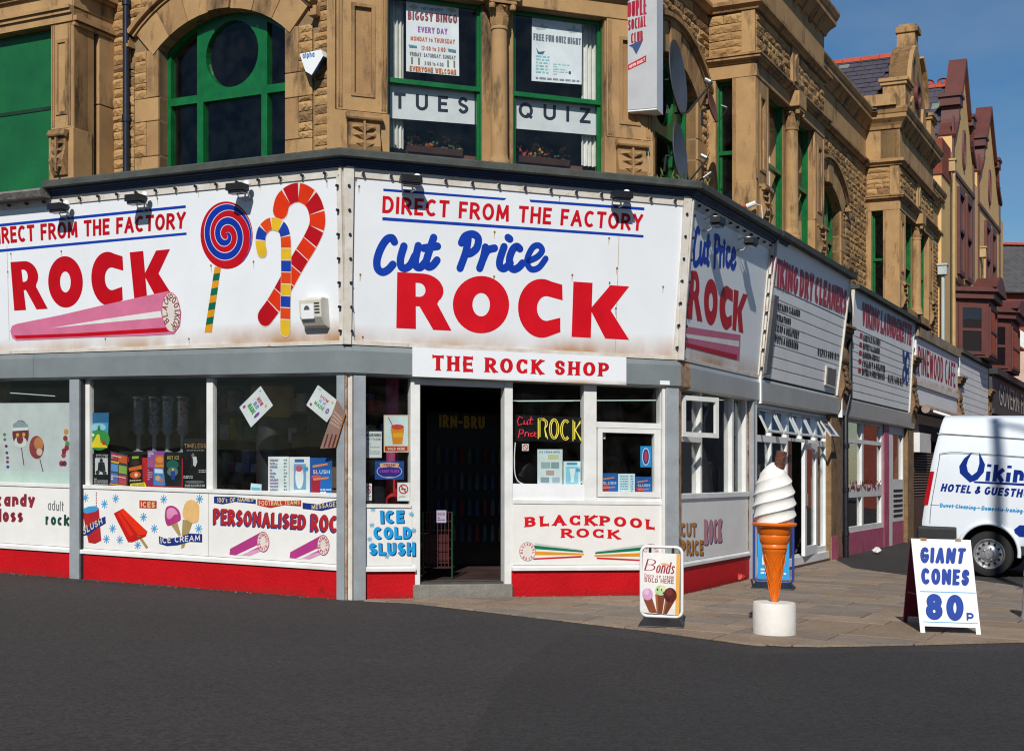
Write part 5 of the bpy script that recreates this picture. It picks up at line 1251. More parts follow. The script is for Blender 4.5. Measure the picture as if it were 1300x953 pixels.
text(mb,FP,'BLACKPOOL',[m_(162,100),m_(1182,122),m_(1182,196),m_(162,178)],.40,rd3,W2,style='serif',con=.5,gap=.34,arcz=.32)
text(mb,FP,'ROCK',[m_(448,190),m_(905,204),m_(905,272),m_(448,262)],.40,rd3,W2,style='serif',con=.5,gap=.3,arcz=.1); mb.build('lettering',None,pl2)
for sg in (1,-1):
    mb=MB(); mm=(lambda X,Y:m_(X,Y)) if sg>0 else (lambda X,Y:m_(1335-X,Y+12))
    for P,cl in (([(240,302),(610,355),(615,362),(240,322)],'#c9ccca'),([(235,322),(618,364),(622,376),(235,348)],'#0a7a52'),([(240,368),(625,384),(626,396),(240,396)],'#e59a16'),([(228,422),(612,402),(606,416),(230,434)],'#d0222a')): ppoly(mb,FP,[mm(*p) for p in P],W2,ink(cl))
    c0=FP.px(*mm(183,370)); c1=FP.px(*m_(183+64,370)); c1b=FP.px(*m_(183,370)); c2=FP.px(*mm(183,296)); rx_=c1[0]-c1b[0]
    ppoly(mb,FP,circ(c0[0],c0[1],rx_,30,c2[1]-c0[1]),W2+.001,ink('#3c3c3c'),px=False); ppoly(mb,FP,circ(c0[0],c0[1],rx_*.96,30,(c2[1]-c0[1])*.96),W2+.002,ink('#e6e4de'),px=False)
    ringtext(mb,FP,'BLACKPOOL',c0,rx_*.75,(c2[1]-c0[1])*.77,190,-10,.032,.2,rd3,W2+.003); ringtext(mb,FP,'KCOR',c0,rx_*.75,(c2[1]-c0[1])*.77,-50,-130,.032,.2,rd3,W2+.003)
    mb.build('printed_rock_stick',None,pl2)
# name board on the shutter box
NB=thing('name_board','white name board reading THE ROCK SHOP in red serif letters above the doorway','sign',F.pt(2.,2.6,.03))
n0=F.px(523.5,458,.035)[0]; n1=F.px(795,470,.035)[0]
MB().box(F,n0,n1,ZB0+.012,ZB1-.0,.031,.04).build('board',signw,NB)
NF=F.off(.04); a2=zc(430,440,430/1205.); mb=MB()
text(mb,NF,'THE ROCK SHOP',[a2(333,30),a2(962,58),a2(960,106),a2(333,84)],.30,ink('#d00a1c'),.002,style='serif',con=.55,gap=.3,space=.42); mb.build('lettering',None,NB)
boxs=M('bare_aluminium_box',(.46,.47,.46),.38,.0,1.5,.04,10,col2=(.38,.38,.36),stain=('#6a6252',.60,1.4,(1.,1.,4)),metal=.45)
# ---- right-hand window of the rock shop
S3=thing('shop_side_window','rock shop side window with white frames and CUT PRICE ROCK panel over a red plinth','shopfront',R.pt(1.5,0,0))
gx=lambda x,w=-.06:R.px(x,620,w)[0]
e0_,e1_=.12,3.02
MB().box(R,.0,.10,-.05,Z0,-.1,-.005).build('corner_post',rust,S3)
MB().box(R,e0_,3.35,-.1,.34,-.2,-.045).build('red_plinth',redp,S3,bevel=.006); MB().sweep(R,[(-.2,.34),(-.02,.34),(-.02,.375),(-.045,.40),(-.2,.405)],e0_,3.05).build('ledge',white,S3)
pr3=MB().box(R,e0_,3.02,.405,1.19,-.14,-.05).build('print_panel',pw_,S3); MB().box(R,e0_,3.05,1.19,1.26,-.2,-.03).build('sill',white,S3,bevel=.006)
for x0,x1 in ((0.12,.22),(.98,1.05),(2.32,2.40),(2.95,3.03)): MB().box(R,x0,x1,1.26,2.58,-.18,-.06).build('mullion',white,S3,bevel=.005)
for x0,x1,z0,z1 in ((.22,.98,1.26,1.92),(.22,.98,2.0,2.56),(1.05,2.32,1.26,2.56),(2.40,2.95,1.26,2.56)): MB().box(R,x0,x1,z0,z1,-.124,-.118).build('pane',guns,S3)
MB().box(R,.22,.98,1.92,2.0,-.18,-.05).build('frame_rail',white,S3)
tv=MB(); tf=Fr(R.at(.24,-.05),(dR[0]*.94+R.n[0]*.34,dR[1]*.94+R.n[1]*.34)); tv.slab(tf,[rect(0,1.98,.72,2.5),rect(.06,2.04,.66,2.44)],-.02,.02); cv=tv.build('casement',white,S3)
MB().box(R,3.08,3.16,-.05,2.56,-.12,.02).build('post',postg,S3); MB().box(R,3.19,3.32,-.05,2.6,-.14,.0).build('shutter_guide',white,S3,bevel=.006); MB().box(R,3.04,3.08,.0,2.5,-.1,-.05).build('drain_strip',rust,S3)
MB().sweep(R,[(-.25,ZB0),(-.02,ZB0),(.03,ZB0+.03),(.03,ZB1-.07),(.0,ZB1),(-.25,ZB1)],0.36,3.36,0,0).build('shutter_box',boxs,S3)
MB().sweep(R,[(-.25,ZB0),(-.02,ZB0),(.028,ZB0+.03),(.028,ZB1-.07),(.0,ZB1),(-.25,ZB1)],0,.355,-TAN,0).build('rusted_end',rust,S3)
RP=R.off(-.05); n_=zc(860,480,320/1173.); mb=MB()
for s,q,cl in (('CUT',[(14,672),(85,672),(85,735),(14,735)],'#c98a2e'),('PRICE',[(16,752),(118,752),(118,822),(16,822)],'#c98a2e'),('ROCK',[(122,655),(205,655),(204,760),(122,775)],'#c98f9c')):
    text(mb,RP,s,[n_(x+4,y+4) for x,y in q],.26,nav,W2); text(mb,RP,s,[n_(*p) for p in q],.26,ink(cl),W2+.002)
mb.build('lettering',None,pr3)
# ---------------------------------------------------------------- the row of shops up the side street
KD=.055
RD=R.off(0,k=KD,z0=Z0)
plankm=M('white_shiplap',(.78,.79,.79),.45,.0,1.2,.03,20,col2=(.70,.71,.71),stain=('#6b6a66',.68,1.4,(1.2,1.2,.4)))
fadedred=ink('#b43a52'); darkt=ink('#33363c')
def board_sign(label,u0,u1,zt0,zt1,ztop,n,RD=RD):
    o=thing('shop_sign',label,'sign',RD.pt((u0+u1)/2,Z0,0))
    MB().box(RD,u0,u1,Z0-.02,ztop,-.14,-.03).build('backing',darkw,o)
    h=(zt0-Z0)/n
    for i in range(n): MB().box(RD,u0,u1,Z0+i*h+.006,Z0+(i+1)*h-.006,-.03,.0).build('plank',plankm,o,bevel=.006)
    MB().box(RD,u0,u1,zt0+.004,ztop,-.03,.006).build('header_board',plankm,o)
    for e in (u0,u1): MB().box(RD,e-.03,e+.02,Z0-.02,ztop,-.03,.03).build('edge_trim',trimw,o)
    MB().box(RD,u0-.05,u1+.05,ztop,ztop+.08,-.3,.12).build('capping',capm,o)
    return o
z8=zc(970,310,190/905.)
RD1=R.off(0,k=.115,z0=Z0)
DS=board_sign('white boarded sign reading VIKING DRY CLEANERS next to the rock shop sign',3.52,8.18,4.30,0,5.0,8,RD1)
def title(mb,fr,s,q,w,t=.2):
    text(mb,fr,s,[z8(*p) for p in q],t,ink('#d9c3c8'),w,gap=.12,space=.2); text(mb,fr,s,[z8(x+1,y-1) for x,y in q],t*.88,fadedred,w+.002,gap=.1,space=.2)
mb=MB(); title(mb,RD1,'VIKING DRY CLEANERS',[(46,72),(500,282),(490,430),(38,244)],.009,.30); mb.build('lettering',None,DS)
mb=MB()
for s,q in (('CURTAINS CLEANED',[(62,345),(218,400),(216,440),(60,390)]),('ALTERATIONS',[(56,415),(162,450),(160,490),(54,455)]),('PICK UP & DELIVERY',[(50,475),(212,530),(208,575),(46,520)]),('DUVETS & BEDDING',[(42,540),(208,595),(204,640),(38,585)]),('01253 400 811',[(324,625),(452,660),(450,705),(322,675)])):
    text(mb,RD1,s,[z8(*p) for p in q],.42,darkt,.003,gap=.16,space=.22)
mb.build('lettering',None,DS)
g0=[RD1.px(*z8(*p)) for p in ((370,735),(432,755),(425,875),(362,850))]
gv=MB().slab(RD1,g0,.001,.03).build('vent_frame',trimw,DS)
for k in range(8):
    f=.08+.84*k/8; lo=lambda a,b,t:(a[0]+(b[0]-a[0])*t,a[1]+(b[1]-a[1])*t)
    p,q=lo(g0[0],g0[3],f),lo(g0[1],g0[2],f); p2,q2=lo(g0[0],g0[3],f+.06),lo(g0[1],g0[2],f+.06)
    MB().sheet(RD1,[lo(p,q,.1),lo(p,q,.9),lo(p2,q2,.9),lo(p2,q2,.1)],.032).build('louvre_slot',black,gv)
# grey channel on the sign's left end
MB().box(RD1,3.50,3.72,3.0,4.15,.032,.075).build('channel',M('dark_grey_channel',(.09,.095,.10),.5,.2,5.),DS)
LD=board_sign('white boarded sign reading VIKING LAUNDERETTE with blue bubbles beside the cafe',9.05,15.05,4.25,0,4.95,9)
mb=MB(); title(mb,RD,'VIKING LAUNDERETTE',[(592,350),(893,490),(885,612),(588,492)],.009,.30); mb.build('lettering',None,LD)
mb=MB()
for s,q in (('SERVICE WASHES',[(600,545),(704,575),(702,612),(598,585)]),('DUVETS CLEANED',[(598,595),(700,630),(698,665),(596,638)]),('IRONING SERVICE',[(596,645),(698,678),(696,712),(594,688)]),('COLLECT & DELIVER',[(594,695),(732,735),(730,775),(592,740)]),('HOTELS & GUEST HOUSES',[(592,745),(730,785),(728,825),(590,790)]),('01253 400 811',[(748,785),(842,808),(840,860),(746,835)])):
    text(mb,RD,s,[z8(*p) for p in q],.42,darkt,.003,gap=.16,space=.2)
for x,y in ((590,535),(587,590),(585,640),(582,690),(580,745)): ppoly(mb,RD,[z8(x-10,y),z8(x+6,y+6),z8(x+4,y+36),z8(x-12,y+30)],.003,ink('#b92a3c'))
mb.build('lettering',None,LD)
mb=MB()
for x,y,r in ((853,648,.30),(865,715,.28),(846,785,.2),(865,805,.2)):
    c0=RD.px(*z8(x,y)); ppoly(mb,RD,[circ(c0[0],c0[1],r,20),circ(c0[0]+.05,c0[1],r*.45,14)],.004,ink('#274f9b'),px=False)
mb.build('printed_bubbles',None,LD)
# carved console pillars between the shops
def pillar(u,label):
    stone=stone2=M('weathered_sandstone',(.27,.165,.08),.9,.0,5.,.7,30,col2=(.15,.09,.045),stain=('#241a12',.55,4.,(1,1,.6)))
    o=thing('carved_pillar',label,'pillar',R.pt(u+.35,2.6,0),'carved stone pillars between the shop signs')
    mb=MB().box(R,u+.05,u+.62,2.6,5.0,-.3,-.02); mb.build('shaft',stone,o)
    mb=MB()
    for a,b,w_ in ((4.02,4.10,.16),(4.10,4.17,.20),(4.17,4.23,.24)): mb.box(R,u-.02,u+.70,a,b,-.1,w_-.06)
    mb.build('cap_moulding',stone,o,bevel=.012)
    P1=catm([(.0,3.50),(.04,3.53),(.07,3.62),(.06,3.74),(.03,3.84),(.03,3.93),(.07,4.0)],4)+[(.07,4.02),(-.1,4.02),(-.1,3.50)]
    MB().sweep(R,P1,u+.10,u+.57).build('upper_scroll',stone2,o)
    P2=catm([(.0,2.66),(.03,2.70),(.04,2.85),(.07,2.98),(.11,3.10),(.10,3.24),(.06,3.34),(.05,3.42),(.07,3.49)],4)+[(.07,3.5),(-.1,3.5),(-.1,2.66)]
    MB().sweep(R,P2,u+.05,u+.62).build('lower_scroll',stone,o)
    for k in range(5):
        mb=MB(); zz=2.95+.11*k; ww=.06+.04*math.sin(k*.9)
        for sg in (-1,1): mb.add([R.pt(u+.335,zz,ww+.045),R.pt(u+.335+sg*.22,zz+.05,ww+.02),R.pt(u+.335+sg*.18,zz+.11,ww+.01),R.pt(u+.335,zz+.10,ww+.05)],[(0,1,2,3) if sg>0 else (3,2,1,0)])
        mb.build('carved_leaf',stone2,o)
pillar(8.28,'carved sandstone pillar between the dry cleaners and launderette signs')
pillar(15.12,'carved sandstone pillar between the launderette and cafe signs'); pillar(22.0,'carved sandstone pillar between the cafe sign and the blank boarding'); pillar(28.1,'carved sandstone pillar between the blank boarding and dark shop fascia')
# downpipe and cables beside the pillar
o=thing('drain_pipe','black drain pipe running down beside the launderette sign and window','pipe',R.pt(8.95,0,.05)); MB().tube([R.pt(8.95,5.05,.02),R.pt(8.97,4.6,.06),R.pt(8.97,2.95,.06),R.pt(8.80,2.6,.02),R.pt(8.80,0,.03)],.05,8).build('pipe',black,o,smooth=50)
[MB().tube([R.pt(8.80,z,.03),R.pt(8.80,z+.08,.03)],.062,8).build('collar',black,o,smooth=50) for z in (.4,1.2,2.0)]
# --- dry cleaners front
S4=thing('dry_cleaners_front','white framed dry cleaners shop front with open top vents and open glazed door','shopfront',R.pt(5.7,0,0))
MB().sweep(R,[(-.25,ZB0),(-.02,ZB0),(.03,ZB0+.03),(.03,ZB1-.04),(.0,ZB1),(-.25,ZB1)],3.40,8.26).build('shutter_box',boxs,S4)
MB().box(R,3.35,3.405,ZB0-.02,ZB1+.03,-.1,.05).build('joint_cover',upvc,S4)
ux=lambda x,w=-.1:R.px(x,640,w)[0]
MB().box(R,3.45,ux(1058),-.1,.16,-.3,-.04).build('plinth',upvc,S4); MB().box(R,3.45,ux(1058),-.12,.04,-.3,-.02).build('kerb',M('brown_plinth',(.12,.07,.05),.8,.2,4.),S4)
wx=[3.5,4.35,5.25]
f1=MB().slab(R,[rect(3.45,.16,5.3,2.56),rect(3.53,.26,4.33,2.0),rect(4.40,.26,5.22,2.0),rect(3.53,2.1,4.33,2.5),rect(4.40,2.1,5.22,2.5)],-.18,-.09).build('window_frame',upvc,S4)
for a,b,z0,z1 in ((3.53,4.33,.26,2.0),(4.40,5.22,.26,2.0)): MB().box(R,a,b,z0,z1,-.14,-.135).build('pane',guns,f1)
f2=MB().slab(R,[rect(7.10,.16,7.82,2.56),rect(7.18,.26,7.75,2.0),rect(7.18,2.1,7.75,2.5)],-.18,-.09).build('window_frame',upvc,S4); MB().box(R,7.18,7.75,.26,2.0,-.14,-.135).build('pane',guns,f2)
MB().slab(R,[rect(5.3,2.05,7.10,2.56),rect(5.36,2.1,6.12,2.5),rect(6.18,2.1,7.04,2.5)],-.18,-.09).build('fanlight_frame',upvc,S4)
MB().box(R,5.3,5.5,.16,2.05,-.18,-.08).build('door_jamb',M('brown_jamb',(.09,.035,.02),.5,.2,4.),S4)
# glazed door standing ajar
df=Fr(R.at(5.98,-.02),(dR[0]*.998-R.n[0]*.06,dR[1]*.998-R.n[1]*.06))
dr=MB().slab(df,[rect(0,.17,1.06,2.04),rect(.15,.32,.93,1.93)],-.03,.03).build('door',upvc,S4,bevel=.005); MB().box(df,.15,.93,.32,1.93,-.003,.003).build('pane',guns,dr); MB().box(df,.04,.08,1.0,1.2,.03,.07).build('handle',steel,dr)
for k,(a,b) in enumerate(((3.55,4.38),(4.44,5.26),(5.38,6.14),(6.20,7.04),(7.18,7.76))):     # top-hung vents pushed open
    th=R_(26 if k<4 else 36); hh=.40; z0=2.5
    P=lambda u,s,t:R.pt(u,z0-s*math.cos(th)+t*math.sin(th),-.09+s*math.sin(th)+t*math.cos(th))
    vf=Fr((0,0),(1,0)); vf.pt=lambda u,z,w=0:P(u,hh-z,w)
    v=MB().slab(vf,[rect(a,0,b,hh),rect(a+.035,.035,b-.035,hh-.035)],-.015,.015).build('vent_window',M('grey_white_vent',(.45,.46,.46),.4,.1,5.),S4); MB().slab(vf,rect(a+.05,.05,b-.05,hh-.05),-.003,.003).build('pane',gshop,v)
MB().box(R,7.80,8.28,-.05,2.57,-.3,.0).build('stone_pier',MATS['weathered_sandstone'],S4,bevel=.012); MB().box(R,8.30,8.72,.0,2.57,-.3,-.02).build('stone_pier',MATS['weathered_sandstone'],S4,bevel=.012)
MB().box(R,7.80,8.28,.0,.42,.001,.012).build('pink_paint',M('pink_paint',(.45,.10,.16),.7,.35,5.),S4)
MB().box(R,3.42,8.7,0,2.6,-2.6,-2.5).build('back_wall',M('shop_back',(.10,.095,.09),.9,.3,2.),S4); MB().box(R,3.42,8.7,.02,.05,-2.5,-.3).build('floor',floorm,S4); MB().box(R,3.42,15,2.57,2.6,-3,-.2).build('ceiling',darkw,S4)
cl_=[M('garment_%d'%i,c,.9,.3,4.) for i,c in enumerate(((.05,.07,.14),(.16,.03,.03),(.10,.11,.10),(.03,.10,.12),(.22,.19,.12)))]
mb=MB()
for k in range(16): u=3.8+k*.25; mb.box(R,u,u+.17,.9-.1*(k%3),1.75,-1.75,-1.3,cl_[k%5])
q=mb.build('hanging_clothes',None,S4)
# --- launderette front
S5=thing('launderette_front','launderette shop front with white glazing bars, pink plinth and pink door','shopfront',R.pt(12,0,0))
MB().sweep(R,[(-.25,ZB0),(-.02,ZB0),(.03,ZB0+.03),(.03,ZB1-.02),(.0,ZB1),(-.25,ZB1)],8.45,15.6).build('shutter_box',boxs,S5)
MB().box(R,8.40,8.46,ZB0-.02,ZB1+.03,-.1,.05).build('joint_cover',upvc,S5)
pinkp=M('pink_gloss',(.38,.085,.15),.45,.25,4.)
MB().box(R,8.95,12.6,-.15,.42,-.2,-.06).build('plinth',pinkp,S5)
f1=MB().slab(R,[rect(8.95,.42,12.6,2.57),rect(9.08,.52,10.6,1.08),rect(10.75,.52,12.45,1.08),rect(9.08,1.32,10.6,2.12),rect(10.75,1.32,12.45,2.12),rect(9.08,2.2,10.6,2.52),rect(10.75,2.2,12.45,2.52)],-.17,-.08).build('window_frame',white,S5)
for a,b in ((9.08,10.6),(10.75,12.45)):
    for z0,z1 in ((.52,1.08),(1.32,2.12),(2.2,2.52)): MB().box(R,a,b,z0,z1,-.13,-.125).build('pane',guns,f1)
dr=MB().box(R,12.6,13.1,.0,2.57,-.16,-.05).build('door_post',pinkp,S5); MB().box(R,13.1,13.5,-.1,2.57,-.16,-.06).build('frame_post',white,S5)
MB().box(R,13.5,14.8,-.1,.5,-.16,-.07).build('door_plinth',pinkp,S5); f2=MB().slab(R,[rect(13.5,.5,14.8,2.57),rect(13.62,1.42,14.7,2.4)],-.16,-.07).build('door',white,S5); MB().box(R,13.62,14.7,1.42,2.4,-.12,-.115).build('pane',guns,f2)
for k in range(6): MB().box(R,13.66,14.66,.6+k*.11,.65+k*.11,-.07,-.062).build('louvre',black,f2)
mb=MB(); text(mb,R.off(-.125),'LAUNDRY',[(9.2,1.40),(12.3,1.40),(12.3,1.22),(9.2,1.22)],.2,ink('#a83232'),.06,px=False); mb.build('lettering',None,S5)
MB().box(R,8.9,15.5,0,2.6,-2.6,-2.5).build('back_wall',M('shop_back2',(.12,.115,.10),.9,.3,2.),S5)
MB().box(R,8.74,8.84,0,2.6,-2.6,-.2).build('party_wall',MATS['shop_back2'],S5); MB().box(R,15.66,15.76,0,2.6,-2.6,-.2).build('party_wall',MATS['shop_back2'],S5)
MB().box(R,14.9,15.65,-.05,2.57,-.3,.0).build('stone_pier',MATS['weathered_sandstone'],S5,bevel=.012)
mb=MB(); [mb.box(R,9.2+k*.72,9.85+k*.72,.1,1.0,-1.6,-1.0,upvc) for k in range(5)]; mb.build('machine_bank',None,S5)
# --- cafe
S6=thing('cafe_front','cafe front with closed brown roller shutter, rolled awning and PINEWOOD CAFE sign','shopfront',R.pt(18.6,0,0))
z7=zc(960,300,300/1100.)
pu0,pu1=15.8,21.9
MB().box(R,pu0,pu1,3.72,4.72,-.2,.03).build('sign_panel',signw,S6); MB().box(R,pu0-.1,pu1+.1,4.72,4.95,-.3,.10).build('top_rail',M('weathered_timber',(.25,.19,.13),.8,.3,3.),S6); MB().box(R,pu0-.05,pu1+.05,3.6,3.72,-.2,.06).build('bottom_rail',trimw,S6); MB().box(R,pu0,pu1,3.15,3.6,-.2,.02).build('lower_panel',signw,S6)
mb=MB(); text(mb,R.off(.03),'PINEWOOD CAFE',[(16.0,4.52),(21.5,4.52),(21.5,3.88),(16.0,3.88)],.2,ink('#a81530'),.004,px=False,gap=.16,space=.4,con=.7); mb.build('lettering',None,S6)
mb=MB(); mb.tube([R.pt(15.9,3.05,.22),R.pt(21.6,3.05,.22)],.10,10,M('faded_awning',(.30,.22,.18),.9,.3,4.)); mb.tube([R.pt(16.2,2.86,.8),R.pt(21.6,2.86,.8)],.045,8,upvc); mb.tube([R.pt(16.4,3.05,.2),R.pt(16.4,2.86,.8)],.03,6,upvc); mb.tube([R.pt(21.2,3.05,.2),R.pt(21.2,2.86,.8)],.03,6,upvc); mb.build('awning',None,S6,smooth=50)
MB().box(R,15.7,22,2.35,2.95,-.3,-.02).build('dark_soffit_panel',M('brown_cladding',(.045,.03,.025),.8,.2,3.),S6); MB().box(R,15.72,17.2,2.05,2.5,-.2,.12).build('shutter_box',white,S6)
shm=M('brown_roller_shutter',(.13,.085,.065),.6,.2,4.)
for k in range(17): MB().sweep(R,[(-.12,1.0+k*.064),(-.085,1.01+k*.064),(-.07,1.032+k*.064),(-.085,1.054+k*.064),(-.12,1.06+k*.064)],15.8,21.8).build('slat',shm,S6)
MB().box(R,15.8,17.6,-.2,1.0,-.15,-.05).build('stall_riser',M('brown_panel',(.10,.05,.035),.7,.2,3.),S6); MB().box(R,17.6,21.8,-.2,1.0,-.15,-.06).build('stall_panel',white,S6)
# --- blank boarding and dark fascia further up
BS=thing('boarded_sign','blank white shiplap boarding on the fascia between the cafe and dark shop','sign',R.pt(25,Z0,0))
for k in range(12): MB().box(R,22.25,28.0,2.6+k*.19+.006,2.6+(k+1)*.19-.006,-.06,.03).build('plank',plankm,BS,bevel=.006)
MB().box(R,22.15,28.1,2.6+12*.19,2.6+12*.19+.1,-.3,.14).build('capping',capm,BS); MB().box(R,22.0,28.3,0,2.6,-.3,-.1).build('closed_front',darkw,BS); MB().box(R,22.1,28.2,2.5,4.9,-.3,-.061).build('backing',darkw,BS)
FSG=thing('dark_shop_fascia','dark slate grey shop fascia with raised white letters under maroon bay windows','sign',R.pt(34,3.6,0))
sl_=M('slate_grey_fascia',(.045,.055,.06),.5,.2,4.)
MB().box(R,28.7,44,3.65,4.75,-.2,.06).build('panel',sl_,FSG); MB().box(R,28.6,44,4.75,4.95,-.3,.25).build('cornice',M('dark_cornice',(.03,.03,.032),.5,.2,4.),FSG); MB().box(R,28.6,44,3.5,3.65,-.2,.14).build('bottom_moulding',sl_,FSG)
mb=MB(); text(mb,R.off(.06),'GOVERN FLOWERS',[(30.4,4.55),(43.0,4.55),(43.0,3.85),(30.4,3.85)],.2,ink('#d8d2c4'),.02,px=False,style='serif',con=.5,gap=.2); mb.build('lettering',None,FSG)
MB().box(R,28.5,44,-.5,3.5,-.4,-.1).build('shop_front',darkw,FSG)
MB().box(R,15.0,44,0,5.0,-.9,-.5).build('shop_wall',darkw,CB)
# ---------------------------------------------------------------- fittings on the upper walls
# rainwater pipe on the left wall
o=thing('rain_pipe','black cast iron rainwater pipe beside the arched window with round light','pipe',L.pt(-3.62,5.1,-.3))
MB().tube([L.pt(-3.63,9.3,-.30),L.pt(-3.63,5.05,-.30)],.042,12).build('pipe',M('black_iron',(.012,.016,.03),.35,.2,5.),o,smooth=50)
[MB().tube([L.pt(-3.63,z,-.30),L.pt(-3.63,z+.09,-.30)],.054,12).build('collar',MATS['black_iron'],o,smooth=50) for z in (7.4,5.9)]
o=thing('grey_downpipe','pale grey plastic downpipe with hopper at the far end of the sandstone wall','pipe',R.pt(22.3,5,-.4))
mb=MB().tube([R.pt(22.3,7.1,-.42),R.pt(22.3,4.9,-.42)],.05,10); mb.build('pipe',M('pale_grey_plastic',(.42,.47,.47),.4,.1,4.),o,smooth=50); mb=MB().box(R,22.17,22.43,7.05,7.3,-.54,-.30); mb.box(R,22.14,22.46,7.3,7.35,-.56,-.28); mb.build('hopper',MATS['pale_grey_plastic'],o)
# triangular alarm box
a1=zc(0,0,440/1300.); AF=L.off(-.36)
o=thing('alarm_box','white wedge shaped burglar alarm box reading alpha on the rubble wall','alarm',AF.pt(*AF.px(*a1(1170,240)),0))
fc=[AF.px(*a1(x,y),.12) for x,y in ((1128,205),(1208,188),(1216,212),(1172,285),(1150,272))]
MB().slab(AF,fc,.04,.14).build('case',M('alarm_white',(.72,.74,.74),.35,.05,5.),o,bevel=.012)
fb=[AF.px(*a1(x,y),.12) for x,y in ((1150,270),(1174,284),(1216,214),(1196,262),(1172,290))]; MB().slab(AF,fb,.03,.146).build('lower_wedge',M('alarm_navy',(.01,.02,.05),.4,.1,5.),o)
AT=AF.off(.14); mb=MB(); text(mb,AT,'alpha',[a1(1134,198),a1(1180,192),a1(1180,214),a1(1136,220)],.17,ink('#2a7fc4'),.003); mb.build('lettering',None,o)
# projecting club sign
pc=zc(420,0,440/1300.); ZS0=F.px(830,138,-.25)
o=thing('projecting_sign','projecting white lightbox sign reading DUPLE SOCIAL CLUB above the corner fascia','sign',F.pt(3.85,6.0,-.3))
sf=Fr(F.at(F.px(797,100,-.40)[0],-.40),(math.sin(R_(68)),-math.cos(R_(68))))   # hung square to the side street
su1=sf.px(834,100)[0]; zb=5.66; zt=8.2
zbL=sf.px(797,142)[1]
ab_=M('aluminium_edge',(.55,.57,.58),.4,.08,6.)
MB().box(sf,0.0,su1,zbL,zt,-.28,-.004).build('case',upvc,o); pf=MB().box(sf,.0,su1,zbL+.02,zt,-.004,.002).build('face',M('grey_face',(.42,.43,.44),.4,.08,3.),o)
tt=zc(640,0,240/915.); mb=MB(); rdd=ink('#a8203a')
for s,q in (('DUPLE',[(598,15),(690,-12),(690,70),(598,85)]),('SOCIAL',[(600,100),(688,75),(688,128),(600,150)]),('CLUB',[(614,165),(672,148),(672,198),(614,212)])): text(mb,sf,s,[tt(*p) for p in q],.17,rdd,.004,con=.6)
ppoly(mb,sf,[tt(604,222),tt(674,192),tt(660,225),tt(640,265),tt(622,232)],.004,ink('#38507f')); ppoly(mb,sf,[tt(600,315),tt(688,268),tt(688,300),tt(600,342)],.004,ink('#b8242e')); text(mb,sf,'OPEN DAILY',[tt(606,320),tt(682,280),tt(682,296),tt(606,334)],.15,offw,.006)
text(mb,sf,'DUPLE',[tt(598,-90),tt(690,-120),tt(690,-40),tt(598,-20)],.17,rdd,.004) if False else None
mb.build('lettering',None,o); mb=MB(); mb.tube([F.pt(3.8,5.7,-.35),F.pt(3.9,5.62,-.38),F.pt(3.95,5.3,-.43)],.006,5); mb.build('cable',ink('#c9c4b8'),o)
# satellite dishes
dishm=M('dark_grey_dish',(.055,.065,.08),.45,.15,5.)
def dish(c,axis,r,label,mat,arm=True,group='satellite dishes on the corner building',ry=1.15):
    o=thing('satellite_dish',label,'satellite dish',c,group); ax=Vector(axis).normalized(); up=Vector((0,0,1)); rt=ax.cross(up).normalized(); up=rt.cross(ax)
    vs=[];fs=[];nr,ns=5,28
    for lay_ in (0,.012):
        for i in range(nr+1):
            rr=r*i/nr
            for k in range(ns): a=2*math.pi*k/ns; vs.append(Vector(c)+rt*rr*math.cos(a)+up*rr*ry*math.sin(a)+ax*(.22*r*(i/nr)**2-lay_))
    n1=(nr+1)*ns
    for b_ in (0,n1):
        for i in range(nr):
            for k in range(ns): q=(b_+i*ns+k,b_+i*ns+(k+1)%ns,b_+(i+1)*ns+(k+1)%ns,b_+(i+1)*ns+k); fs.append(q if b_==0 else q[::-1])
    for k in range(ns): fs.append((nr*ns+k,nr*ns+(k+1)%ns,n1+nr*ns+(k+1)%ns,n1+nr*ns+k))
    MB().add(vs,fs).build('reflector',mat,o,smooth=40)
    if arm:
        e=Vector(c)-up*r*ry*.95; f=Vector(c)+ax*r*1.25-up*r*.35
        MB().tube([e,e+ax*r*.4-up*r*.05,f],.012*r/.35,6).build('arm',black,o); MB().tube([f-ax*.02,f+up*.05-ax*.09],.026*r/.35,8).build('receiver',steel,o,smooth=40)
    MB().tube([Vector(c)-ax*.02,Vector(c)-ax*.12,Vector(c)-ax*.16-up*.2],.02,6).build('bracket',black,o)
def ray(x,y,D): return Wp((x-CX)/FPX*D,D,EYE-(y-SLOPE*(x-CX)-HY)/FPX*D)
Dd=17.1
south=(.90,-.36,.08)
dish(ray(853,100,Dd),south,.42,'large dark satellite dish with long arm beside the projecting club sign',dishm)
dish(ray(857,196,Dd-.1),south,.345,'dark satellite dish standing on the capping below the larger dish',dishm,arm=True)
dish(ray(902,137,18.0),(.88,-.38,.2),.19,'small rusty brown satellite dish on the pier by the narrow window',M('rusty_dish',(.09,.035,.025),.8,.4,8.))
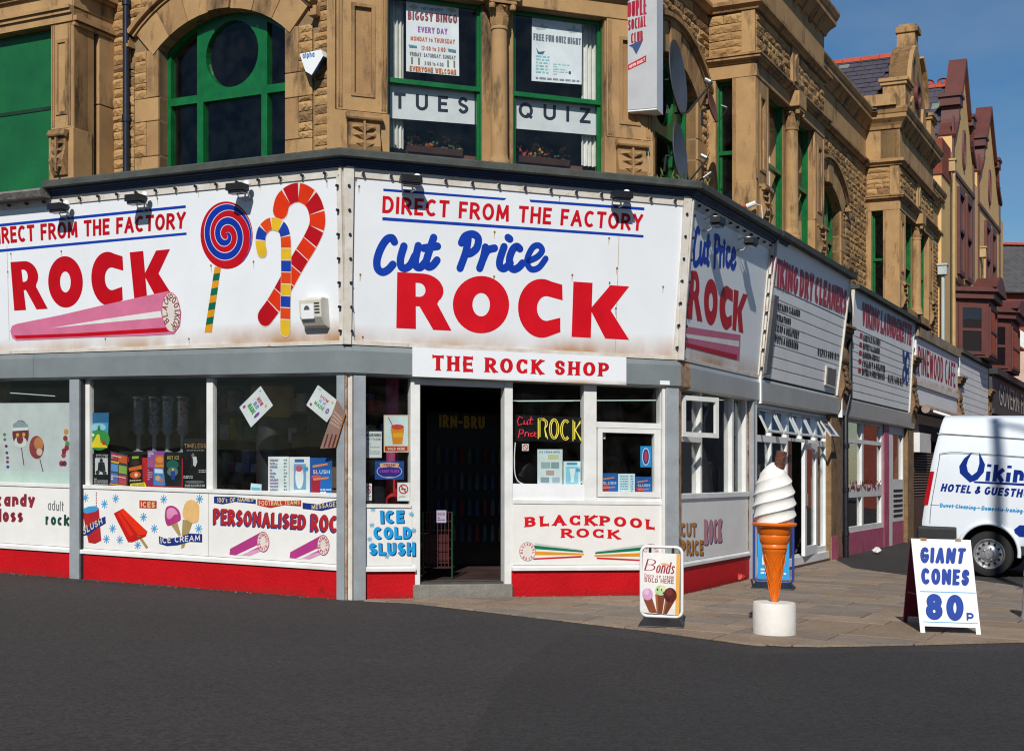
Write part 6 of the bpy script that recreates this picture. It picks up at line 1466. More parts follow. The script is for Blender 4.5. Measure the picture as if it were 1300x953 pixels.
# weeds on the capping and a security lamp with loose wire
o=MB(); rr=random.Random(4); weed=M('weed_leaf',(.05,.10,.02),.7,.3,6.)
for k in range(70):
    b_=R.pt(.45+rr.gauss(0,.28),5.17,-.2+rr.gauss(0,.12)); a=rr.random()*6.28; l=rr.uniform(.04,.15); t=Vector((math.cos(a)*.6*l,math.sin(a)*.6*l,l)); s=Vector((-math.sin(a),math.cos(a),0))*.014
    o.add([b_,b_+t*.6+s,b_+t,b_+t*.6-s],[(0,1,2,3)])
w_=o.build('weed_clump',weed,None,origin=R.pt(.45,5.17,-.2)); tag(w_,'green weeds growing on the sign capping below the satellite dish','plant',kind='stuff')
o=thing('security_lamp','small white and red lamp with loose white wire on the pier above the right sign','lamp',R.pt(3.0,5.6,.2)); p_=ray(948,262,18.6)
mb=MB().tube([p_,p_+Vector((.12,-.05,.04))],.035,8,upvc); mb.tube([p_+Vector((-.08,.02,0)),p_],.03,8,ink('#b8452a')); mb.tube([p_+Vector((.1,-.04,.03)),p_+Vector((.2,-.06,.0)),p_+Vector((.22,-.06,-.3))],.006,5,upvc); mb.build('lamp_body',None,o)
o=thing('cable_bracket','small bright metal cable bracket on the wall above the right hand capping','bracket',ray(893,226,17.5)); p_=ray(893,226,17.3)
MB().tube([p_,p_+Vector((.10,-.03,.07))],.02,8).build('clamp',steel,o); MB().tube([p_+Vector((0,0,0)),p_+Vector((-.12,.2,-.06))],.012,6).build('arm',black,o)
# ---------------------------------------------------------------- giant ice cream cone
cx_,cy_=gnd(983,806)
GC=thing('giant_ice_cream_cone','giant white soft ice cream in an orange cone with chocolate flake on a white plinth','model cone',Wp(cx_,cy_,0))
wp=M('white_plinth_paint',(.70,.68,.64),.6,.0,5.,.12,20,col2=(.62,.59,.54),stain=('#77706a',.66,5.,(1,1,1)))
MB().lathe((cx_,cy_),[(.0,0),(.205,.0),(.207,.02),(.204,.3),(.196,.318),(0,.322)],40).build('plinth',wp,GC,smooth=35)
org=M('orange_fibreglass',(.66,.135,.006),.32,.12,6.,.05,30,spec=.5)
MB().lathe((cx_,cy_),[(.0,.318),(.028,.318),(.034,.35),(.058,.50),(.085,.66),(.112,.80),(.118,.81),(.118,.835),(.128,.84),(.128,.865),(.122,.875),(.138,.895),(.143,.93),(.148,.955),(.144,.965),(.158,.98),(.172,1.035),(.20,1.05),(.212,1.058),(.214,1.075),(.205,1.085),(.0,1.085)],48).build('wafer_cone',org,GC,smooth=35)
# moulded waffle ribs low on the cone
mb=MB()
for k in range(9):
    for sg in (1,-1):
        pts=[]
        for i in range(9):
            t=i/8; z=.36+.42*t; r=.034+(.112-.034)*(z-.35)/.45; a=2*math.pi*k/9+sg*t*1.3; pts.append(Wp(cx_+(r+.002)*math.cos(a),cy_+(r+.002)*math.sin(a),z))
        mb.tube(pts,.0045,4)
q=mb.build('waffle_ribs',org,GC); q['kind']='stuff'
ice=M('white_ice_cream_paint',(.76,.745,.71),.5,.0,6.,.12,25,col2=(.70,.68,.63))
vs=[];fs=[];NT,NZ=96,110
for j in range(NZ+1):
    t=j/NZ; z=1.06+.60*t
    Rz=catm([(0,.190),(.12,.203),(.3,.208),(.5,.200),(.68,.178),(.82,.135),(.92,.085),(1.0,.012)],8); 
    rr=None
    for q in range(1,len(Rz)):
        if Rz[q][0]>=t: f=(t-Rz[q-1][0])/max(1e-6,Rz[q][0]-Rz[q-1][0]); rr=Rz[q-1][1]+(Rz[q][1]-Rz[q-1][1])*f; break
    if rr is None: rr=.012
    for i in range(NT):
        a=2*math.pi*i/NT; ph=(t*5.6-3*a/(2*math.pi)-.2)%1.0         # rolled folds winding up
        fold=1-math.sin(math.pi*ph)**.8
        r2=rr*(.90+.115*fold*min(1,(1-t)*4+.2)); vs.append(Wp(cx_+r2*math.cos(a)-.012*max(0,t-.8)*5,cy_+r2*math.sin(a),z-.022*fold*(1-t)))
for j in range(NZ):
    for i in range(NT): fs.append((j*NT+i,j*NT+(i+1)%NT,(j+1)*NT+(i+1)%NT,(j+1)*NT+i))
fs.append(tuple(range(NZ*NT,NZ*NT+NT)))
MB().add(vs,fs).build('ice_cream_swirl',ice,GC,smooth=60)
fl=M('chocolate_flake',(.125,.04,.022),.7,.3,20.,.8,60); p0=Wp(cx_+.02,cy_-.03,1.50); p1=Wp(cx_+.065,cy_-.04,1.768)
mb=MB(); vs=[]; 
for t,pp in ((0,p0),(1,p1)):
    for k in range(14): a=2*math.pi*k/14; r=.047+.004*(k%2); vs.append(pp+Vector((r*math.cos(a),r*math.sin(a)*.9,-.01*math.cos(a))))
mb.add(vs,[(k,(k+1)%14,14+(k+1)%14,14+k) for k in range(14)]+[tuple(range(14,28))]); mb.build('flake',fl,GC)
# ---------------------------------------------------------------- print helper for posters
def poster(fr,w,quad,label,base,items,px=True,group=None,parent=None,name='poster',cat='poster',thick=.002):
    q=[fr.px(*p,w) for p in quad] if px else quad       # TL TR BR BL
    f=fr.off(w); mb=MB()
    fn=lambda x,y:tuple((q[0][c]*(1-x)+q[1][c]*x)*(1-y)+(q[3][c]*(1-x)+q[2][c]*x)*y for c in (0,1))
    mb.slab(f,[fn(0,1),fn(1,1),fn(1,0),fn(0,0)],-thick,0,ink(base,.6))
    ly=1
    for it in items:
        w_=.0006*ly; ly+=1; kd=it[0]
        if kd=='r': x0,y0,x1,y1=it[1:5]; mb.sheet(f,[fn(x0,y1),fn(x1,y1),fn(x1,y0),fn(x0,y0)],w_,ink(it[5]))
        elif kd=='e': mb.sheet(f,[fn(it[1]+it[3]*math.cos(a),it[2]-it[4]*math.sin(a)) for a in [2*math.pi*k/20 for k in range(20)]],w_,ink(it[5]))
        elif kd=='p': mb.sheet(f,[fn(*p) for p in it[1]],w_,ink(it[2]))
        elif kd=='t':
            s,x0,y0,x1,y1,cl=it[1:7]; t=it[7] if len(it)>7 else .18
            text(mb,f,s,[fn(x0,y0),fn(x1,y0),fn(x1,y1),fn(x0,y1)],t,ink(cl),w_,px=False,gap=it[8] if len(it)>8 else .22)
        elif kd=='T':
            s,x0,y0,x1,y1,cl,t,kw=it[1:9]; text(mb,f,s,[fn(x0,y0),fn(x1,y0),fn(x1,y1),fn(x0,y1)],t,ink(cl),w_,px=False,**kw)
        elif kd=='l':        # lines of small print
            x0,y0,x1,y1,n,cl=it[1:7]; rr=random.Random(len(label)+n)
            for k in range(n):
                ya=y0+(y1-y0)*k/n; x=x0
                while x<x1-.01:
                    e=min(x1,x+rr.uniform(.04,.13)); mb.sheet(f,[fn(x,ya+(y1-y0)/n*.5),fn(e,ya+(y1-y0)/n*.5),fn(e,ya),fn(x,ya)],w_,ink(cl)); x=e+.025
                    if rr.random()<.12: break
    o=mb.build(name,None,parent,origin=f.pt(*q[3],0) if parent is None else None)
    if parent is None: tag(o,label,cat,group)
    return o
# ---------------------------------------------------------------- swing sign, cone price board, blue sign
def swing(frm,u0,u1,z0,z1,label,framecol,posterdef,basecol):
    o=thing('swing_sign',label,'sign',frm.pt((u0+u1)/2,0,0))
    r=.06; path=[frm.pt(a,b,0) for a,b in rrect(u0,z0,u1,z1,r,5)]; path.append(path[0]); mb=MB().tube(path,.016,8,caps=False); mb.build('frame',framecol,o,smooth=60)
    # moulded foot
    mb=MB(); fr=frm
    b0=[(u0-.02,.0,.17),(u1+.02,.0,.17),(u1+.02,.0,-.17),(u0-.02,.0,-.17)]; t0=[(u0+.03,.10,.05),(u1-.03,.10,.05),(u1-.03,.10,-.05),(u0+.03,.10,-.05)]; b1=[(a,.03,c) for a,_,c in b0]
    mb.add([fr.pt(a,z,c) for a,z,c in b0+b1+t0],[(0,1,5,4),(1,2,6,5),(2,3,7,6),(3,0,4,7),(4,5,9,8),(5,6,10,9),(6,7,11,10),(7,4,8,11),(8,9,10,11),(3,2,1,0)]); mb.build('foot',black,o,bevel=.006)
    for u in (u0+(u1-u0)*.22,u1-(u1-u0)*.22):
        MB().tube([fr.pt(u,z1,0),fr.pt(u,z1-.06,.01)],.014,8).build('hanger_clip',black,o)
    return o
f_d=(math.sin(R_(80)),math.cos(R_(80))); f_d=(.985,-.174)
bx=gnd(838,796); BF=Fr(bx,f_d); u0,_=BF.px(812,750); u1,_=BF.px(868,750)
BO=swing(BF,u0+.016,u1-.016,.11,.80,'white tubular swing sign with three ice cream cones on its poster',M('white_tube',(.70,.71,.70),.4,.06,5.),None,black)
z2=zc(790,680,100/733.)
poster(BF,.02,[z2(195,150),z2(540,168),z2(528,740),z2(172,710)],'', '#f0efec',[('r',.9,0,1,1,'#efb45a'),('p',[(.08,.93),(.0,.99),(.9,1.0),(.9,.9)],'#e9e4dc'),
 ('T','B',.08,.11,.36,.30,'#a3263c',.13,dict(con=.3,shear=.25)),('T','onds',.38,.14,.87,.33,'#a3263c',.12,dict(con=.3,shear=.2,gap=.12)),('p',[(.45,.17),(.6,.16),(.74,.18),(.6,.2)],'#e8b06a'),
 ('t','Dairy ice cream',.06,.35,.84,.41,'#b04a54',.12),('T','SOLD HERE',.06,.42,.84,.485,'#a3263c',.2,dict(style='serif',con=.45)),
 ('p',[(.06,.78),(.28,.74),(.42,.98),(.30,.99),(.22,.98)],'#8a4a2c'),('p',[(.36,.68),(.62,.68),(.56,.99),(.42,.99)],'#7d3f24'),('p',[(.64,.70),(.88,.76),(.68,.99),(.58,.99)],'#6e3520'),
 ('p',[(.36,.68),(.42,.68),(.46,.99),(.42,.99)],'#a5653e'),('p',[(.64,.70),(.70,.71),(.62,.99),(.58,.99)],'#98583a'),
 ('e',.16,.69,.14,.10,'#d9a0c8'),('e',.13,.65,.07,.05,'#e8c0dc'),('e',.5,.61,.14,.085,'#b5d3a0'),('e',.56,.57,.08,.05,'#dbe3b0'),('e',.42,.60,.02,.02,'#2f2a22'),('e',.58,.65,.02,.015,'#2f2a22'),('e',.53,.60,.015,.02,'#2f2a22'),
 ('e',.76,.67,.17,.115,'#5a1f1c'),('e',.73,.63,.09,.06,'#74302a'),('e',.70,.75,.06,.03,'#4a1614')],parent=BO,name='poster')
# A-board
fl_,frt_,bk_=gnd(1172,805),gnd(1243.5,807.5),gnd(1149,791)
ax=((fl_[0]+frt_[0])/2,(fl_[1]+frt_[1])/2); _l=math.hypot(frt_[0]-fl_[0],frt_[1]-fl_[1]); dA=((frt_[0]-fl_[0])/_l,(frt_[1]-fl_[1])/_l); AF2=Fr(ax,dA); s9=zc(1120,660,180/1009.)
AB=thing('sandwich_board','white folding board reading GIANT CONES 80p with maroon back panel on the paving','sign',Wp(*ax,0))
hA=.86; ua,ub=AF2.px(1170,795)[0],AF2.px(1246,795)[0]
kA=-.20                        # face leans back
FA=Fr(ax,dA,k=kA,z0=0.0)
mar2=M('maroon_gloss',(.13,.012,.035),.4,.2,5.)
bw_=M('painted_board',(.74,.75,.74),.45,.0,5.,.05,30,col2=(.70,.70,.67),stain=('#8b7a60',.71,6.,(1,1,1)))
FAq=[FA.px(*s9(*p)) for p in ((205,130),(630,150),(698,765),(268,752))]
zt_=FAq[0][1]; u0t,u1t,u0b,u1b=FAq[0][0],FAq[1][0],FAq[3][0],FAq[2][0]; zbm=FAq[3][1]
su=lambda u,z:u+(u0t-u0b)*(z-zbm)/(zt_-zbm)            # the frame is racked a little to the left
qd=lambda ua_,ub_,z0,z1:[(su(ua_,z0),z0),(su(ub_,z0),z0),(su(ub_,z1),z1),(su(ua_,z1),z1)]
pnl=MB().slab(FA,qd(u0b,u1b,zbm,zt_),-.022,0).build('front_panel',bw_,AB,bevel=.003)
for ua_ in (u0b,u1b-.045): MB().slab(FA,qd(ua_,ua_+.045,0,zbm),-.022,0).build('foot',bw_,AB)
bv=(bk_[0]-fl_[0],bk_[1]-fl_[1])                       # where the back legs stand, seen from the front ones
def backpt(u,z,w):
    f=z/zt_; P=FA.at(su(u,zt_)*f+su(u,0)*(1-f),kA*zt_*f+w-.03*f); return Wp(P[0]+bv[0]*(1-f),P[1]+bv[1]*(1-f),z)
FB=Fr(ax,dA); FB.pt=lambda u,z,w=0:backpt(u,z,w)
MB().slab(FB,[(u0b,.08),(u1b,.08),(u1b,zt_-.01),(u0b,zt_-.01)],-.02,0).build('back_panel',mar2,AB)
for ua_ in (u0b,u1b-.045): MB().slab(FB,rect(ua_,0,ua_+.045,.08),-.02,0).build('foot',mar2,AB)
MB().tube([FA.pt(su(u0b,.38)+.02,.38,-.03),FB.pt(u0b+.02,.36,.01)],.006,6).build('stay_cord',ink('#7a4a2a'),AB)
for u in (u0b+.12,u1b-.12): MB().box(FA,su(u,zt_)-.03,su(u,zt_)+.03,zt_-.02,zt_+.006,-.06,.003).build('hinge',rust,AB)
fb_=ink('#0e3fa0'); lb=ink('#58b4e8'); mb=MB()
for s,q,t in (('GIANT',[(270,190),(600,198),(580,312),(270,304)],.235),('CONES',[(275,338),(625,352),(615,465),(278,455)],.235),('80',[(308,520),(580,532),(578,718),(310,706)],.27),('p',[(598,640),(652,646),(650,702),(600,700)],.24)):
    text(mb,FA,s,[s9(*p) for p in q],t,fb_,.003,gap=.2,cap='r')
ppoly(mb,FA,[s9(268,502),s9(665,514),s9(665,519),s9(268,508)],.003,lb); ppoly(mb,FA,[s9(290,718),s9(680,731),s9(680,736),s9(290,723)],.003,lb); mb.build('lettering',None,pnl)
# blue swing sign behind the cone
bl_=gnd(982,748); BF2=Fr(bl_,(.955,-.297)); u0,_=BF2.px(957,700); u1,_=BF2.px(1007,700); blt=M('blue_tube',(.02,.05,.28),.4,.1,5.)
B2=swing(BF2,u0,u1,.10,1.02,'blue framed swing sign with a light blue poster half hidden behind the giant cone',blt,None,black)
poster(BF2,.01,[(u0+.05,.98),(u1-.05,.98),(u1-.05,.14),(u0+.05,.14)],'','#2f9fe0',[('r',.05,.05,.95,.3,'#8fd0f2'),('e',.5,.45,.3,.13,'#eef6fb'),('t','ICES',.15,.66,.8,.78,'#f0f6fa',.2),('l',.1,.84,.9,.95,2,'#e6f2fa')],px=False,parent=B2)
# ---------------------------------------------------------------- parked van
vo=gnd(1255,732.5); V=Fr(vo,dL); VR=V.px(1170,640)[0]; VL=5.65
VA=thing('parked_van','white high roof van lettered in blue, parked in the side street','van',V.pt(0,0,0))
vw=M('van_white_paint',(.66,.72,.78),.22,.03,1.5,spec=.55); rub=M('black_bumper_plastic',(.02,.021,.023),.6,.2,8.)
ztop=V.px(1240,527,-.4)[1]
sec=[(-.06,.42),(-.01,.55),(0,.80),(0,1.30),(0,1.75),(-.03,1.95),(-.09,2.15),(-.15,ztop-.16),(-.24,ztop-.06),(-.40,ztop-.01),(-1.0,ztop+.02)]
sec=sec+[(-2.0-a,b) for a,b in sec[-2::-1]]
def rake(z): return .30*max(0,(z-.9)/(ztop-.9))**1.1
stn=[(0,.965,0),(.03,.985,0),(.10,.998,0),(.4,1,0),(1.5,1,0),(2.8,1,0),(3.7,1,0),(4.05,1,.05),(4.6,.98,.62),(4.75,.97,.80),(5.35,.93,.92),(5.6,.85,1.02),(VL,.7,1.05)]
vs=[];fs=[];n=len(sec)
for s,sc_w,fr_ in stn:
    for a,b in sec:
        zz=b if fr_==0 else .42+(b-.42)*(1-fr_*.62*min(1,max(0,(b-.9)/1.0))) 
        vs.append(V.pt(VR+s+(rake(b)*max(0,1-s/1.2)),zz,-1.0+(a+1.0)*sc_w))
for j in range(len(stn)-1):
    for i in range(n-1): fs.append((j*n+i,(j+1)*n+i,(j+1)*n+i+1,j*n+i+1))
    fs.append((j*n+n-1,(j+1)*n+n-1,(j+1)*n,j*n))
fs.append(tuple(range(n))); fs.append(tuple(range((len(stn)-1)*n+n-1,(len(stn)-1)*n-1,-1)))
body=MB().add(vs,fs).build('body',vw,VA)
_bm=bmesh.new(); _bm.from_mesh(body.data); bmesh.ops.recalc_face_normals(_bm,faces=_bm.faces); _bm.to_mesh(body.data); _bm.free()
wr=.355; wheels=(0.0,3.35)
dg=bpy.context.evaluated_depsgraph_get
for u in wheels:
    mbc=MB(); pts=[]
    for w_ in (.3,-2.3):
        for k in range(40): a=2*math.pi*k/40; pts.append(V.pt(u+.435*math.cos(a),wr+.03+.435*math.sin(a),w_))
    mbc.add(pts,[(k,(k+1)%40,40+(k+1)%40,40+k) for k in range(40)]+[tuple(range(39,-1,-1)),tuple(range(40,80))]); cut=mbc.build('cutter',None,VA); _bm=bmesh.new(); _bm.from_mesh(cut.data); bmesh.ops.recalc_face_normals(_bm,faces=_bm.faces); _bm.to_mesh(cut.data); _bm.free()
    bo=body.modifiers.new('c','BOOLEAN'); bo.object=cut; bo.operation='DIFFERENCE'; bo.solver='EXACT'
    bpy.context.view_layer.update(); me=bpy.data.meshes.new_from_object(body.evaluated_get(dg())); body.modifiers.clear(); body.data=me; bpy.data.objects.remove(cut)
for p in body.data.polygons: p.use_smooth=True
body.data.set_sharp_from_angle(angle=R_(32)); body.data.materials.clear(); body.data.materials.append(vw)
tyre=M('tyre_rubber',(.016,.016,.017),.85,.2,10.,.2,80); alloy=M('silver_wheel',(.45,.46,.47),.35,.1,6.,metal=.7)
def wheel(u,w0):
    prof=[(.0,-.24),(.2,-.24),(.33,-.22),(.352,-.17),(.355,-.12),(.352,-.06),(.335,-.015),(.28,.0),(.235,-.008)]
    def lathe_w(prof,seg=40):
        mb=MB(); nn=len(prof); vs=[V.pt(u+r*math.cos(2*math.pi*k/seg),wr+r*math.sin(2*math.pi*k/seg),w0+ww) for k in range(seg) for r,ww in prof]
        return mb.add(vs,[(k*nn+i,((k+1)%seg)*nn+i,((k+1)%seg)*nn+i+1,k*nn+i+1) for k in range(seg) for i in range(nn-1)])
    t=lathe_w(prof).build('wheel',tyre,VA,smooth=40)
    lathe_w([(.236,-.01),(.225,.0),(.21,-.015),(.195,-.05),(.15,-.045),(.12,-.02),(.075,-.01),(.06,.015),(.0,.02)]).build('rim',alloy,t,smooth=30)
    for k in range(12): a=2*math.pi*k/12; MB().tube([V.pt(u+.165*math.cos(a),wr+.165*math.sin(a),w0-.03),V.pt(u+.165*math.cos(a),wr+.165*math.sin(a),w0-.046+.006)],.02,8).build('rim_hole',black,t)
    for k in range(5): a=2*math.pi*k/5; MB().tube([V.pt(u+.095*math.cos(a),wr+.095*math.sin(a),w0-.02),V.pt(u+.095*math.cos(a),wr+.095*math.sin(a),w0+.004)],.014,6).build('wheel_nut',steel,t)
for u in wheels: wheel(u,-.04); wheel(u,-1.74)
# arch lips, liners, bumper, sills
for u in wheels:
    mb=MB(); P=[V.pt(u+.445*math.cos(R_(a)),wr+.03+.445*math.sin(R_(a)),.012) for a in range(-8,189,8)]; mb.tube(P,.03,8); mb.build('arch_lip',vw,VA,smooth=60)
    mb=MB(); mb.add([V.pt(u+.43*math.cos(R_(a)),wr+.03+.43*math.sin(R_(a)),w_) for a in range(0,181,12) for w_ in (-.02,-.5)],[(2*i,2*i+1,2*i+3,2*i+2) for i in range(15)]); mb.add([V.pt(u+.43*math.cos(R_(a)),wr+.03+.43*math.sin(R_(a)),-.5) for a in range(0,181,12)],[tuple(range(16))]); mb.build('arch_liner',rub,VA)
zb_=V.px(1200,668)[1]
MB().sweep(V,[(-.3,.42),(.0,.42),(.03,.5),(.03,zb_-.03),(.005,zb_),(-.3,zb_)],VR-.06,-.47).build('bumper',rub,VA,bevel=.02)
MB().box(V,VR-.08,VR+.05,.44,zb_,-2.0,.0).build('rear_bumper',rub,VA,bevel=.03)
MB().box(V,.46,2.9,.36,.50,-.2,-.01).build('sill',rub,VA); MB().box(V,VR+.3,VR+5.2,.30,.45,-1.8,-.25).build('underbody',black,VA)
_z0,_z1=V.px(1173,640)[1],V.px(1173,598)[1]
MB().slab(V,[(VR+rake(_z0)+.004,_z0),(VR+rake(_z0)+.07,_z0),(VR+rake(_z1)+.07,_z1),(VR+rake(_z1)+.004,_z1)],-.28,.004).build('tail_light',M('red_lens',(.35,.005,.01),.2,.1,5.),VA)
v9=zc(1130,500,170/579.)
seam=M('panel_gap',(.14,.155,.17),.5,.1,5.); mb=MB(); Q=V.px
def line(pts,t=.012): strokes(mb,V,[[v9(*p) for p in pts]],t,seam,.0015,cap='b',n=4)
line([(215,258),(300,252),(579,272),(900,290)]); line([(215,258),(210,300),(178,480),(172,560)])
line([(172,478),(579,508),(900,530)],.008)
mb.build('panel_seam',None,VA)
mb=MB(); ppoly(mb,V.off(-.05,k=-.34,z0=2.0),[v9(205,168),v9(579,192),v9(1000,215),v9(1000,219),v9(579,196),v9(205,172)],.03,seam); mb.build('roof_seam',None,VA)
vb=ink('#12318a',.3); vl=ink('#2a9bd6',.3); mb=MB()
ppoly(mb,V,[v9(*p) for p in ((355,250),(320,278),(299,312),(302,342),(345,382),(378,370),(405,338),(411,305),(386,252),(386,300),(376,335),(354,352),(337,335),(331,308),(338,282))],.003,vb)
text(mb,V,'iking',[v9(416,302),v9(640,317),v9(640,386),v9(416,376)],.25,vb,.003,shear=.12,gap=.2); ppoly(mb,V,[v9(360,376),v9(575,386),v9(700,393),v9(700,400),v9(570,396),v9(365,384)],.003,vb)
text(mb,V,'HOTEL & GUESTHOUSES',[v9(224,386),v9(718,421),v9(716,458),v9(220,420)],.24,vb,.003,shear=.15,gap=.2,space=.26)
text(mb,V,'Duvet Cleaning * Domestic Ironing Service',[v9(216,471),v9(664,501),v9(662,521),v9(216,489)],.22,vl,.003,shear=.12,gap=.2); mb.build('lettering',None,VA)
mb=MB(); ppoly(mb,V,[v9(*p) for p in ((560,566),(640,570),(700,580),(700,620),(560,616),(540,600),(536,585))],.003,vb); mb.build('printed_flash',None,VA)
for w_ in (.0,): 
    MB().slab(V,[(VR+3.95,1.45),(VR+4.75,1.35),(VR+4.3,2.0),(VR+4.0,2.05)],-.03,.004).build('side_window',black,VA)
# ---------------------------------------------------------------- grey bollard and the street lamp whose shadow crosses the van
bo_=gnd(1311,787); o=thing('bollard','grey tapered concrete bollard at the edge of the flagstone paving','bollard',Wp(*bo_,0))
conc=M('grey_concrete',(.27,.27,.265),.9,.2,6.,.4,50)
MB().lathe(bo_,[(.13,0),(.13,.03),(.115,.06),(.085,.55),(.08,.62),(.055,.68),(0,.70)],24).build('shaft',conc,o,smooth=35)
MB().lathe(bo_,[(.092,.48),(.094,.49),(.091,.54),(.089,.55)],24).build('band',upvc,o,smooth=35)
LPX,LPY=5.50,7.6
o=thing('street_lamp','grey tapered steel street lamp post standing at the kerb opposite the van','street lamp',Wp(LPX,LPY,0)); lpm=M('galvanised_steel',(.32,.34,.35),.5,.15,5.,metal=.4)
MB().lathe((LPX,LPY),[(.14,0),(.14,1.2),(.10,1.3),(.085,12.4),(0,12.4)],20).build('post',lpm,o,smooth=35)
MB().tube([Wp(LPX,LPY,12.3),Wp(LPX+.3,LPY-.6,12.5),Wp(LPX+.6,LPY-1.3,12.55)],.04,8).build('arm',lpm,o,smooth=50); MB().tube([Wp(LPX+.6,LPY-1.25,12.53),Wp(LPX+.72,LPY-1.5,12.53),Wp(LPX+.95,LPY-1.95,12.5)],[.06,.13,.06],10).build('lantern',lpm,o,smooth=50)
# litter by the shop walls
def litter(x,y,label,cols,sz):
    p=gnd(x,y); rr=random.Random(int(x)); mb=MB()
    for k,cl in enumerate(cols):
        n=7; c=Wp(p[0]+k*.10,p[1]-.02*k,.02+sz*.35); ring=[]
        for j in range(3):
            ring+=[c+Vector((math.cos(6.283*i/n)*sz*(.5+.25*(j==1))*rr.uniform(.6,1.2),math.sin(6.283*i/n)*sz*.5*rr.uniform(.6,1.2),(j-1)*sz*.3*rr.uniform(.5,1.2))) for i in range(n)]
        mb.add(ring+[c+Vector((0,0,sz*.4))],[(j*n+i,j*n+(i+1)%n,(j+1)*n+(i+1)%n,(j+1)*n+i) for j in range(2) for i in range(n)]+[(2*n+i,2*n+(i+1)%n,3*n) for i in range(n)],cl)
    tag(mb.build('litter',None,None,origin=Wp(*p,0)),label,'litter')
litter(929,737,'crumpled white and red paper litter at the foot of the side window',(offw,ink('#b8352b')),.12)
litter(1113,703,'scrap of white paper litter in front of the launderette plinth',(offw,),.16)
# ---------------------------------------------------------------- papers and curtains in the upper windows
UW=FWF; u3=zc(430,0,230/913.); u4=zc(640,0,240/915.)
poster(UW,-.185,[u3(340,-6),u3(604,14),u3(607,384),u3(340,360)],'white BIGGSY BINGO poster in the sash window over the TUES paper','#e6eaee',[
 ('t','THE FANTASTIC',.28,.10,.70,.14,'#2f3f5a',.16),('p',[(.03,.11),(.14,.07),(.24,.11),(.14,.15)],'#b9c07a'),('p',[(.76,.11),(.86,.07),(.97,.12),(.86,.15)],'#b9c07a'),
 ('t','BIGGSY BINGO',.03,.17,.97,.29,'#8e4a52',.2),('t','EVERY DAY',.22,.37,.78,.45,'#9a62a8',.2),('t','MONDAY to THURSDAY',.08,.51,.92,.57,'#c8714e',.18),('t','12:00 to 3:00',.28,.63,.74,.69,'#c86a4e',.18),('p',[(.04,.63),(.2,.64),(.2,.67),(.06,.67)],'#5d8fa0'),('p',[(.78,.64),(.94,.65),(.94,.69),(.8,.68)],'#5d8fa0'),
 ('t','FRIDAY, SATURDAY, SUNDAY',.07,.73,.93,.78,'#75706a',.16),('t','2:00 to 4:00',.34,.84,.70,.89,'#8a8070',.16),('r',.09,.80,.12,.89,'#7d7a5e'),('r',.22,.80,.25,.89,'#7d7a5e'),('r',.77,.80,.80,.89,'#7d7a5e'),('r',.89,.80,.92,.89,'#7d7a5e'),('t','EVERYONE WELCOME',.06,.92,.94,.985,'#cf7a34',.2)])
poster(UW,-.185,[u4(135,52),u4(377,84),u4(375,410),u4(133,392)],'white FREE FUN QUIZ NIGHT poster in the sash window over the QUIZ paper','#e4eaee',[
 ('p',[(.05,.22),(.17,.21),(.2,.14),(.24,.2),(.34,.2),(.27,.25),(.1,.27)],'#b8c2c6'),('p',[(.68,.2),(.8,.19),(.84,.12),(.88,.18),(.97,.19),(.9,.24),(.76,.26)],'#b8c2c6'),('t','FREE FUN QUIZ NIGHT',.03,.32,.98,.42,'#6f7a82',.2),('p',[(.08,.52),(.14,.58),(.26,.56),(.22,.61),(.12,.61)],'#3a6f88'),
 ('l',.08,.63,.35,.9,6,'#8fcad0'),('l',.42,.72,.75,.9,5,'#b5dfe2'),('r',.74,.82,.78,.86,'#3f4a50'),('l',.08,.94,.95,.99,1,'#8a9499')])
poster(UW,-.225,[u3(238,418),u3(685,448),u3(685,628),u3(238,594)],'white paper banner reading TUES taped inside the lower sash','#d3d8da',[('t','TUES',.09,.26,.93,.72,'#262b36',.2,.75)],name='paper_banner',cat='banner')
poster(UW,-.225,[u4(50,455),u4(447,490),u4(445,655),u4(50,622)],'white paper banner reading QUIZ taped inside the lower sash','#d3d8da',[('t','QUIZ',.05,.22,.93,.68,'#262b36',.2,.75)],name='paper_banner',cat='banner')
def curtain(fr,x0,x1,z0,z1,w,label,y=100,col=(.62,.62,.58),n=9):
    a,b=fr.px(x0,y,w)[0],fr.px(x1,y,w)[0]; mb=MB(); m=M('net_curtain',col,.9,.1,8.); N=n*6
    vs=[fr.pt(a+(b-a)*i/N,z,w+.025*math.sin(2*math.pi*i/6)+.006*math.sin(i*1.7)) for z in (z0,(z0+z1)/2,z1) for i in range(N+1)]
    mb.add(vs,[(j*(N+1)+i,j*(N+1)+i+1,(j+1)*(N+1)+i+1,(j+1)*(N+1)+i) for j in range(2) for i in range(N)])
    o=mb.build('curtain',m,None,smooth=70,origin=fr.pt(a,z0,w)); tag(o,label,'curtain','net curtains in the upper windows')
curtain(UW,489,512,5.4,7.2,-.32,'white net curtain gathered beside the BINGO poster',n=5); curtain(UW,738,764,5.4,7.2,-.32,'white net curtain gathered beside the QUIZ NIGHT poster',n=5)
curtain(RWF,862,876,5.2,7.0,-.35,'pale net curtain in the arched window behind the satellite dishes',y=150,n=6); curtain(RBF,975,986,5.3,7.2,-.32,'pale net curtain in the bay window above the right hand capping',y=160,n=5)
mb=MB().box(UW,.6,3.3,5.0,5.42,-.8,-.45); o=mb.build('seat_back',M('brown_leatherette',(.10,.04,.028),.6,.2,4.),None,origin=UW.pt(2,5,-.6)); tag(o,'brown padded bench back behind the TUES and QUIZ windows','bench')
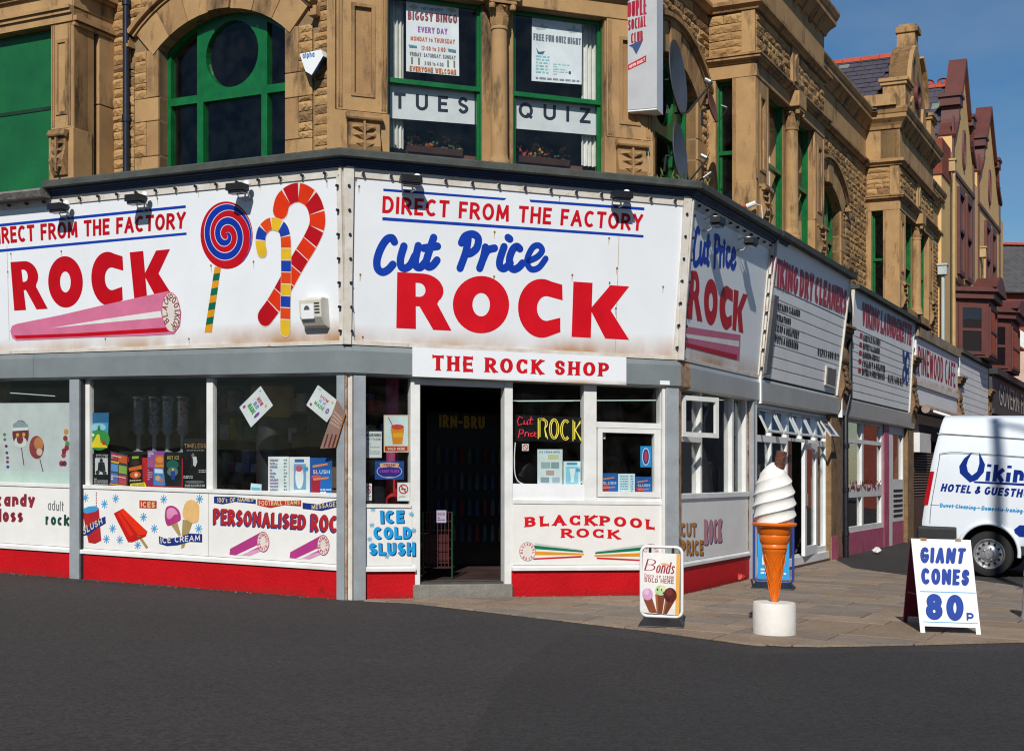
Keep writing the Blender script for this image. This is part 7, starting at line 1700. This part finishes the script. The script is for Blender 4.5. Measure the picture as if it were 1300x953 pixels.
def bouquet(x0,x1,label,seed):
    rr=random.Random(seed); a,b=UW.px(x0,190,-.5)[0],UW.px(x1,190,-.5)[0]; o=thing('flower_box',label,'flowers',UW.pt((a+b)/2,5.42,-.5),'flower displays inside the upper windows')
    mb=MB().sweep(UW,[(-.62,5.40),(-.42,5.40),(-.38,5.47),(-.66,5.47)],a,b); mb.build('trough',M('brown_trough',(.08,.04,.03),.7,.2,5.),o)
    mb=MB(); ms=[M('petal_%d'%i,c,.8,.1,6.) for i,c in enumerate(((.35,.09,.02),(.30,.03,.03),(.32,.22,.06),(.05,.09,.04),(.05,.09,.04)))]
    for k in range(90):
        c=UW.pt(rr.uniform(a,b),5.47+abs(rr.gauss(0,.09)),-.52+rr.gauss(0,.05)); m=rr.choice(ms); r=rr.uniform(.015,.032)
        for t in range(4):
            an=rr.random()*6.28; d=Vector((math.cos(an),math.sin(an)*.6,rr.uniform(-.6,.6)))*r; e=d.cross(Vector((0,1,.3))).normalized()*r*.6
            mb.add([c,c+d+e,c+d*1.4,c+d-e],[(0,1,2,3)],m)
    q=mb.build('blooms',None,o); q['kind']='stuff'
bouquet(515,585,'dark trough of orange and red flowers behind the TUES window',1); bouquet(655,720,'dark trough of orange and red flowers behind the QUIZ window',2)
# ---------------------------------------------------------------- display in the left shop window
GP='posters in the shop windows'
LWn=-.135; w5=zc(100,480,180/1072.); w6=zc(260,480,190/1006.)
def Q4(z,x0,y0,x1,y1): return [z(x0,y0),z(x1,y0),z(x1,y1),z(x0,y1)]
poster(L,LWn,[w5(92,262),w5(228,260),w5(216,526),w5(88,522)],'bright poster of green hills, blue sky and a yellow path in the shop window','#2f8fb8',[('r',0,0,1,.28,'#1f5f8a'),('e',.45,.42,.42,.12,'#8fc4da'),('e',.5,.78,.62,.3,'#2f8a3c'),('p',[(.38,.62),(.52,.62),(.6,.85),(1,.95),(1,1),(.0,1),(.1,.9)],'#e0c81e'),('p',[(.4,.5),(.43,.34),(.48,.42),(.5,.32),(.54,.42),(.58,.52)],'#1f6a44'),('e',.8,.86,.12,.06,'#b01f3a'),('e',.14,.64,.1,.04,'#d8dcd0')])
poster(L,LWn,Q4(w5,105,570,233,822),'black show poster with a motorbike rider photograph standing on the window ledge','#0d0d10',[('t','ROCK SHOW',.22,.02,.9,.06,'#cfcfcf',.2),('t','LIVE',.22,.07,.9,.12,'#b8b8b8',.2),('r',.15,.13,.9,.62,'#c9cdd0'),('e',.52,.2,.1,.06,'#2a2a2e'),('p',[(.35,.25),(.7,.25),(.78,.5),(.6,.56),(.3,.5)],'#23252c'),('e',.3,.56,.12,.06,'#30343a'),('e',.72,.58,.12,.06,'#30343a'),('l',.1,.74,.92,.95,4,'#a8a8a8')])
poster(L,LWn+.0,[w5(240,550),w5(372,580),w5(368,826),w5(236,806)],'sheet of colourful attraction leaflets leaning in the shop window','#3a3c48',[('r',.05,.04,.42,.24,'#b8324a'),('r',.46,.05,.95,.28,'#c85a2a'),('r',.05,.27,.5,.33,'#d8b020'),('r',.05,.36,.45,.58,'#5a8fc8'),('r',.5,.36,.95,.6,'#86a850'),('r',.05,.62,.45,.92,'#5a6ab0'),('r',.5,.64,.95,.92,'#b0444e'),('l',.08,.1,.9,.22,2,'#e8e4dc'),('l',.08,.7,.9,.86,3,'#dcdce0'),('r',0,.94,1,.98,'#c89a20')])
poster(L,LWn,[w5(378,585),w5(478,580),w5(484,790),w5(376,795)],'black and orange attraction poster in the shop window','#141014',[('r',.25,.03,.75,.12,'#8fae30'),('e',.5,.26,.3,.1,'#3a2a20'),('p',[(.0,.44),(.95,.36),(.98,.5),(.05,.56)],'#d8681a'),('e',.5,.7,.4,.13,'#d05a20'),('e',.55,.7,.12,.07,'#e8d0b0'),('l',.1,.88,.9,.96,1,'#c8c0b0')])
poster(L,LWn+.004,[w5(388,796),w5(500,786),w5(514,830),w5(392,832)],'yellow price card on the window ledge below the orange poster','#dcc01a',[('l',.1,.25,.9,.8,2,'#5a4a10')],name='price_card',cat='card')
poster(L,LWn,Q4(w5,520,545,574,672),'small purple leaflet pinned beside the orange leaflet in the shop window','#8a5a9a',[('l',.1,.1,.9,.4,3,'#d8c8e0'),('e',.5,.7,.35,.15,'#b0507a')],name='leaflet')
poster(L,LWn,Q4(w5,576,550,648,670),'small orange and red leaflet pinned above the blue leaflet in the shop window','#c8623a',[('r',0,0,1,.25,'#8a4aa0'),('e',.5,.55,.4,.2,'#d88a3a'),('r',0,.88,1,1,'#c89a28')],name='leaflet')
poster(L,LWn,Q4(w5,516,676,562,802),'small magenta leaflet low in the shop window','#7a2a5a',[('l',.1,.1,.9,.8,5,'#c8a0b8')],name='leaflet')
poster(L,LWn+.003,[w5(566,676),w5(640,680),w5(655,810),w5(566,808)],'blue family attraction leaflet low in the shop window','#3f7fc0',[('r',.1,.06,.9,.3,'#c8dcec'),('e',.4,.6,.25,.15,'#d0a070'),('e',.7,.7,.2,.12,'#c86a50')],name='leaflet')
poster(L,LWn+.002,Q4(w5,642,572,778,816),'dark HOT ICE show poster with a green lit figure in the shop window','#0e1a1a',[('t','HOT ICE',.2,.06,.86,.17,'#b89a5a',.16),('e',.5,.34,.34,.16,'#1d5a4c'),('e',.5,.55,.3,.14,'#5d7468'),('e',.52,.48,.05,.04,'#c8b8a8'),('p',[(.42,.54),(.62,.52),(.66,.68),(.6,.8),(.46,.8),(.4,.66)],'#27408a')])
poster(L,LWn+.004,Q4(w5,786,458,972,836),'tall black TIMELESS show poster with a singer in a pale shirt','#07070a',[('t','TIMELESS',.06,.1,.94,.18,'#b08a5a',.12),('l',.16,.225,.86,.25,1,'#9a9a9a'),('e',.42,.33,.06,.045,'#7a6a60'),('p',[(.36,.37),(.56,.35),(.6,.46),(.52,.56),(.42,.52)],'#c8ccd0'),('p',[(.36,.36),(.42,.38),(.44,.55),(.34,.6)],'#2a2a30'),('l',.66,.62,.98,.69,2,'#b0b0b0'),('l',.04,.74,.42,.8,2,'#c8c8c8'),('e',.5,.86,.4,.03,'#5f6468'),('l',.1,.91,.92,.97,2,'#a8a8a8')])
# sweet dispensers and red counter
rdc=M('red_counter',(.40,.015,.02),.5,.2,4.)
o=thing('display_counter','dark red display counter behind the show posters','counter',L.pt(-2.6,.2,-1)); ca,cb=L.px(150,600,-.9)[0],L.px(232,600,-.9)[0]
MB().box(L,ca,cb,.15,1.62,-1.5,-.9).build('body',rdc,o); MB().box(L,ca-.04,cb+.04,1.62,1.66,-1.55,-.85).build('top',black,o)
sw=[M('sweets_%d'%i,c,.6,.0,30.,.0,col2=c2,det=2) for i,(c,c2) in enumerate((((.62,.62,.66),(.20,.20,.24)),((.60,.62,.66),(.05,.05,.06)),((.50,.60,.72),(.16,.20,.28)),((.72,.56,.60),(.45,.14,.16))))]
clr=glassmat('clear_acrylic',(.9,.92,.92),.05,1.2)
for k,x in enumerate((176,196,213,232)):
    ud=L.px(x,540,-1.1)[0]; cc=L.at(ud,-1.1); zb=1.98; ztp=2.40
    o=thing('sweet_dispenser',('clear sweet dispenser with grey sweets, furthest from the TIMELESS poster','clear sweet dispenser with black and white sweets','clear sweet dispenser with pale blue grey sweets','clear sweet dispenser with pinkish sweets above the TIMELESS poster')[k],'dispenser',Wp(*cc,1.66),'sweet dispensers in the shop window')
    MB().lathe(cc,[(0,zb),(.07,zb),(.07,ztp-.06),(0,ztp-.03)],20,sw[k]).build('sweets',sw[k],o,smooth=40); MB().lathe(cc,[(.078,zb-.01),(.078,ztp)],20).build('cylinder',clr,o,smooth=40)
    MB().lathe(cc,[(0,ztp+.03),(.06,ztp+.02),(.085,ztp),(.085,ztp-.015)],20).build('lid',steel,o,smooth=40); MB().lathe(cc,[(.09,zb),(.06,zb-.08),(.03,zb-.1),(.03,1.68),(.08,1.66)],16).build('stem',M('grey_stem',(.25,.26,.28),.4,.1,6.),o,smooth=40)
# right pane
dia=[('p',[(.1,.1),(.16,.06),(.2,.14)],'#3fa05a'),('t','HOW',.3,.22,.66,.36,'#b83a4a',.2),('t','IS IT',.34,.40,.62,.54,'#3a7fc0',.2),('t','MADE',.22,.58,.66,.74,'#4a9a4a',.2),('t','?',.74,.5,.86,.74,'#7a4aa0',.2),('e',.8,.2,.05,.05,'#d8b84a'),('e',.14,.84,.05,.06,'#b83a5a')]
poster(L,LWn,[w6(375,52),w6(458,182),w6(310,330),w6(232,195)],'white diamond card asking HOW IS IT MADE hung above the boxes in the window','#d8dde2',dia,group=GP,name='hanging_card',cat='card')
poster(L,LWn,[w6(760,45),w6(905,160),w6(820,296),w6(682,180)],'white diamond card asking HOW IS IT MADE hung close to the corner post','#d8dde2',dia,group=GP,name='hanging_card',cat='card')
poster(L,LWn,Q4(w6,426,526,565,785),'white ice cream price list with coloured lines in the corner of the shop window','#dfe8ea',[('l',.08,.07,.5,.92,10,'#b0607a'),('l',.12,.09,.46,.94,10,'#6a9ac0'),('l',.76,.07,.92,.92,10,'#7a8a94')],name='price_list',cat='price list')
poster(L,LWn,Q4(w6,568,528,706,790),'white sheet with a blue framed whipped ice cream picture in the shop window','#e2e6e8',[('r',.26,.06,.72,.14,'#2f6fae'),('r',.22,.18,.82,.84,'#7aa4cc'),('e',.5,.52,.2,.3,'#e8ecf0'),('e',.48,.3,.17,.08,'#c85a74'),('r',.74,.26,.92,.36,'#3f9ac8')],name='price_list',cat='price list')
slu=[('r',.0,.0,1,.3,'#1d5aa6'),('r',.45,.3,1,1,'#1f6cc0'),('p',[(.05,.5),(.5,.5),(.42,1),(.1,1)],'#a81f3a'),('e',.28,.5,.22,.05,'#c8566a'),('p',[(.12,.2),(.8,.14),(.8,.19),(.12,.26)],'#d88a5a'),('t','SLUSH',.14,.32,.9,.42,'#e4ecf4',.16),('p',[(.15,.54),(.85,.5),(.85,.55),(.15,.6)],'#d88a5a'),('l',.48,.82,.96,.95,2,'#e4ecf4')]
poster(L,LWn,Q4(w6,708,534,856,790),'blue SLUSH poster with a red cup next to the corner post','#3a4a9a',slu)
poster(L,LWn,[w6(310,705),w6(382,712),w6(378,773),w6(306,768)],'small pale blue card on the ledge left of the price list','#cfe4ec',[('r',.08,.4,.92,.9,'#6ab0cc')],name='price_card',cat='card')
HC=Fr(L.at(-.12,.03),(.93,-.36)); poster(HC,.0,[w6(888,142),w6(948,240),w6(878,466),w6(774,472)],'curled brown ice cream card hanging outside on the corner post','#8a7064',[('l',.1,.2,.9,.5,4,'#b89a8a'),('p',[(.15,.7),(.25,.68),(.3,.98),(.2,.98)],'#5a2a24'),('p',[(.45,.66),(.56,.66),(.6,.98),(.48,.98)],'#6a2a34'),('p',[(.72,.64),(.84,.64),(.86,.98),(.74,.98)],'#5a2a24'),('r',.92,0,1,1,'#a8642e')],name='hanging_card',cat='card')
# stacked boxes and pale board inside
o=thing('stacked_boxes','stack of brown cardboard boxes inside the window behind the diamond cards','boxes',L.pt(-1.6,.2,-1.4)); cbm=M('brown_card',(.10,.065,.035),.85,.2,4.)
for k in range(5): MB().box(L,-1.75+.05*(k%2),-.95+.04*(k%3),.16+k*.36,.5+k*.36,-1.9,-1.3).build('box',cbm,o,bevel=.006)
yl=M('amber_drum',(.30,.17,.03),.5,.2,4.); o=thing('amber_drum','large amber candy floss drum behind the left diamond card','drum',L.pt(-1.7,2.0,-.8)); cc=L.at(-1.75,-.9); MB().lathe(cc,[(0,2.12),(.2,2.12),(.27,2.2),(.27,2.5),(.22,2.55),(0,2.55)],28).build('bowl',yl,o,smooth=40); MB().lathe(cc,[(.2,.2),(.2,2.12)],20).build('stand',black,o,smooth=40)
# blind with hanging toy lollies behind the far left pane
o=thing('window_blind','pale grey window backing hung with painted lolly decorations beside the candy floss panel','blind',L.pt(-5,1.2,-.2)); MB().box(L,-5.95,uP0-.02,1.36,2.28,-.24,-.22).build('sheet',M('pale_blue_backing',(.42,.46,.47),.8,.1,3.),o); MB().box(L,-5.95,uP0-.02,1.2,1.36,-.26,-.2).build('lower_strip',M('pale_mint_backing',(.40,.50,.47),.8,.1,3.),o)
j=zc(0,500,110/524.); mb=MB(); BW=L.off(-.22)
def e4(x,y,rx,ry,cl,w): 
    c0=BW.px(*j(x,y)); c1=BW.px(*j(x+rx,y)); c2=BW.px(*j(x,y-ry)); ppoly(mb,BW,circ(c0[0],c0[1],abs(c1[0]-c0[0]),24,abs(c2[1]-c0[1])),w,ink(cl),px=False)
e4(125,240,50,82,'#6a2430',.002); e4(125,290,38,34,'#cfd4d4',.003); e4(122,275,20,26,'#7a2030',.004); e4(108,248,10,12,'#c8a040',.004); e4(145,245,10,12,'#c8a040',.004); ppoly(mb,BW,[j(80,180),j(125,160),j(170,185),j(170,205),j(80,215)],.004,ink('#8a9ca4')); ppoly(mb,BW,[j(78,205),j(172,200),j(172,218),j(78,224)],.005,ink('#d8dcdc'))
e4(222,322,45,70,'#8a3a3c',.002); e4(235,300,28,40,'#b8784a',.003); e4(240,350,18,22,'#c8b8a8',.004); 
for P in ([j(127,322),j(132,322),j(148,430),j(142,430)],[j(238,390),j(243,390),j(264,472),j(258,472)]): ppoly(mb,BW,P,.001,ink('#5a4a48'))
for k,(x,y,cl) in enumerate(((28,245,'#3f7a5a'),(30,275,'#4a7a4a'),(38,315,'#6a2a5a'),(42,355,'#2a5a6a'),(46,385,'#8a3a5a'),(46,410,'#6a4a7a'),(48,440,'#2a4aa0'),(400,228,'#c88a3a'),(396,268,'#8a2a3a'),(408,300,'#5a8a5a'),(404,325,'#9a2a40'),(388,345,'#8a2a3a'),(385,370,'#a83a4a'),(372,420,'#8a2a4a'),(390,420,'#6a2a4a'))): e4(x,y,9 if x<100 else 14,9 if x<100 else 17,cl,.002)
mb.build('painted_decorations',None,o)
# shelves of stock at the back of the shop
for (ua_,ub_,w_,lab,sd_) in ((-4.1,-2.2,-2.3,'tall dark shelving crowded with sweet jars behind the sweet dispensers',1),(-1.9,-.95,-2.5,'tall dark shelving crowded with boxed rock behind the diamond cards',2)):
    o=thing('stock_shelf',lab,'shelves',L.pt((ua_+ub_)/2,.16,w_),'stock shelves inside the rock shop'); rr=random.Random(sd_); mb=MB()
    cs=[M('stock_%d'%i,c,.6,.25,9.) for i,c in enumerate(((.55,.04,.07),(.60,.18,.36),(.16,.24,.55),(.62,.46,.08),(.60,.60,.60),(.10,.36,.16)))]
    for z in (.5,.95,1.4,1.85,2.25): MB().box(L,ua_,ub_,z-.03,z,w_-.35,w_).build('board',M('shelf_board',(.09,.08,.075),.7,.2,4.),o)
    for z in (.5,.95,1.4,1.85,2.25):
        u=ua_+.04
        while u<ub_-.1:
            wd=rr.uniform(.07,.18); h_=rr.uniform(.12,.32); mb.box(L,u,min(u+wd,ub_),z+.002,z+h_,w_-.25,w_-.03-rr.random()*.06,rr.choice(cs)); u+=wd+.02
    q=mb.build('stock_items',None,o); q['kind']='stuff'
    for e in (ua_,ub_): MB().box(L,e-.02,e+.02,.16,2.4,w_-.35,w_).build('upright',MATS['shelf_board'],o)
# ---- doorway side window papers
FWn=-.135; d7=zc(440,470,220/699.); d8=zc(630,470,240/762.)
poster(F,FWn,Q4(d7,150,180,250,330),'orange slush cup poster with red strip in the narrow window by the door','#d8c0a0',[('r',.04,.03,.96,.82,'#c8dce0'),('r',.04,.84,.96,.97,'#b8301f'),('t','SOLD HERE',.15,.87,.85,.94,'#e8dcc8',.18),('p',[(.28,.36),(.82,.36),(.74,.78),(.36,.78)],'#d8861f'),('e',.55,.32,.26,.07,'#c8443a'),('r',.36,.48,.76,.6,'#e0a82a'),('p',[(.16,.06),(.2,.06),(.38,.3),(.34,.3)],'#c8443a')])
poster(F,FWn,Q4(d7,78,246,142,352),'white WARNING notice in the narrow window by the door','#cfd4d4',[('t','WARNING',.02,.08,.96,.2,'#26282c',.18),('t','WET FLOOR',.05,.26,.92,.34,'#3a3c40',.16),('l',.08,.42,.9,.9,6,'#9aa0a4')],name='notice',cat='notice')
poster(F,FWn,Q4(d7,114,366,231,440),'blue oval candy floss sticker in the narrow window by the door','#16448f',[('e',.5,.55,.44,.38,'#9fb8d8'),('e',.5,.55,.41,.34,'#2a2a86'),('p',[(.16,.12),(.5,.06),(.84,.12),(.8,.36),(.5,.3),(.2,.36)],'#d8a890'),('t','FRESH',.3,.12,.7,.28,'#8a2a3a',.2),('t','CANDY FLOSS',.16,.46,.84,.62,'#a04ab8',.2),('p',[(.3,.84),(.7,.84),(.5,.9)],'#d8a890')],name='sticker',cat='sticker')
nos=[('e',.5,.36,.4,.27,'#c0303a'),('e',.5,.36,.3,.2,'#dfe2e2'),('r',.3,.33,.7,.39,'#3a3a3e'),('p',[(.26,.2),(.34,.16),(.74,.5),(.66,.56)],'#c0303a'),('l',.1,.74,.9,.92,2,'#8a9094')]
poster(F,FWn+.002,Q4(d7,205,452,254,526),'white no smoking sticker at the doorway edge of the narrow window','#dfe2e2',nos,name='sticker',cat='sticker')
poster(F,FWn,Q4(d7,78,456,102,524),'white no smoking sticker beside the grey post in the narrow window','#dfe2e2',nos,name='sticker',cat='sticker')
st_=M('magenta_column',(.25,.03,.12),.6,.2,4.); o=thing('display_column','magenta and red display column just inside the narrow window','column',F.pt(.5,.2,-.8)); cc=F.at(F.px(498,540,-.7)[0],-.7); MB().lathe(cc,[(.075,1.4),(.075,2.6)],14).build('upper_tube',st_,o,smooth=40); MB().lathe(cc,[(.08,.16),(.08,1.4),(.0,1.4)],14).build('lower_tube',rdc,o,smooth=40)
# neon sign
o=thing('neon_sign','black neon sign reading Cut Price in red and ROCK in yellow in the shop window','neon sign',F.pt(2.4,1.9,-.2)); NQ=[F.px(*d8(*p),-.16) for p in ((78,178),(348,190),(348,290),(78,284))]
MB().slab(F,NQ,-.2,-.165).build('backboard',M('black_perspex',(.006,.006,.007),.25,.1,5.),o); NF2=F.off(-.16)
yl_=M('yellow_neon',(.75,.62,.08),.4,.0,emit=.35); rn=M('red_neon',(.75,.03,.06),.4,.0,emit=.35)
def neon(P,mat,r=.006):
    pts=[NF2.pt(*NF2.px(*d8(*p)),.012) for p in P]; q=[]
    for i in range(len(pts)-1):
        q.append(pts[i])
    q.append(pts[-1]); MB().tube(q,r,6).build('tube',mat,o,smooth=60)
for off in (0,7):
    s_=1 if off==0 else -1
    neon([(168+off,276-off),(168+off,194+off),(190,194+off),(204-off,205+off*.5),(204-off,222),(194,236),(206-off,276-off)],yl_)
    neon([(x_,y_) for x_,y_ in [(232+(19-off)*math.cos(R_(a_)),236+(41-off)*math.sin(R_(a_))) for a_ in range(0,361,24)]],yl_)
    neon([(x_,y_) for x_,y_ in [(278+(20-off)*math.cos(R_(a_)),240+(41-off)*math.sin(R_(a_))) for a_ in range(-50,-311,-20)]],yl_)
    neon([(308+off,284-off),(308+off,200+off)],yl_); neon([(338,204+off),(318-off*.3,240),(340,284-off)],yl_)
neon([(105,192),(92,186),(84,204),(88,222),(104,216)],rn); neon([(112,202),(110,216),(120,218),(124,202),(126,220)],rn); neon([(140,186),(134,218),(146,216)],rn); neon([(128,200),(148,198)],rn)
neon([(88,272),(94,238),(108,240),(106,254),(92,256)],rn); neon([(114,266),(116,250),(126,250)],rn); neon([(130,252),(128,266)],rn); neon([(146,252),(136,256),(138,266),(148,264)],rn); neon([(150,260),(160,254),(154,248),(150,262),(160,268)],rn)
mb=MB(); P=[F.px(*d8(*p),-.15) for p in ((76,290),(72,360),(78,430),(110,458),(200,470),(300,466),(350,440),(352,360))]; mb.tube([F.pt(a,b,-.14) for a,b in catm(P,6)],.007,6); mb.build('cable',upvc,o,smooth=60)
poster(F,FWn,Q4(d8,104,296,131,324),'small red no smoking sticker under the neon sign','#e0dcd8',[('e',.5,.5,.42,.42,'#c0303a'),('e',.5,.5,.3,.3,'#e0dcd8'),('p',[(.2,.24),(.28,.18),(.8,.72),(.72,.8)],'#c0303a')],name='sticker',cat='sticker')
poster(F,FWn+.002,Q4(d8,166,318,267,470),'white ice cream menu sheet under the neon sign','#d5e4e6',[('t','ICE CREAM MENU',.08,.04,.9,.1,'#2f7fb8',.2),('r',.42,.14,.84,.26,'#c8cc9a'),('r',.14,.34,.5,.5,'#9ab4b8'),('r',.54,.34,.86,.5,'#8aa4a8'),('r',.34,.56,.66,.68,'#b8a098'),('r',.12,.74,.46,.88,'#8aa0b0'),('r',.58,.74,.88,.88,'#a8b8c8'),('l',.1,.92,.9,.97,1,'#8a9ca4')],name='menu_sheet',cat='menu')
poster(F,FWn+.003,Q4(d8,271,366,340,472),'white sheet with pale blue sundae glass beside the menu sheet','#d8eaf0',[('r',.2,.05,.8,.14,'#3fa0cc'),('r',.14,.2,.86,.86,'#8fd0e8'),('p',[(.34,.28),(.68,.28),(.6,.7),(.64,.8),(.38,.8),(.44,.7)],'#e4f2f6'),('r',.72,.26,.96,.4,'#3fa8d8')],name='menu_sheet',cat='menu')
CWn=-.115
poster(F,CWn,Q4(d8,416,248,440,276),'small red no smoking sticker in the corner of the opening window','#e0dcd8',[('e',.5,.5,.42,.42,'#c0303a'),('e',.5,.5,.3,.3,'#e0dcd8'),('p',[(.2,.24),(.28,.18),(.8,.72),(.72,.8)],'#c0303a')],name='sticker',cat='sticker')
poster(F,CWn,Q4(d8,581,305,625,390),'bright blue ice lolly sticker in the opening window','#1f8fd0',[('e',.5,.5,.34,.42,'#d8e0ea'),('e',.5,.5,.28,.37,'#24408f'),('e',.5,.5,.14,.26,'#c83a4a')],name='sticker',cat='sticker')
poster(F,CWn,Q4(d8,420,414,489,520),'blue SLUSH poster on the hinge side of the opening window','#3a4a9a',slu)
poster(F,CWn,Q4(d8,491,416,559,522),'pale blue drinks price list between two SLUSH posters','#cfe6ee',[('l',.12,.08,.6,.94,9,'#6a9ab8'),('l',.74,.08,.9,.94,9,'#5a8aa8')],name='price_list',cat='price list')
poster(F,CWn,Q4(d8,561,428,624,522),'blue SLUSH poster under the ice lolly sticker','#3a4a9a',slu)
# ---- inside the doorway: fridge sign, wire basket and cards
o=thing('drinks_fridge','tall dark drinks fridge with a yellow IRN-BRU header inside the doorway','fridge',F.pt(1.5,.16,-3)); fA,fB=F.px(552,560,-2.8)[0],F.px(628,560,-2.8)[0]
MB().box(F,fA-.1,fB+.3,.16,2.3,-3.6,-2.85).build('cabinet',M('fridge_black',(.015,.015,.017),.4,.1,5.),o); fq=[F.px(*d7(*p),-2.84) for p in ((372,178),(556,186),(556,236),(372,230))]; mb=MB(); text(mb,F.off(-2.84),'IRN-BRU',fq,.2,M('dull_yellow',(.28,.19,.04),.6,.1,5.,emit=.03),.01,px=False); mb.build('lettering',None,o)
mb=MB(); rr=random.Random(6)
for r_ in range(4):
    for k in range(9): u=fA+.05+k*(fB+.15-fA)/9; z=.5+r_*.36; mb.tube([F.pt(u,z,-2.82),F.pt(u,z+.17,-2.82),F.pt(u,z+.24,-2.82)],[.03,.03,.012],6,rr.choice((cl_[0],cl_[1],cl_[2],cl_[3])))
q=mb.build('bottles',None,o); q['kind']='stuff'
o=thing('wire_basket','red wire stock basket with a notice just inside the doorway','basket',F.pt(1.1,.16,-.9)); ba,bb=F.px(537,660,-.9)[0],F.px(574,660,-.9)[0]
mb=MB(); wm=M('red_wire',(.06,.012,.012),.5,.2,5.)
for k in range(9): u=ba+(bb-ba)*k/8; mb.tube([F.pt(u,.3,-.9),F.pt(u,.98,-.9)],.005,4,wm)
for k in range(7): z=.3+.68*k/6; mb.tube([F.pt(ba,z,-.9),F.pt(bb,z,-.9)],.005,4,wm); mb.tube([F.pt(bb,z,-.9),F.pt(bb,z,-1.4)],.005,4,wm)
for u in (ba,bb): mb.tube([F.pt(u,.16,-.9),F.pt(u,.98,-.9)],.012,6,M('green_leg',(.008,.05,.015),.5,.2,5.))
mb.build('mesh_sides',None,o); MB().box(F,ba+.02,bb-.02,.34,.7,-1.35,-.95).build('contents',M('dark_red_stock',(.05,.006,.007),.7,.3,5.),o)
poster(F,-.88,Q4(d7,362,564,402,614),'','#b8b0c8',[('t','ROCK',.15,.2,.85,.4,'#8a3a5a',.2),('l',.15,.55,.85,.9,2,'#5a5a70')],parent=o,name='notice')
# ---------------------------------------------------------------- terrace on the other side of the street, seen only in the glass
o=thing('opposite_terrace','red brick terrace with slate roof across the street, mirrored in the windows','building',(0,-20,0)); of=Fr((34,-20),(-1,0)); 
MB().box(of,0,70,-.8,6.2,-8,0).build('wall',brick,o); MB().add([of.pt(-.3,6.1,.4),of.pt(70.3,6.1,.4),of.pt(70.3,8.6,-4),of.pt(-.3,8.6,-4),of.pt(70.3,6.1,-8.4),of.pt(-.3,6.1,-8.4)],[(0,1,2,3),(3,2,4,5),(0,3,5),(1,4,2)]).build('roof',slate,o)
wm_=[MB().slab(of,[rect(0,0,1.1,1.6),rect(.08,.08,1.02,.76),rect(.08,.84,1.02,1.52)],0,.06)]
for k in range(14):
    for z in (.9,3.9):
        wn=MB().slab(of,[rect(2+k*4.8,z,3.3+k*4.8,z+1.6),rect(2.08+k*4.8,z+.08,3.22+k*4.8,z+1.52)],.001,.06).build('window',upvc,o); MB().sheet(of,rect(2.05+k*4.8,z+.05,3.25+k*4.8,z+1.55),.02).build('pane',dglass,wn)
    MB().box(of,4.2+k*4.8,5.1+k*4.8,-.6,2.1,.001,.05).build('door',navy if k%2 else maroon,o)

o=thing('side_street_terrace','cream rendered terrace across the side street, mirrored in the side windows','building',R.pt(20,0,16)); sf2=Fr(R.at(70,16),(-dR[0],-dR[1]))
sr=M('pale_render',(.26,.27,.28),.85,.15,1.5)
MB().box(sf2,0,74,-1.5,6.4,-7,0).build('wall',sr,o); MB().add([sf2.pt(-.3,6.3,.4),sf2.pt(74.3,6.3,.4),sf2.pt(74.3,8.8,-3.5),sf2.pt(-.3,8.8,-3.5),sf2.pt(74.3,6.3,-7.4),sf2.pt(-.3,6.3,-7.4)],[(0,1,2,3),(3,2,4,5),(0,3,5),(1,4,2)]).build('roof',slate,o)
for k in range(15):
    for z in (.8,3.9):
        wn=MB().slab(sf2,[rect(2+k*4.8,z,3.4+k*4.8,z+1.6),rect(2.08+k*4.8,z+.08,3.32+k*4.8,z+1.52)],.001,.06).build('window',upvc,o); MB().sheet(sf2,rect(2.05+k*4.8,z+.05,3.35+k*4.8,z+1.55),.02).build('pane',dglass,wn)
    MB().box(sf2,4.4+k*4.8,5.3+k*4.8,-.8,2.1,.001,.05).build('door',navy,o)
